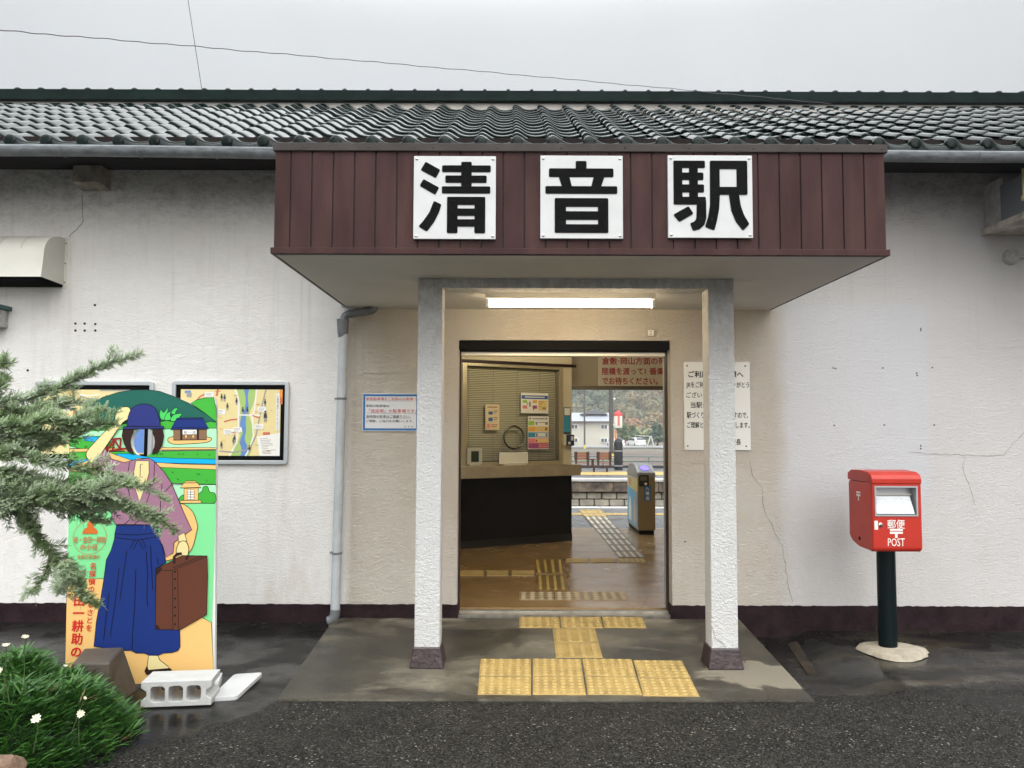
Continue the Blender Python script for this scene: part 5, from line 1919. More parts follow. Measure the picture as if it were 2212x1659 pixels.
    for (u, v) in lab:
        rr = [(.0, .01), (.01, 0), (.08, 0), (.09, .01), (.09, .07), (.08, .08), (.01, .08), (0, .07)]
        poly([(u + a, v + b) for a, b in rr], 5)
        for j in range(3):
            line([(u + .012, v + .02 + j * .02), (u + rnd.uniform(.05, .08), v + .02 + j * .02)], .002, 8)
    ppl = [(.41, .06), (.44, .07), (.47, .20), (.56, .12), (.625, .26), (.67, .26), (.845, .14), (.85, .31), (.42, .78), (.54, .72), (.55, .68), (.70, .83)] if right else [(.3, .1), (.5, .15), (.62, .08), (.84, .55), (.2, .6)]
    for (u, v) in ppl:
        s_ = 1.35 if (u, v) == (.85, .31) else .85
        poly([(u + .008 * cos(a) * s_, v + .018 * s_ + .013 * sin(a) * s_) for a in [2 * pi * i / 8 for i in range(8)]], 6)
        poly([(u - .012 * s_, v + .09 * s_), (u - .010 * s_, v + .035 * s_), (u + .010 * s_, v + .035 * s_), (u + .014 * s_, v + .09 * s_)], 6)
        poly([(u - .009 * s_, v + .13 * s_), (u - .009 * s_, v + .09 * s_), (u + .010 * s_, v + .09 * s_), (u + .011 * s_, v + .13 * s_)], 8)
    for i in range(16):
        u, v = rnd.uniform(.38, .9) if right else rnd.uniform(.05, .9), rnd.uniform(.03, .95)
        line([(u, v), (u + rnd.uniform(.02, .05), v)], .002, rnd.choice([7, 7, 3, 8]))
    if right:
        for i, ch in enumerate('『本陣殺人事件』ウォーキングマップ'):
            sz3 = H_ * .031
            m3 = MB()
            write(m3, ch if ch not in '『』ー' else {'『': '﹃', '』': '﹄', 'ー': '｜'}[ch], c0 + W_ * .9725, d1 - H_ * (.10 + i * .0325), sz3, wfn(.0215), 0, None, .0, 'c')
            if m3.v:
                m2.add(m3.v, m3.f, 6)
    m2.build('map', MAPM, t, fix=False)
map_board(375, 823, 623, 1003, 'framed yellow walking map, wholly visible frame, right of the painted board', True, 3)
map_board(80, 823.5, 330, 999, 'framed yellow walking map mostly hidden behind the branches and the painted board', False, 8)

# ------------------------------------------------------------------ drainpipe from the porch roof
t = thing('drainpipe', (at(724, 1335, Y=WALL - .07).x, WALL - .07, 0), 'grey drainpipe with an elbow and collector at the left side of the porch', 'drainpipe')
yp = WALL - .085
def dp(x_, y_): return at(x_, y_, Y=yp)
mb = MB()
mb.tube([dp(742, 722), dp(724, 1322)], .040, 16)
mb.build('pipe', M_zinc, t)
mb = MB()
mb.tube([dp(745, 560), dp(745.5, 664)], .036, 14)
mb.build('upper_pipe', M_zinc, t)
mb = MB()
mb.tube(smooth([dp(812, 655), dp(806, 668), dp(790, 673), dp(765, 677), dp(748, 681), dp(743, 690), dp(742, 702)], 4), .034, 14)
mb.build('elbow', M_pvc2, t)
mb = MB()
p, q = dp(741, 690), dp(741, 731)
mb.lathe((p.x, yp, 0), [(.032, q.z), (.040, q.z + .012), (.046, q.z + .05), (.052, p.z - .012), (.054, p.z), (.046, p.z)], 18)
mb.build('collector', M_pvc2, t)
mb = MB()
mb.tube(smooth([dp(724.5, 1316), dp(723, 1330), dp(717, 1339), dp(709, 1342)], 4), .043, 14)
mb.build('shoe', M_pvc2, t)
for yy in (861, 1194):
    p = dp(742 - 18 * (yy - 722) / 600, yy)
    mb = MB()
    mb.lathe((p.x, yp, p.z), [(.043, -.008), (.0445, -.008), (.0445, .008), (.043, .008)], 16)
    mb.box(p.x - .06, p.x - .04, yp - .004, WALL, p.z - .006, p.z + .006)
    mb.build('bracket', M_pvc2, t)

# ------------------------------------------------------------------ vent hood, sill box, canopy corner, round box
vd = .30
p0, p1 = at(-60, 620, Y=WALL), at(147, 513, Y=WALL)
vx0, vx1 = p0.x, p1.x
vz0, vz1 = at(100, 621, Y=WALL).z, p1.z
t = thing('vent_hood', ((vx0 + vx1) / 2, WALL, vz0), 'cream metal ventilation hood with a curved top on the left wall', 'vent hood')
M_hood = mat('cream_hood', (0.60, 0.585, 0.52), 0.4, var=0.06, vscale=4)
prof = [(WALL - .003, vz1 - .012)] + [(WALL - .04 - (vd - .04) * sin(a * pi / 2), vz1 - .012 - (1 - cos(a * pi / 2)) * (vz1 - vz0) * .42) for a in [i / 10 for i in range(1, 11)]] + [(WALL - vd - .03, vz0 + .03)]
mb = MB()
n = len(prof)
mb.add([(x_, a, b) for x_ in (vx0, vx1 - .02) for a, b in prof], [(i, i + 1, i + 1 + n, i + n) for i in range(n - 1)], 0, True)
for x_ in (vx0, vx1 - .02):
    mb.add([(x_, a, b) for a, b in prof] + [(x_, WALL - .003, vz0 + .02)], [tuple(range(n + 1))])
sol = mb.build('hood', M_hood, t, fix=False)
mb = MB()
for i in range(3):
    x_ = vx0 + .22 + i * .19
    mb.add([(x_ + dx, a - .003, b + .002) for dx in (0, .006) for a, b in prof[3:10]], [(i_, i_ + 1, i_ + 8, i_ + 7) for i_ in range(6)], 0, True)
mb.build('seam', mat('hood_seam', (0.42, 0.40, 0.34), 0.5), sol, fix=False)
mb = MB()
mb.box(vx0, vx1, WALL - .004, WALL - .0005, vz0 - .01, vz1)
mb.build('flange', M_hood, t)
mb = MB()
mb.box(vx0 + .02, vx1 - .03, WALL - .03, WALL - .005, vz0 + .0, vz0 + .1)
mb.build('opening', M_black, t)
mb = MB()
for f in (.10, .48, .88):
    mb.lathe((vx1 - .012, WALL - .005, vz0 + (vz1 - vz0) * f), [(0, -.003), (.006, -.002), (.006, 0)], 8, axis='y')
mb.build('rivet', mat('rusty_hole', (0, 0, 0)), t)
t = thing('window_box', (at(-40, 700, Y=WALL).x, WALL, at(0, 703, Y=WALL).z), 'end of a plastered window canopy with a green metal cap at the left edge', 'window canopy')
a, b = at(-220, 703, Y=WALL), at(24, 672, Y=WALL)
mb = MB()
mb.box(a.x, b.x - .02, WALL - .14, WALL - .001, a.z - .02, b.z)
mb.build('slab', M_col, t, bevel=.01)
mb = MB()
mb.box(a.x, b.x + .012, WALL - .165, WALL - .001, b.z + .001, b.z + .035)
mb.build('cap', mat('green_metal', (0.025, 0.085, 0.085), 0.4), t, bevel=.004)
# projecting concrete canopy at the right edge
t = thing('side_canopy', (at(2250, 500, Y=WALL).x, WALL, at(2118, 510, Y=WALL).z), 'weathered concrete side canopy with a grey metal panel at the right edge', 'canopy')
ca, cb_ = at(2119, 509, Y=WALL), at(2119, 395, Y=WALL)
d_ = 1.15
mb = MB()
mb.box(ca.x, ca.x + 2.2, WALL - d_, WALL - .001, ca.z, ca.z + .055)
mb.build('slab', mat('weathered_edge', (0.42, 0.39, 0.34), 0.85, var=0.45, vscale=8, bump=0.005, bscale=30), t, bevel=.006)
mb = MB()
mb.box(ca.x + .03, ca.x + 2.2, WALL - .26, WALL - .001, ca.z + .056, cb_.z - .03)
mb.build('upstand', M_col, t, bevel=.01)
mb = MB()
mb.box(ca.x + .012, ca.x + 2.2, WALL - d_ + .02, WALL - .261, ca.z + .056, ca.z + .36)
mb.build('metal_panel', mat('slate_metal', (0.17, 0.19, 0.21), 0.4, metal=0.2), t)
mb = MB()
a, b = at(2198, 393, Y=6.0), at(2207, 432, Y=6.0)
a.x = b.x = ca.x + .004
mb.tube([(ca.x, 6.05, ca.z + .40), (ca.x, 6.05, ca.z + .18)], .009, 8)
mb.lathe((ca.x, 6.05, ca.z + .16), [(0, -.02), (.018, -.02), (.018, .02), (0, .02)], 10)
mb.build('conduit', mat('brass_rod', (0.5, 0.45, 0.22), 0.4), t)
t = thing('junction_box', (at(2181, 565, Y=WALL).x, WALL, at(2181, 572, Y=WALL).z), 'round painted junction box with a conduit on the right wall', 'junction box')
p = at(2182, 556, Y=WALL)
mb = MB()
mb.lathe((p.x, WALL, p.z), [(0, -.045), (.055, -.045), (.066, -.036), (.070, 0)], 24, axis='y')
mb.build('box', M_col, t)
mb = MB()
mb.tube([(p.x + .06, WALL - .022, p.z), (p.x + 1.2, WALL - .022, p.z)], .014, 10)
mb.build('conduit', M_col, t)

# ------------------------------------------------------------------ post box
ZB = -.075
pb = at(1917, 1404, z=ZB)
pY = pb.y
t = thing('post_box', (pb.x, pY, ZB), 'red post box on a dark green pole set in a round concrete footing', 'post box')
M_postr = mat('post_red', (0.43, 0.026, 0.014), 0.36, spec=0.35, var=0.10, vscale=6)
bd = .40
fY = pY - bd / 2
x0, x1 = at(1884, 1110, Y=fY).x, at(1991, 1110, Y=fY).x
zb_, zt_ = at(1940, 1193, Y=fY).z, at(1940, 1043, Y=fY).z
mb = MB()
rr = (at(1935, 1300, Y=pY).x - at(1897, 1300, Y=pY).x) / 2
pxc = at(1916, 1300, Y=pY).x
mb.tube([(pxc, pY, ZB - .1), (pxc, pY, zb_ + .03)], rr, 24)
mb.build('pole', mat('post_green', (0.002, 0.0065, 0.0075), 0.4, spec=0.15), t)
mb = MB()
random.seed(2)
N_ = 36
rad = [.16 + .014 * sin(3 * i * .17 + 1) + random.uniform(-.006, .006) for i in range(N_)]
vs = [(pxc, pY, ZB + .035)]
for f, h in ((.35, .033), (.7, .026), (.93, .012), (1.03, -.02)):
    vs += [(pxc + .04 + cos(2 * pi * i / N_) * rad[i] * f * 1.5 * 1.0, pY + sin(2 * pi * i / N_) * rad[i] * f * 1.35, ZB + h) for i in range(N_)]
fs = [(0, 1 + i, 1 + (i + 1) % N_) for i in range(N_)]
for r in range(3):
    fs += [(1 + r * N_ + i, 1 + r * N_ + (i + 1) % N_, 1 + (r + 1) * N_ + (i + 1) % N_, 1 + (r + 1) * N_ + i) for i in range(N_)]
mb.add(vs, fs, 0, True)
mb.build('footing', mat('footing_concrete', (0.33, 0.29, 0.22), 0.8, var=0.3, vscale=9, bump=0.006, bscale=30), t)
# body: side outline swept across the width, a real recess cut for the posting mouth
ox0, ox1 = at(1889, 1080, Y=fY).x, at(1982, 1080, Y=fY).x
oz0, oz1 = at(1936, 1115, Y=fY).z, at(1936, 1050, Y=fY).z
bkY = fY + bd
side = [(fY, zb_ + .02), (fY, zt_), (bkY - .02, zt_ + .0), (bkY, zt_ - .02), (bkY, zb_ + .075), (bkY - .05, zb_ + .035), (bkY - .16, zb_ + .006), (fY + .02, zb_)]
mb = MB()
n = len(side)
rim = .012
vs = [(x0, a, b) for a, b in side] + [(x1, a, b) for a, b in side]
fs = [tuple(range(n)), tuple(range(n, 2 * n))[::-1]]
for i in range(n):
    if i == 0:
        continue
    fs.append((i, (i + 1) % n, (i + 1) % n + n, i + n))
mb.add(vs, fs)
f0, f1 = zb_ + .02, zt_
mb.add([(x0, fY, f0), (x1, fY, f0), (x1, fY, f1), (x0, fY, f1), (ox0, fY, oz0), (ox1, fY, oz0), (ox1, fY, oz1), (ox0, fY, oz1)], [(0, 1, 5, 4), (1, 2, 6, 5), (2, 3, 7, 6), (3, 0, 4, 7)])
body = mb.build('body', M_postr, t, bevel=.012, weld=True)
hd = at(1940, 1027, Y=fY).z
prof = [(fY - .007, zt_ - .006), (fY - .008, zt_ + .03), (fY + .01, zt_ + .060), (fY + .06, zt_ + .078), (fY + .2, zt_ + .086), (fY + .34, zt_ + .080), (bkY + .002, zt_ + .055), (bkY + .006, zt_ + .02), (bkY + .006, zt_ + .001), (fY + .05, zt_ + .001), (fY + .045, zt_ - .008)]
mb = MB()
mb.prism(prof, lambda u, v, d: (d, u, v), x0 - .002, x1 + .002)
mb.build('hood', M_postr, t, bevel=.018, bseg=4)
mb = MB()
w2 = .011
vs = []
for (e, yy) in ((0, fY - .006), (w2, fY - .006), (w2, fY + .075)):
    vs += [(ox0 + e, yy, oz0 + e), (ox1 - e, yy, oz0 + e), (ox1 - e, yy, oz1 - e), (ox0 + e, yy, oz1 - e)]
fs = [(r * 4 + i, r * 4 + (i + 1) % 4, (r + 1) * 4 + (i + 1) % 4, (r + 1) * 4 + i) for r in range(2) for i in range(4)] + [(8, 9, 10, 11)]
vs += [(ox0, fY + .004, oz0), (ox1, fY + .004, oz0), (ox1, fY + .004, oz1), (ox0, fY + .004, oz1)]
fs += [(12 + i, 12 + (i + 1) % 4, (i + 1) % 4, i) for i in range(4)]
mb.add(vs, fs)
fr2 = mb.build('mouth_frame', mat('grey_frame', (0.42, 0.44, 0.46), 0.35, metal=0.5), t)
mb = MB()
mb.box(ox0 + w2 + .002, ox1 - w2 - .004, fY + .045, fY + .07, oz1 - w2 - .062, oz1 - w2 - .048)
mb.build('flap', M_steel, fr2)
sl0, sl1 = oz0 + w2 + .006, oz1 - w2 - .068
mb = MB()
mb.hexa([(ox0 + .018, fY + .003, sl0), (ox1 - .020, fY + .003, sl0), (ox1 - .020, fY + .012, sl0), (ox0 + .018, fY + .012, sl0), (ox0 + .013, fY + .045, sl1), (ox1 - .035, fY + .045, sl1), (ox1 - .035, fY + .054, sl1), (ox0 + .013, fY + .054, sl1)])
pl = mb.build('collection_plate', mat('plate_white', (0.62, 0.63, 0.64), 0.4, spec=0.2), t)
mb = MB()
rnd = random.Random(4)
def plate_pt(u, f, d):
    return V((ox0 + .018 + (ox1 - ox0 - .045) * u, fY + .003 + .042 * f, sl0 + (sl1 - sl0) * f)) + V((0, -.9, .3)) * d
for f in (.86, .78, .66, .58, .48, .3, .2, .1):
    u = .04
    while u < .9:
        wd = rnd.uniform(.06, .16)
        if rnd.random() < .75:
            mb.add([plate_pt(u, f, .0012), plate_pt(u + wd, f, .0012), plate_pt(u + wd, f + .03, .0012), plate_pt(u, f + .03, .0012)], [(0, 1, 2, 3)])
        u += wd + rnd.uniform(.03, .1)
mb.build('print', mat('faint_print', (0.45, 0.48, 0.53), 0.5), pl, fix=False)
ffn = lambda u, v: (u, fY - .0015, v)
def fp(x_, y_): return at(x_, y_, Y=fY)
mb = MB()
a, b = fp(1917, 1142), fp(1954, 1122)
write(mb, '郵便', a.x, a.z + .006, .072, ffn, 0, b.x - a.x, .012)
a, b = fp(1918, 1179.5), fp(1954, 1163)
write(mb, 'POST', a.x, a.z, .083, ffn, 0, b.x - a.x, .008)
for xa, ya, xb_, yb in ((1922, 1146.5, 1950, 1142.5), (1922, 1153, 1950, 1148.5), (1933.5, 1162, 1938.5, 1153)):
    a, b = fp(xa, ya), fp(xb_, yb)
    mb.box(a.x, b.x, fY - .0019, fY - .0003, a.z, b.z)
mb.build('lettering', P_white, t, fix=False)
mb = MB()
xs2 = x0 - .0016
sY = fY + .22
sm_ = lambda y0, y1, z0, z1: mb.box(xs2, x0 - .0003, y0, y1, z0, z1)
zz0 = at(1850, 1062, Y=sY).z
sm_(sY - .033, sY + .033, zz0 - .012, zz0 + .002)
sm_(sY - .033, sY + .033, zz0 - .033, zz0 - .019)
sm_(sY - .007, sY + .007, zz0 - .068, zz0 - .033)
mb.build('side_mark', P_white, t)
mb = MB()
p = fp(1902, 1134)
mb.lathe((p.x, fY, p.z), [(0, -.006), (.013, -.006), (.017, -.003), (.018, 0)], 18, axis='y')
mb.build('lock', M_steel, t)
mb = MB()
mb.box(p.x - .0025, p.x + .0025, fY - .0075, fY - .0062, p.z - .009, p.z + .009)
mb.build('keyhole', M_ink, t)
mb = MB()
a, b = fp(1889, 1144), fp(1896, 1125)
mb.box(a.x, b.x, fY - .002, fY - .0003, a.z, b.z)
mb.build('label', P_white, t)
mb = MB()
mb.box(x0 - .002, x0 - .0003, fY + .20, fY + .23, zb_ + .06, zb_ + .085)
mb.build('side_vent', M_ink, t)

# ------------------------------------------------------------------ wires overhead
def wire(pts, r, label):
    m2 = MB()
    m2.tube(pts, r, 5)
    return tag(m2.build('overhead_wire', mat('grey_wire', (0.13, 0.12, 0.13), 0.8, spec=0.05)), label, 'wire')
a, b, c_ = at(-40, 62, Y=4.2), at(700, 128, Y=6.4), at(1795, 224, Y=8.7)
pts = []
for i in range(-45, 121):
    f = i / 120
    x_ = -40 + 1835 * f
    y_ = 62 + (224 - 62) * f - 3 + (f - .5) ** 2 * 12
    p = at(x_, y_, Y=max(2.2, 4.2 + 4.5 * f))
    p.z += .003 * sin(i * 1.5) + .002 * sin(i * .47)
    pts.append(p)
wire(pts, .0031, 'drooping twisted wire running down to the ridge of the tiled roof')
wire([at(403, -20, Y=9.5), at(437, 200, Y=9.5)], .0045, 'straight thin wire rising steeply behind the roof ridge')
# ------------------------------------------------------------------ painted photo board with a face hole
SBY = at(300, 1478, z=0).y
bn = V((0.04, -1, 0.055)).normalized()
bp0 = V((at(300, 1478, z=0).x, SBY, 0))
bu = V((0, 0, 1)).cross(bn).normalized()
if bu.x < 0: bu = -bu
bv = bn.cross(bu).normalized()
if bv.z < 0: bv = -bv
def bc(x_, y_):
    """board coordinates of a frame position"""
    p = at(x_, y_, plane=(bp0, bn)) - bp0
    return p.dot(bu), p.dot(bv)
def bw_(u, v, d):
    return tuple(bp0 + bu * u + bv * v + bn * d)
t_board = thing('photo_board', bp0, 'painted photo board with a face hole showing a robed traveller with a brown suitcase', 'photo board')
hole = [bc(310 + 26 * cos(a), 955 + 32 * sin(a)) for a in [2 * pi * i / 36 for i in range(36)]]
def filled(polys, th0, th1):
    """flat sheet with holes: first outline outside, the others cut out; between depths th0 and th1"""
    bm = bmesh.new()
    edges = []
    for pl_ in polys:
        vs = [bm.verts.new((u, v, 0)) for u, v in pl_]
        for i in range(len(vs)):
            edges.append(bm.edges.new((vs[i], vs[(i + 1) % len(vs)])))
    bmesh.ops.triangle_fill(bm, use_beauty=True, use_dissolve=False, edges=edges)
    bm.verts.index_update()
    vs = [tuple(v.co) for v in bm.verts]
    fs = [tuple(v.index for v in f.verts) for f in bm.faces]
    bm.free()
    m2 = MB()
    n = len(vs)
    m2.add([bw_(u, v, th1) for u, v, _ in vs] + [bw_(u, v, th0) for u, v, _ in vs], fs + [tuple(i + n for i in f)[::-1] for f in fs])
    o = 0
    for pl_ in polys:
        k_ = len(pl_)
        m2.add([bw_(u, v, th1) for u, v in pl_] + [bw_(u, v, th0) for u, v in pl_], [(i, (i + 1) % k_, (i + 1) % k_ + k_, i + k_) for i in range(k_)])
    return m2
def px(*pts):
    return [bc(*p) for p in pts]
def zc_(x_, y_):      # close-up (240,1500)-(880,2100) shown at 2.766x
    return ((240 + x_ / 2.766) / 1.8228, (1500 + y_ / 2.766) / 1.8228)
def zd_(x_, y_):      # close-up (240,2080)-(880,2700) shown at 2.677x
    return ((240 + x_ / 2.677) / 1.8228, (2080 + y_ / 2.677) / 1.8228)
arc = [zc_(90, 470), zc_(170, 375), zc_(300, 270), zc_(450, 180), zc_(620, 125), zc_(780, 98), zc_(940, 95), zc_(1080, 115), zc_(1220, 165), zc_(1390, 240)]
hillr = [zc_(1410, 240), zc_(1480, 205), zc_(1570, 182), zc_(1665, 178), zc_(1690, 260)]
outline = px((141, 1478), (147, 1250), (152, 1070)) + px(*arc) + px(*hillr) + px((467, 1000), (463, 1478))
board = filled([outline, hole], -.035, 0)
ob = board.build('board', mat('board_edge_white', (0.72, 0.72, 0.70), 0.5), t_board)
C_ = dict(
 dkgreen=mat('paint_dark_green', (0.012, 0.10, 0.075), 0.4, spec=0.15), green=mat('paint_green', (0.05, 0.36, 0.04), 0.4, spec=0.15), mint=mat('paint_mint', (0.19, 0.62, 0.26), 0.4, spec=0.15),
 pale=mat('paint_pale_mint', (0.36, 0.70, 0.42), 0.4, spec=0.15), leaf=mat('paint_leaf', (0.06, 0.50, 0.10), 0.4, spec=0.15), blue=mat('paint_sky_blue', (0.005, 0.36, 0.75), 0.4, spec=0.15), sand=mat('paint_sand', (0.73, 0.45, 0.16), 0.4, spec=0.15),
 navy=mat('paint_navy', (0.022, 0.030, 0.155), 0.4, spec=0.15), indigo=mat('paint_indigo', (0.010, 0.028, 0.155), 0.4, spec=0.15), mauve=mat('paint_mauve', (0.30, 0.15, 0.215), 0.4, spec=0.15), cream=mat('paint_cream', (0.68, 0.58, 0.28), 0.4, spec=0.15),
 brown=mat('paint_brown', (0.105, 0.035, 0.020), 0.4, spec=0.15), dbrown=mat('paint_dark_brown', (0.028, 0.012, 0.010), 0.4, spec=0.15), black=mat('paint_black', (0.004, 0.004, 0.005), 0.4, spec=0.15), red=mat('paint_red', (0.22, 0.012, 0.012), 0.4, spec=0.15),
 wood=mat('paint_wood', (0.21, 0.12, 0.065), 0.4, spec=0.15), orange=mat('paint_orange', (0.55, 0.13, 0.012), 0.35), white=P_white, rust=mat('paint_rust', (0.48, 0.15, 0.05), 0.35), scarlet=mat('paint_scarlet', (0.55, 0.012, 0.012), 0.35))
names = list(C_)
PMATS = [C_[n_] for n_ in names]
LAY = [0]
def in_hole(u, v):
    q = [hole[i] for i in range(0, len(hole), 2)]
    return all((q[(i + 1) % len(q)][0] - q[i][0]) * (v - q[i][1]) - (q[(i + 1) % len(q)][1] - q[i][1]) * (u - q[i][0]) < 0 for i in range(len(q)))
scene_mb, fig_mb, case_mb = MB(), MB(), MB()
HOLEBB = [(min(p[0] for p in hole), max(p[0] for p in hole)), (min(p[1] for p in hole), max(p[1] for p in hole))]
def paint(mb, pts, colour, line=.0042, cut=False, raw=False):
    """a flat area of paint with its black outline, each coat a little proud of the last"""
    P = pts if raw else px(*pts)
    LAY[0] += 1
    d = .0004 + LAY[0] * .00010
    bm = bmesh.new()
    vs = [bm.verts.new((u, v, 0)) for u, v in P]
    es = [bm.edges.new((vs[i], vs[(i + 1) % len(vs)])) for i in range(len(vs))]
    bmesh.ops.triangle_fill(bm, use_beauty=True, edges=es)
    if cut:
        for i in range(0, len(hole), 2):
            a, b = V(hole[i]), V(hole[(i + 2) % len(hole)])
            bmesh.ops.bisect_plane(bm, geom=bm.verts[:] + bm.edges[:] + bm.faces[:], plane_co=(a.x, a.y, 0), plane_no=(-(b - a).y, (b - a).x, 0))
        inside = [f for f in bm.faces if in_hole(*f.calc_center_median().xy)]
        bmesh.ops.delete(bm, geom=inside, context='FACES')
    bm.verts.index_update()
    mb.add([bw_(v.co.x, v.co.y, d) for v in bm.verts], [tuple(v.index for v in f.verts) for f in bm.faces], names.index(colour))
    bm.free()
    if line:
        run = []
        for p in P + [P[0]]:
            if cut and in_hole(*p):
                if len(run) > 1:
                    ink(mb, run, line, 'black', raw=True)
                run = []
            else:
                run.append(p)
        if len(run) > 1:
            ink(mb, run, line, 'black', raw=True)
def ink(mb, pts, wd=.0042, colour='black', raw=False):
    P = [V(p) for p in (pts if raw else px(*pts))]
    LAY[0] += 1
    d = .0004 + LAY[0] * .00010
    vs = []
    for i, p in enumerate(P):
        q = (P[min(i + 1, len(P) - 1)] - P[max(0, i - 1)])
        if i in (0, len(P) - 1) and (P[0] - P[-1]).length < 1e-6:
            q = P[1] - P[-2]
        q = q.normalized() if q.length else V((1, 0))
        nn = V((-q.y, q.x)) * wd * .5
        vs += [bw_(*(p - nn), d), bw_(*(p + nn), d)]
    mb.add(vs, [(2 * i, 2 * i + 1, 2 * i + 3, 2 * i + 2) for i in range(len(P) - 1)], names.index(colour))
def sm(pts, closed=False, n=5):
    return [tuple(p) for p in smooth([V(p) for p in pts], n, closed)]
# background, top to bottom
paint(scene_mb, arc + [zc_(1690, 430), zc_(1690, 470), zc_(90, 520)], 'dkgreen', .004)
paint(scene_mb, [zc_(1412, 242), zc_(1480, 206), zc_(1570, 184), zc_(1662, 180), zc_(1692, 300), zc_(1696, 448), zc_(1560, 345)], 'green', .004)
paint(scene_mb, [zc_(95, 500), zc_(1110, 440), zc_(1150, 430), zc_(1220, 445), zc_(1400, 450), zc_(1570, 455), zc_(1630, 440), zc_(1695, 455), zc_(1695, 600), zc_(1100, 607), zc_(1000, 608), zc_(900, 610), zc_(800, 611), zc_(700, 612), zc_(95, 620)], 'green', .004, True)
paint(scene_mb, [zc_(95, 560), zc_(640, 530), zc_(800, 529), zc_(900, 528), zc_(1000, 527), zc_(1120, 525), zc_(1695, 515), zc_(1695, 735), zc_(1100, 735), zc_(1000, 735), zc_(900, 735), zc_(800, 735), zc_(700, 735), zc_(95, 735)], 'pale', .003, True)
paint(scene_mb, sm([zc_(1165, 650), zc_(1185, 615), zc_(1300, 600), zc_(1500, 600), zc_(1620, 615), zc_(1640, 640), zc_(1580, 670), zc_(1400, 685), zc_(1250, 690), zc_(1190, 675)], True), 'sand')
for q in ([(1075, 370), (1090, 310), (1120, 345), (1165, 290), (1160, 350), (1135, 420), (1090, 415)], [(1130, 425), (1150, 360), (1195, 335), (1190, 380), (1215, 420)], [(1200, 350), (1235, 300), (1275, 300), (1250, 340), (1245, 365)], [(1195, 430), (1225, 370), (1315, 355), (1290, 400), (1240, 440)]):
    paint(scene_mb, sm([zc_(*p) for p in q], True, 3), 'leaf', .0035)
paint(scene_mb, [zc_(1225, 530), zc_(1590, 530), zc_(1588, 640), zc_(1228, 645)], 'wood')
paint(scene_mb, [zc_(1300, 530), zc_(1325, 530), zc_(1325, 642), zc_(1302, 642)], 'dbrown', 0)
paint(scene_mb, [zc_(1480, 530), zc_(1505, 530), zc_(1505, 642), zc_(1482, 642)], 'dbrown', 0)
for u in (1350, 1430):
    paint(scene_mb, [zc_(u, 590), zc_(u + 25, 590), zc_(u + 23, 620), zc_(u + 3, 620)], 'sand', .002)
paint(scene_mb, [zc_(1327, 530), zc_(1480, 530), zc_(1480, 582), zc_(1327, 584)], 'white', .002)
a, b = bc(*zc_(1338, 575)), bc(*zc_(1472, 540))
LAY[0] += 1
write(scene_mb, '駅一清', a[0], a[1], (b[1] - a[1]) * 1.0, lambda u, v, d=.0004 + LAY[0] * .0001: bw_(u, v, d), names.index('black'), b[0] - a[0], .0)
paint(scene_mb, [zc_(1195, 530), zc_(1265, 405), zc_(1545, 400), zc_(1612, 520)], 'indigo')
ink(scene_mb, [zc_(1205, 512), zc_(1605, 502)], .003)
ink(scene_mb, [zc_(1260, 420), zc_(1550, 414)], .003)
paint(scene_mb, [zc_(95, 640), zc_(300, 610), zc_(420, 600), zc_(520, 640), zc_(640, 790), zc_(400, 800), zc_(95, 700)], 'green', .003)
paint(scene_mb, [zc_(245, 600), zc_(420, 612), zc_(520, 660), zc_(500, 680), zc_(260, 650)], 'blue', .003)
paint(scene_mb, [zc_(95, 740), zc_(700, 731), zc_(850, 729), zc_(950, 728), zc_(1100, 725), zc_(1690, 725), zc_(1690, 745), zc_(1100, 752), zc_(950, 756), zc_(850, 758), zc_(700, 762), zc_(95, 775)], 'sand', .003, True)
paint(scene_mb, [zc_(95, 775), zc_(700, 769), zc_(850, 767), zc_(950, 766), zc_(1100, 764), zc_(1690, 755), zc_(1690, 860), zc_(95, 870)], 'green', .003, True)
paint(scene_mb, [zc_(90, 880), zc_(600, 800), zc_(640, 790), zc_(760, 795), zc_(960, 830), zc_(1200, 840), zc_(1690, 852), zc_(1690, 905), zc_(1400, 900), zc_(1000, 890), zc_(90, 960)], 'blue', .003)
paint(scene_mb, [zc_(90, 960), zc_(500, 770), zc_(760, 860), zc_(1000, 885), zc_(1300, 905), zc_(1690, 915), zc_(1690, 968), zc_(90, 1010)], 'sand', .003)
paint(scene_mb, [zc_(90, 990), zc_(1100, 940), zc_(1690, 965), zc_(1690, 1125), zc_(1200, 1115), zc_(90, 1160)], 'green', .003)
paint(scene_mb, [zc_(90, 1140), zc_(1690, 1130), zc_(1690, 1340), zc_(90, 1340)], 'pale', .003)
paint(scene_mb, sm([zc_(1510, 1320), zc_(1500, 1240), zc_(1540, 1200), zc_(1555, 1155), zc_(1600, 1150), zc_(1625, 1210), zc_(1680, 1225), zc_(1682, 1325)], True, 3), 'green', .004)
paint(scene_mb, sm([zc_(1285, 1325), zc_(1290, 1280), zc_(1340, 1240), zc_(1350, 1325)], True, 3), 'green', .004)
paint(scene_mb, [zc_(95, 1325)] + [zc_(1690, 1335)] + [zd_(1595, 1000), zd_(1100, 700), (146, 1250)], 'mint', 0)
ink(scene_mb, [zc_(1290, 1330), zc_(1685, 1335)], .003)
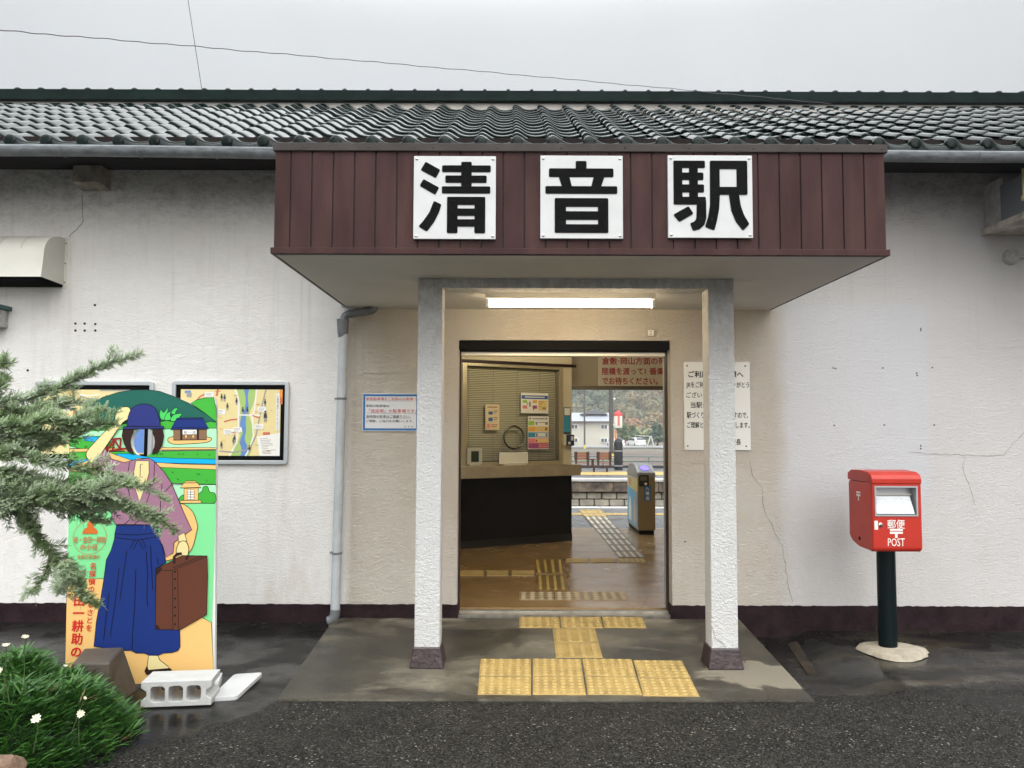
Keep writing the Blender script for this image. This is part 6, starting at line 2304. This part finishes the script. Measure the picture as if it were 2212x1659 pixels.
# little stone shrine
paint(scene_mb, [zc_(1345, 1170), zc_(1500, 1165), zc_(1500, 1300), zc_(1345, 1300)], 'sand')
paint(scene_mb, [zc_(1380, 1185), zc_(1455, 1185), zc_(1455, 1290), zc_(1380, 1290)], 'white', .003)
ink(scene_mb, [zc_(1417, 1185), zc_(1417, 1290)], .003)
for v in (1210, 1237, 1264):
    ink(scene_mb, [zc_(1380, v), zc_(1455, v)], .003)
paint(scene_mb, [zc_(1302, 1165), zc_(1345, 1110), zc_(1490, 1108), zc_(1530, 1160)], 'sand')
paint(scene_mb, [zc_(1360, 1090), zc_(1470, 1088), zc_(1475, 1108), zc_(1355, 1110)], 'sand')
paint(scene_mb, [zc_(1310, 1300), zc_(1525, 1298), zc_(1530, 1330), zc_(1305, 1332)], 'sand')
for u, v in ((1050, 795), (1090, 795), (1110, 795), (1290, 795), (1335, 795), (1490, 800), (1620, 805), (1220, 995), (1490, 1012), (1510, 1015), (1280, 1070), (1590, 1085), (270, 716), (285, 716)):
    ink(scene_mb, [zc_(u - 5, v - 8), zc_(u, v + 8), zc_(u + 6, v - 6), zc_(u + 6, v + 8)], .003)
# red bridge
for q in ([(510, 640), (660, 625)], [(500, 765), (720, 735)], [(520, 640), (500, 765)], [(590, 632), (570, 755)], [(660, 626), (650, 745)], [(505, 760), (585, 640)], [(590, 640), (650, 740)]):
    ink(scene_mb, [zc_(*p) for p in q], .011, 'red')
# sand foreground and curved path
paint(scene_mb, [(146.5, 1251), zd_(460, 528), zd_(600, 440), zd_(1000, 600), zd_(1500, 940), zd_(1592, 992), (463.5, 1477), (141.5, 1477)], 'sand', .0035)
paint(scene_mb, sm([zc_(1305, 1345), zc_(1380, 1365), zc_(1450, 1440), zc_(1490, 1560), zd_(1440, 20), zd_(1370, 240), zd_(1200, 320), zd_(1090, 300), zc_(1300, 1500)], True), 'sand', .004)
# round emblem and writing down the left side
ec = zd_(312, 95)
eu, ev = bc(*ec)
er = bc(*zd_(490, 95))[0] - eu
def ring(r0, r1, colour, d):
    n = 48
    vs = []
    for i in range(n):
        a = 2 * pi * i / n
        vs += [bw_(eu + cos(a) * r0, ev + sin(a) * r0 * 1.0, d), bw_(eu + cos(a) * r1, ev + sin(a) * r1, d)]
    scene_mb.add(vs, [(2 * i, 2 * i + 1, (2 * i + 3) % (2 * n), (2 * i + 2) % (2 * n)) for i in range(n)], names.index(colour))
LAY[0] += 2
ring(er * .975, er, 'rust', .0004 + LAY[0] * .0001)
paint(scene_mb, [tuple(V((eu, ev + er * .22)) + V((cos(a) * er * .46, sin(a) * er * .42))) for a in [pi * i / 16 for i in range(17)]], 'orange', 0, raw=True)
paint(scene_mb, [tuple(V((eu, ev + er * .74)) + V((cos(a) * er * .2, sin(a) * er * .24))) for a in [2 * pi * i / 20 for i in range(20)]], 'orange', 0, raw=True)
txt_mb = MB()
def bwrite(body, x_, y_, h, mi, **kw):
    u, v = bc(x_, y_)
    write(txt_mb, body, u, v, h, lambda a, b: bw_(a, b, .0012 + LAY[0] * .0001 + .0012), mi, **kw)
hpx = lambda p: p / FPX * SBY
bwrite('巡・金田一耕助', *zd_(142, 145), hpx(14), 0, width=er * 1.88, bold=.02)
bwrite('の小径', *zd_(212, 222), hpx(14), 0, width=er * 1.02, bold=.02)
bwrite('倉敷市真備町', *zd_(180, 318), hpx(9.5), 0, width=er * 1.36, bold=.01)
bwrite('名探偵のふるさとを', *zd_(345, 425), hpx(15.2), 1, vertical=True, bold=.02)
bwrite('金田一耕助の', *zd_(210, 670), hpx(25), 1, vertical=True, bold=.035)
# robed traveller
paint(fig_mb, [zc_(690, 500), zc_(800, 500), zc_(800, 600), zc_(790, 720), zc_(800, 800), zc_(740, 770), zc_(700, 690), zc_(672, 600)], 'dbrown', .003, True)
paint(fig_mb, [zc_(1000, 500), zc_(1110, 500), zc_(1128, 600), zc_(1110, 700), zc_(1060, 780), zc_(1000, 800), zc_(1010, 700), zc_(1005, 600)], 'dbrown', .003, True)
paint(fig_mb, [zc_(825, 842), zc_(968, 842), zc_(965, 900), zc_(825, 905)], 'cream', .004)
body_ = [zc_(800, 860), zc_(700, 890), zc_(560, 850), zc_(480, 720), zc_(380, 880), zc_(310, 1010), zc_(560, 1100), zc_(575, 1250), zc_(560, 1480), zc_(600, 1560), zc_(1060, 1565), zc_(1100, 1640)] + [zd_(1000, 60), zd_(1080, 180), zd_(1115, 305), zd_(1190, 260), zd_(1200, 150), zd_(1390, 10)] + [zc_(1420, 1595), zc_(1340, 1420), zc_(1210, 1110), zc_(1130, 990), zc_(1030, 880), zc_(970, 840)]
paint(fig_mb, body_, 'mauve')
paint(fig_mb, [zc_(825, 870), zc_(965, 870), zc_(970, 1000), zc_(930, 1140), zc_(865, 1320), zc_(810, 1150), zc_(800, 1000)], 'cream')
for q in ([(755, 885), (735, 1050), (745, 1200), (800, 1420)], [(1030, 880), (1020, 1080), (950, 1300), (900, 1450)], [(900, 905), (875, 910), (870, 1045), (900, 1048)], [(1110, 1120), (1095, 1290), (1090, 1420)], [(1215, 1125), (1140, 1210)], [(700, 1560), (780, 1490)], [(810, 1560), (900, 1480)], [(590, 930), (575, 1020)]):
    ink(fig_mb, [zc_(*p) for p in q], .0042)
# raised forearm and mitten hand at the hat brim
paint(fig_mb, sm([zc_(285, 800), zc_(330, 720), zc_(520, 520), zc_(585, 460), zc_(610, 360), zc_(660, 295), zc_(740, 285), zc_(770, 330), zc_(765, 400), zc_(690, 450), zc_(620, 540), zc_(490, 730), zc_(370, 900), zc_(310, 860)], True), 'cream')
# plain round cap
paint(fig_mb, sm([zc_(725, 495), zc_(745, 380), zc_(800, 285), zc_(915, 252), zc_(1020, 285), zc_(1070, 380), zc_(1095, 495)], False, 5), 'navy')
paint(fig_mb, [zc_(690, 500), zc_(1130, 495), zc_(1135, 520), zc_(690, 527)], 'navy')
# long skirt
skirt = [zc_(615, 1570), zc_(1055, 1568)] + [zd_(1035, 45), zd_(1040, 90), zd_(1090, 230), zd_(1115, 360), zd_(1080, 380), zd_(1010, 420), zd_(1005, 1060), zd_(1262, 1068), zd_(1265, 1250), zd_(1240, 1285), zd_(1180, 1305), zd_(1090, 1310), zd_(1020, 1340), zd_(940, 1335), zd_(890, 1310), zd_(800, 1310), zd_(750, 1280), zd_(640, 1285), zd_(358, 1240), zd_(385, 980), zd_(430, 740), zd_(465, 520), zd_(490, 330), zd_(540, 230), zd_(575, 110), zd_(580, 50)]
paint(fig_mb, skirt, 'indigo')
for q in ([(580, 55), (800, 70), (1035, 45)], [(575, 95), (800, 125), (1040, 85)], [(790, 110), (740, 210), (775, 218), (820, 130)], [(830, 120), (875, 215), (912, 205), (860, 105)], [(705, 235), (660, 560), (630, 760)], [(625, 415), (590, 720), (530, 1140)], [(520, 675), (480, 1000), (462, 1170)], [(800, 430), (790, 800), (768, 1100), (760, 1270)], [(910, 250), (925, 480), (915, 700), (925, 820)], [(955, 185), (965, 420), (978, 650)], [(1028, 310), (1032, 380)]):
    ink(fig_mb, [zd_(*p) for p in q], .0045)
# hand, foot
paint(fig_mb, [zd_(1245, 75), zd_(1310, 45), zd_(1335, 130), zd_(1250, 140)], 'cream')
paint(fig_mb, sm([zd_(1255, 150), zd_(1320, 135), zd_(1355, 200), zd_(1345, 280), zd_(1300, 320), zd_(1225, 255)], True, 4), 'cream')
paint(fig_mb, [zd_(935, 1335), zd_(1032, 1335), zd_(1050, 1380), zd_(1140, 1450), zd_(1150, 1480), zd_(930, 1490), zd_(920, 1450)], 'cream')
paint(fig_mb, [zd_(895, 1500), zd_(915, 1450), zd_(935, 1490), zd_(1160, 1470), zd_(1180, 1490), zd_(915, 1535)], 'dbrown')
# brown suitcase
paint(case_mb, [zd_(1015, 420), zd_(1125, 370), zd_(1290, 285), zd_(1550, 288), zd_(1555, 500), zd_(1545, 905), zd_(1265, 1065), zd_(1005, 1060)], 'brown')
paint(case_mb, [zd_(1185, 440), zd_(1240, 430), zd_(1250, 1066), zd_(1190, 1064)], 'brown', .0035)
ink(case_mb, [zd_(1015, 440), zd_(1190, 440), zd_(1240, 415), zd_(1550, 295)], .004)
ink(case_mb, [zd_(1190, 415), zd_(1260, 385), zd_(1500, 290)], .004)
paint(case_mb, [zd_(1015, 430), zd_(1045, 405), zd_(1078, 412), zd_(1050, 460), zd_(1018, 492)], 'dbrown', .002)
paint(case_mb, [zd_(1006, 1010), zd_(1035, 1020), zd_(1056, 1060), zd_(1005, 1060)], 'dbrown', .002)
for v in (455, 532, 628, 735, 828, 915, 1005):
    paint(case_mb, [zd_(1213 + 11 * cos(a), v + 11 * sin(a)) for a in [2 * pi * i / 10 for i in range(10)]], 'black', 0)
ink(case_mb, [zd_(1205, 370), zd_(1205, 300), zd_(1235, 268), zd_(1285, 265)], .017, 'dbrown')
ink(case_mb, [zd_(1330, 330), zd_(1345, 290)], .014, 'dbrown')
scene_mb.build('painted_scene', PMATS, t_board, fix=False)
fig_mb.build('painted_traveller', PMATS, t_board, fix=False)
case_mb.build('painted_suitcase', PMATS, t_board, fix=False)
txt_mb.build('lettering', [C_['rust'], C_['scarlet']], t_board, fix=False)
mb = MB()
for u in (bc(215, 1478)[0], bc(395, 1478)[0]):
    mb = MB()
    mb.hexa([bw_(u - .02, .0, -.036), bw_(u + .02, .0, -.036), tuple(bp0 + bu * (u + .02) + V((0, .26, 0))), tuple(bp0 + bu * (u - .02) + V((0, .26, 0))),
             bw_(u - .02, 1.1, -.036), bw_(u + .02, 1.1, -.036), bw_(u + .02, 1.1, -.056), bw_(u - .02, 1.1, -.056)])
    mb.build('stand', mat('board_edge_white', (0, 0, 0)), t_board)

# ------------------------------------------------------------------ concrete block, loose white sheet, stump post
def gat(x_, y_, z=0.0): return at(x_, y_, z=z)
e0, e1 = gat(303, 1529), gat(456, 1523)
bu2 = (e1 - e0).normalized()
bd2 = V((-bu2.y, bu2.x, 0))
Lb, Hb, Db = (e1 - e0).length, at(300, 1474, Y=e0.y).z, .20
t = thing('concrete_block', (e0 + e1) / 2 + bd2 * .1, 'white painted hollow concrete block with three holes beside the photo board', 'concrete block')
def bl_(u, v, w2_): return tuple(e0 + bu2 * u + bd2 * w2_ + V((0, 0, v)))
M_cb = mat('white_block_paint', (0.46, 0.46, 0.445), 0.7, var=0.10, vscale=14, bump=0.003, bscale=55)
NL = .03
out_ = [(0, 0), (Lb, 0), (Lb, .035), (Lb - NL, .055), (Lb - NL, Hb - .055), (Lb, Hb - .035), (Lb, Hb), (0, Hb), (0, Hb - .035), (NL, Hb - .055), (NL, .055), (0, .035)]
holes = []
for i in range(3):
    c0 = Lb * (.235 + .255 * i)
    holes.append(roundpoly([V((c0 - .04, .026)), V((c0 + .04, .026)), V((c0 + .04, Hb - .028)), V((c0 - .04, Hb - .028))], .024, 4))
bm = bmesh.new()
es = []
for pl_ in [out_] + holes:
    vs = [bm.verts.new((u, v, 0)) for u, v in pl_]
    es += [bm.edges.new((vs[i], vs[(i + 1) % len(vs)])) for i in range(len(vs))]
bmesh.ops.triangle_fill(bm, use_beauty=True, edges=es)
bm.verts.index_update()
vs = [tuple(v.co) for v in bm.verts]
fs = [tuple(v.index for v in f.verts) for f in bm.faces]
bm.free()
mb = MB()
n = len(vs)
mb.add([bl_(u, v, 0) for u, v, _ in vs] + [bl_(u, v, Db) for u, v, _ in vs], fs + [tuple(i + n for i in f) for f in fs])
for pl_ in [out_] + holes:
    k_ = len(pl_)
    mb.add([bl_(u, v, 0) for u, v in pl_] + [bl_(u, v, Db) for u, v in pl_], [(i, (i + 1) % k_, (i + 1) % k_ + k_, i + k_) for i in range(k_)])
mb.build('block', M_cb, t, weld=True, bevel=.003)
q = [gat(452, 1512), gat(512, 1508), gat(568, 1456), gat(506, 1460)]
mb = MB()
pts = roundpoly([V((p.x, p.y)) for p in q], .03, 4)
mb.prism(pts, lambda u, v, d: (u, v, d), .012, -.012)
tag(mb.build('loose_sheet', M_white, bevel=.002), 'white flat sheet lying on the asphalt behind the concrete block', 'sheet')
mb = MB()
q2 = [gat(455, 1500), gat(470, 1497), gat(480, 1470), gat(466, 1472)]
mb.hexa([(p.x, p.y, 0.0) for p in q2] + [(p.x, p.y, .05) for p in q2])
tag(mb.build('base_plate', M_white, bevel=.003), 'small white weight plate wedged between the block and the photo board', 'plate')
# brown tapered post stump
sa, sb_ = gat(168, 1545), gat(262, 1545)
yS = 4.42
def stp(x_, y_, Y): return at(x_, y_, Y=Y)
f4 = [stp(140, 1510, yS), stp(248, 1510, yS)]
mb = MB()
tl, tr_ = stp(157, 1431, yS), stp(238, 1431, yS)
tlb, trb = stp(184, 1411, yS), stp(266, 1411, yS)
dep = .30
def back(p, y2):
    q_ = at(*y2, z=p.z)
    return q_
T0, T1 = tl, tr_
T2, T3 = at(266, 1397.5, z=tl.z), at(182, 1400, z=tl.z)
B0 = V((T0.x - .045, T0.y - .05, 0)); B1 = V((T1.x + .0, T1.y - .05, 0)); B2 = V((T2.x + .09, T2.y + .03, 0)); B3 = V((T3.x - .05, T3.y + .03, 0))
mb.hexa([tuple(p) for p in (B0, B1, B2, B3, T0, T1, T2, T3)])
tag(mb.build('post_stump', mat('brown_painted_stone', (0.062, 0.048, 0.036), 0.6, var=0.25, vscale=9, bump=0.003, bscale=30), bevel=.012), 'dark brown tapered block standing in front of the photo board', 'stump')

# ------------------------------------------------------------------ flower clump at the lower left
random.seed(21)
def blades(name, spots, mats_, parent, ln, wd, seed):
    rnd = random.Random(seed)
    vs, fs, hu = [], [], []
    for (cx_, cy_, cz__, lean) in spots:
        for b_ in range(7):
            an = rnd.random() * 6.28
            out_d = V((cos(an), sin(an), 0)) + V(lean) * 1.0
            if out_d.length < .2:
                continue
            out_d = out_d.normalized()
            l_ = ln * rnd.uniform(.6, 1.25)
            w_ = wd * rnd.uniform(.7, 1.2)
            tilt = rnd.uniform(.35, 1.25)
            sd_ = V((-out_d.y, out_d.x, rnd.uniform(-.35, .35))).normalized()
            h0 = min(1, max(0, rnd.gauss(.42, .25)))
            o = len(vs)
            p = V((cx_ + rnd.gauss(0, .012), cy_ + rnd.gauss(0, .012), cz__ - .02))
            segs = 4
            for s_ in range(segs + 1):
                f = s_ / segs
                ww_ = w_ * (.35, .8, 1.0, .8, .05)[s_]
                vs += [p - sd_ * ww_ * .5, p + V((0, 0, -w_ * .12)), p + sd_ * ww_ * .5]
                hu += [h0] * 3
                tl_ = tilt * (1 - .85 * f)
                p = p + (out_d * cos(tl_) + V((0, 0, sin(tl_)))) * (l_ / segs)
            for s_ in range(segs):
                for c_ in (0, 1):
                    fs.append((o + s_ * 3 + c_, o + s_ * 3 + c_ + 1, o + s_ * 3 + c_ + 4, o + s_ * 3 + c_ + 3))
    me = bpy.data.meshes.new(name)
    org = V(spots[0][:3])
    me.from_pydata([tuple(v - org) for v in vs], [], fs)
    me.polygons.foreach_set('use_smooth', [True] * len(fs))
    me.materials.append(mats_)
    A = me.attributes.new('hue', 'FLOAT', 'POINT')
    A.data.foreach_set('value', hu)
    o = bpy.data.objects.new(name, me)
    COL.objects.link(o)
    o.location = org
    o.parent = parent
    o.matrix_parent_inverse = wm(parent).inverted()
    return o
M_blade = leafmat('strap_leaf', (0.020, 0.085, 0.012), (0.085, 0.22, 0.035), .25)
M_blade.node_tree.nodes['Principled BSDF'].inputs['Roughness'].default_value = 0.38
bx0 = at(0, 1425, z=.3).x
# mound outline on the ground, from the frame's left out of view to the asphalt
mc = at(95, 1640, z=.05)
mc = V((-2.78, 3.95, 0))
def mound(x_, y_):
    dx, dy = (x_ - mc.x) / .80, (y_ - mc.y) / .74
    r2 = dx * dx + dy * dy
    return .30 * max(0, 1 - r2 ** 1.3) * (1 + .30 * sin(x_ * 7 + 1) * sin(y_ * 9) + .16 * sin(x_ * 17 + y_ * 11))
t_fl = thing('flower_clump', (mc.x, mc.y, 0), 'dense clump of dark green strap leaves with white flowers at the lower left', 'plant')
spots = []
for i in range(2900):
    a, r = random.random() * 6.28, sqrt(random.random()) * (1.08 if random.random() < .12 else 1)
    x_, y_ = mc.x + cos(a) * r * .78, mc.y + sin(a) * r * .72
    spots.append((x_, y_, mound(x_, y_) + random.uniform(-.03, .02), (cos(a) * r * 1.1, sin(a) * r * 1.1 - .15, 0)))
blades('leaves', spots, M_blade, t_fl, .098, .0125, 5)
rnd = random.Random(31)
M_dry = leafmat('dry_leaf', (0.20, 0.15, 0.06), (0.16, 0.20, 0.05), .2)
blades('dry_leaves', [(a_, b_, c_ + .015, d_) for a_, b_, c_, d_ in rnd.sample(spots, 26)], M_dry, t_fl, .085, .010, 9)
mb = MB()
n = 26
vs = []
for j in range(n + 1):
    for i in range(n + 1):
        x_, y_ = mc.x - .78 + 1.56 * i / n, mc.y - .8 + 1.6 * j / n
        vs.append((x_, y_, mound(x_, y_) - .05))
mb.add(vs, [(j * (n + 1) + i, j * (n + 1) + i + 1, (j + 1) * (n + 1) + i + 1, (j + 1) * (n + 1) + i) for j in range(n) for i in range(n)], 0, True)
mb.build('inner_growth', mat('dark_stems', (0.012, 0.028, 0.008), 0.8, var=0.4, vscale=30), t_fl, fix=False)  # dark green sheet just under the leaves
M_pet = mat('white_petal', (0.58, 0.565, 0.42), 0.5, spec=0.2)
M_fc = mat('flower_centre', (0.62, 0.45, 0.06), 0.6)
M_stem = mat('flower_stem', (0.06, 0.10, 0.03), 0.6)
def flower(px_, py_, Y, size, aim, opening, stem_len=.12):
    c_ = at(px_, py_, Y=Y)
    aim = V(aim).normalized()
    m2 = MB()
    e1 = aim.orthogonal().normalized()
    e2 = aim.cross(e1)
    for k_ in range(9):
        a = 2 * pi * k_ / 9 + random.uniform(-.1, .1)
        rd = e1 * cos(a) + e2 * sin(a)
        tg = aim.cross(rd)
        L_ = size * random.uniform(.85, 1.05)
        vs = []
        for f, wf in ((.08, .18), (.4, .34), (.8, .40), (1.0, .12)):
            q_ = c_ + rd * L_ * f * cos(opening * (1.1 - .5 * f)) + aim * L_ * f * sin(opening * (1.1 - .5 * f))
            vs += [q_ - tg * L_ * wf * .5, q_ + tg * L_ * wf * .5]
        m2.add(vs, [(2 * i, 2 * i + 1, 2 * i + 3, 2 * i + 2) for i in range(3)], 0, True)
    m2.lathe(c_ + aim * size * .1, [(0, size * .06), (size * .16, size * .04), (size * .2, -size * .05), (0, -size * .1)], 10, 1)
    fl_ = m2.build('flower', [M_pet, M_fc], t_fl, fix=False)
    m2 = MB()
    m2.tube([c_, c_ - aim * .03 - V((0, 0, .02)), c_ - aim * .05 - V((random.uniform(-.03, .03), 0, stem_len))], .0022, 5)
    m2.build('stem', M_stem, fl_)
flower(78, 1553, 3.25, .022, (.1, -.75, .65), .35)
flower(173, 1543, 3.45, .020, (.5, -.6, .5), .75)
flower(13, 1397, 3.7, .022, (.1, -.3, 1), 1.0, .2)
flower(54, 1379, 3.8, .022, (.2, -.2, 1), .85, .22)
flower(2, 1452, 3.6, .022, (-.3, -.6, .6), .9)
flower(140, 1441, 4.2, .016, (.3, -.1, .8), 1.25, .1)
flower(182, 1510, 3.75, .013, (.5, -.2, .6), 1.3)
mb = MB()
bm = bmesh.new()
bmesh.ops.create_icosphere(bm, subdivisions=3, radius=1)
from mathutils import noise as mnoise
rc = at(-6, 1668, Y=2.98)
vs = []
for v in bm.verts:
    d = v.co * (1 + .25 * mnoise.noise(v.co * 1.6))
    vs.append((rc.x + d.x * .10, rc.y + d.y * .1, rc.z - .02 + d.z * .085))
mb.add(vs, [tuple(x_.index for x_ in f.verts) for f in bm.faces], 0, False)
bm.free()
tag(mb.build('garden_rock', mat('brown_rock', (0.16, 0.10, 0.065), 0.85, var=0.4, vscale=16, bump=0.006, bscale=40)), 'brown rock at the lower left corner in front of the flower clump', 'rock')

# ------------------------------------------------------------------ silvery feathery shrub reaching in from the left
M_wat = leafmat('silver_leaf', (0.15, 0.235, 0.065), (0.42, 0.50, 0.35), .4)
M_twig = mat('shrub_twig', (0.12, 0.10, 0.06), 0.8)
M_hair = mat('dry_stalk', (0.30, 0.25, 0.15), 0.8)
def zb_px(x_, y_): return (x_ / 4.725, 746 + y_ / 4.725)
BR = [
 ([(-100, 620), (150, 560), (350, 530), (600, 440), (750, 350), (900, 290), (1100, 190), (1290, 140), (1450, 80)], 3.55, .9, 1),
 ([(-100, 700), (200, 690), (500, 620), (750, 590), (950, 590)], 3.75, 1.0, 0),
 ([(-100, 850), (200, 830), (450, 770), (700, 790), (900, 730), (1090, 640)], 3.45, 1.1, 0),
 ([(-100, 960), (250, 930), (500, 900), (750, 880), (900, 830), (1190, 800)], 3.35, 1.1, 0),
 ([(-50, 1130), (200, 1080), (450, 1010), (650, 960), (800, 900), (880, 840)], 3.5, 1.1, 0),
 ([(-50, 1080), (200, 1130), (450, 1180), (700, 1230), (900, 1250), (1100, 1310), (1350, 1410), (1550, 1480), (1720, 1570)], 3.4, .8, 1),
 ([(-50, 1270), (300, 1350), (500, 1420), (750, 1480), (1000, 1540), (1250, 1600), (1500, 1700), (1650, 1780), (1790, 1900)], 3.3, 1.0, 0),
 ([(-50, 1580), (200, 1540), (450, 1540), (700, 1500), (1000, 1460), (1200, 1420), (1330, 1400)], 3.25, 1.1, 0),
 ([(-50, 1660), (150, 1620), (400, 1600), (700, 1640), (1000, 1660), (1250, 1640)], 3.4, 1.2, 0),
 ([(180, 1600), (300, 1800), (420, 2000), (560, 2130), (700, 2230), (800, 2400), (850, 2550), (1010, 2640)], 3.35, .85, 1),
 ([(520, 2080), (490, 2250), (420, 2400), (330, 2490), (240, 2560)], 3.45, .6, 1),
 ([(650, 2180), (680, 2320), (650, 2460), (610, 2530)], 3.3, .55, 1),
 ([(-50, 1640), (120, 1700), (250, 1800), (330, 1900)], 3.3, 1.0, 0),
 ([(-80, 200), (40, 190), (135, 180)], 3.6, .6, 0),
 ([(-80, 480), (20, 420), (45, 330)], 3.6, .6, 0),
 ([(450, 1500), (700, 1680), (900, 1750), (1120, 1800)], 3.5, .7, 1),
 ([(-50, 760), (120, 720), (330, 700), (520, 720), (650, 740)], 3.6, 1.1, 0),
 ([(-50, 1420), (150, 1440), (350, 1500), (600, 1580), (900, 1640)], 3.45, 1.0, 0),
 ([(780, 1500), (860, 1430), (960, 1450), (1080, 1420)], 3.3, .8, 0),
 ([(780, 2350), (840, 2500), (900, 2600)], 3.3, .6, 1),
 ([(-50, 1000), (60, 1000), (180, 960), (330, 850), (520, 690)], 3.55, 1.0, 0),
]
rnd = random.Random(77)
for pts, Y, dens, hairy in list(BR):
    if not hairy and len(pts) > 3 and rnd.random() < .2:
        BR.append(([(x_, y_ + rnd.uniform(20, 60) + 25 * sin(x_ * .01)) for x_, y_ in pts[:-1]], Y + rnd.uniform(.08, .2), dens * .9, 0))
root = at(-330, 1560, Y=3.7)
root.z = 0
t_w = thing('feathery_shrub', (root.x, root.y, 0), 'silvery green feathery shrub whose branches reach in from the left', 'shrub')
vs, fs, hu = [], [], []
twig, hair = MB(), MB()
def leaf(p, d, up_, size, h0):
    """a feathery leaf: a rib with two rows of slim leaflets"""
    side_ = d.cross(up_).normalized()
    n_ = 7
    for i in range(1, n_ + 1):
        f = i / n_
        q_ = p + d * size * f + up_ * size * .10 * f * f
        ll = size * .46 * (1 - .45 * f)
        for s_ in (-1, 1):
            dr_ = (side_ * s_ * .8 + d * .75 + up_ * rnd.uniform(-.1, .35)).normalized()
            wv = dr_.cross(up_).normalized() * ll * .23
            o = len(vs)
            vs.extend([q_, q_ + dr_ * ll * .55 + wv, q_ + dr_ * ll, q_ + dr_ * ll * .55 - wv])
            fs.append((o, o + 1, o + 2, o + 3))
            h = min(1, max(0, h0 + rnd.gauss(0, .08)))
            hu.extend([h] * 4)
for bi, (pts, Y, dens, hairy) in enumerate(BR):
    P = []
    for i, p in enumerate(pts):
        f = i / (len(pts) - 1)
        P.append(at(*zb_px(*p), Y=Y + .10 * sin(bi * 2.1 + f * 3)))
    line_ = smooth(P, 8)
    full = [root + V((rnd.uniform(-.1, .1), rnd.uniform(-.1, .1), .3 + .05 * bi % .6))] + line_ if pts[0][0] <= 0 else line_
    twig.tube(full, [.004 * (1 - i / len(full)) + .0014 for i in range(len(full))], 5)
    L_ = 0
    seg = []
    for a, b in zip(line_, line_[1:]):
        seg.append((L_, a, b))
        L_ += (b - a).length
    base_h = rnd.uniform(.25, .75)
    s_ = 0
    nxt = .02
    while s_ < L_:
        f = s_ / L_
        for (l0, a, b) in seg:
            if l0 <= s_ <= l0 + (b - a).length + 1e-9:
                break
        p = a.lerp(b, min(1, (s_ - l0) / max(1e-6, (b - a).length)))
        if s_ > nxt and f < .85 and not (bi in (0, 9, 10, 11) and rnd.random() < .6):
            nxt = s_ + rnd.uniform(.02, .045)
            d0 = (b - a).normalized()
            sdv_ = Matrix.Rotation(rnd.random() * 6.28, 3, d0) @ d0.orthogonal().normalized()
            td = (d0 * .9 + sdv_ * .75 + V((0, 0, .28))).normalized()
            tl_ = rnd.uniform(.05, .13) * dens
            hb_ = min(1, max(0, base_h + rnd.gauss(0, .28)))
            q1 = p + td * tl_ + V((0, 0, -.06 * tl_))
            twig.tube([p, p + td * tl_ * .5, q1], [.0014, .0008, .0005], 4)
            for k_ in range(int(tl_ / .0028)):
                ff = k_ / max(1, int(tl_ / .0028))
                pp_ = p.lerp(q1, ff) + V((0, 0, .1 * tl_ * sin(pi * ff)))
                ra = Matrix.Rotation(rnd.random() * 6.28, 3, td) @ td.orthogonal().normalized()
                leaf(pp_, (ra * .7 + td * rnd.uniform(.4, .9)).normalized(), (ra * .3 + V((0, -.3, 1))).normalized(), rnd.uniform(.022, .036) * (1 - .3 * ff), hb_ + .2 * ff)
        d = (b - a).normalized()
        e1 = d.orthogonal().normalized()
        an = rnd.random() * 6.28
        rad_ = Matrix.Rotation(an, 3, d) @ e1
        upv = (rad_ * .3 + V((0, -.3, 1))).normalized()
        sz_l = rnd.uniform(.030, .050) * (1 - .35 * f) * (.8 + .3 * dens)
        dd = (rad_ * .75 + d * rnd.uniform(.4, 1.1) + V((0, 0, .08))).normalized()
        leaf(p, dd, upv, sz_l, base_h + .25 * sin(s_ * 14 + bi) + .1)
        if hairy and rnd.random() < .06:
            h_d = (rad_ + V((0, 0, .1)) + d * .6).normalized()
            ll = rnd.uniform(.04, .085)
            hair.tube([p, p + h_d * ll * .5, p + h_d * ll + V((0, 0, rnd.uniform(-.02, .015)))], .0007, 3, caps=False)
        elif rnd.random() < .02:
            h_d = (rad_ + V((0, 0, .1)) + d * .6).normalized()
            ll = rnd.uniform(.03, .06)
            hair.tube([p, p + h_d * ll * .5, p + h_d * ll + V((0, 0, -.01))], .0007, 3, caps=False)
        s_ += .0016 / dens
twig.tube([root - V((0, 0, .1)), root + V((.02, 0, .45)), root + V((.05, -.1, 1.0))], [.035, .03, .018], 8)
twig.build('trunk', M_twig, t_w)
tag(hair.build('dry_stalks', M_hair, t_w, fix=False), kind='stuff')
me = bpy.data.meshes.new('foliage')
org = V(root)
me.from_pydata([tuple(V(v) - org) for v in vs], [], fs)
me.materials.append(M_wat)
A = me.attributes.new('hue', 'FLOAT', 'POINT')
A.data.foreach_set('value', hu)
o = bpy.data.objects.new('foliage', me)
COL.objects.link(o)
o.location = org
o.parent = t_w
o.matrix_parent_inverse = wm(t_w).inverted()

# the lettering helper is only a tool: take it out again
bpy.data.objects.remove(_fo)
bpy.data.curves.remove(_fc)

# ------------------------------------------------------------------ damp air
H = bpy.data.materials.new('damp_air')
H.use_nodes = True
ht = H.node_tree
ht.nodes.clear()
ho = ht.nodes.new('ShaderNodeOutputMaterial')
hv = ht.nodes.new('ShaderNodeVolumePrincipled')
hv.inputs['Color'].default_value = (0.93, 0.96, 1.0, 1)
hv.inputs['Density'].default_value = 0.0008
hv.inputs['Anisotropy'].default_value = 0.2
ht.links.new(hv.outputs[0], ho.inputs['Volume'])
mb = MB()
mb.box(-720, 720, -80, 920, -6, 92)
tag(mb.build('haze', H), kind='stuff')
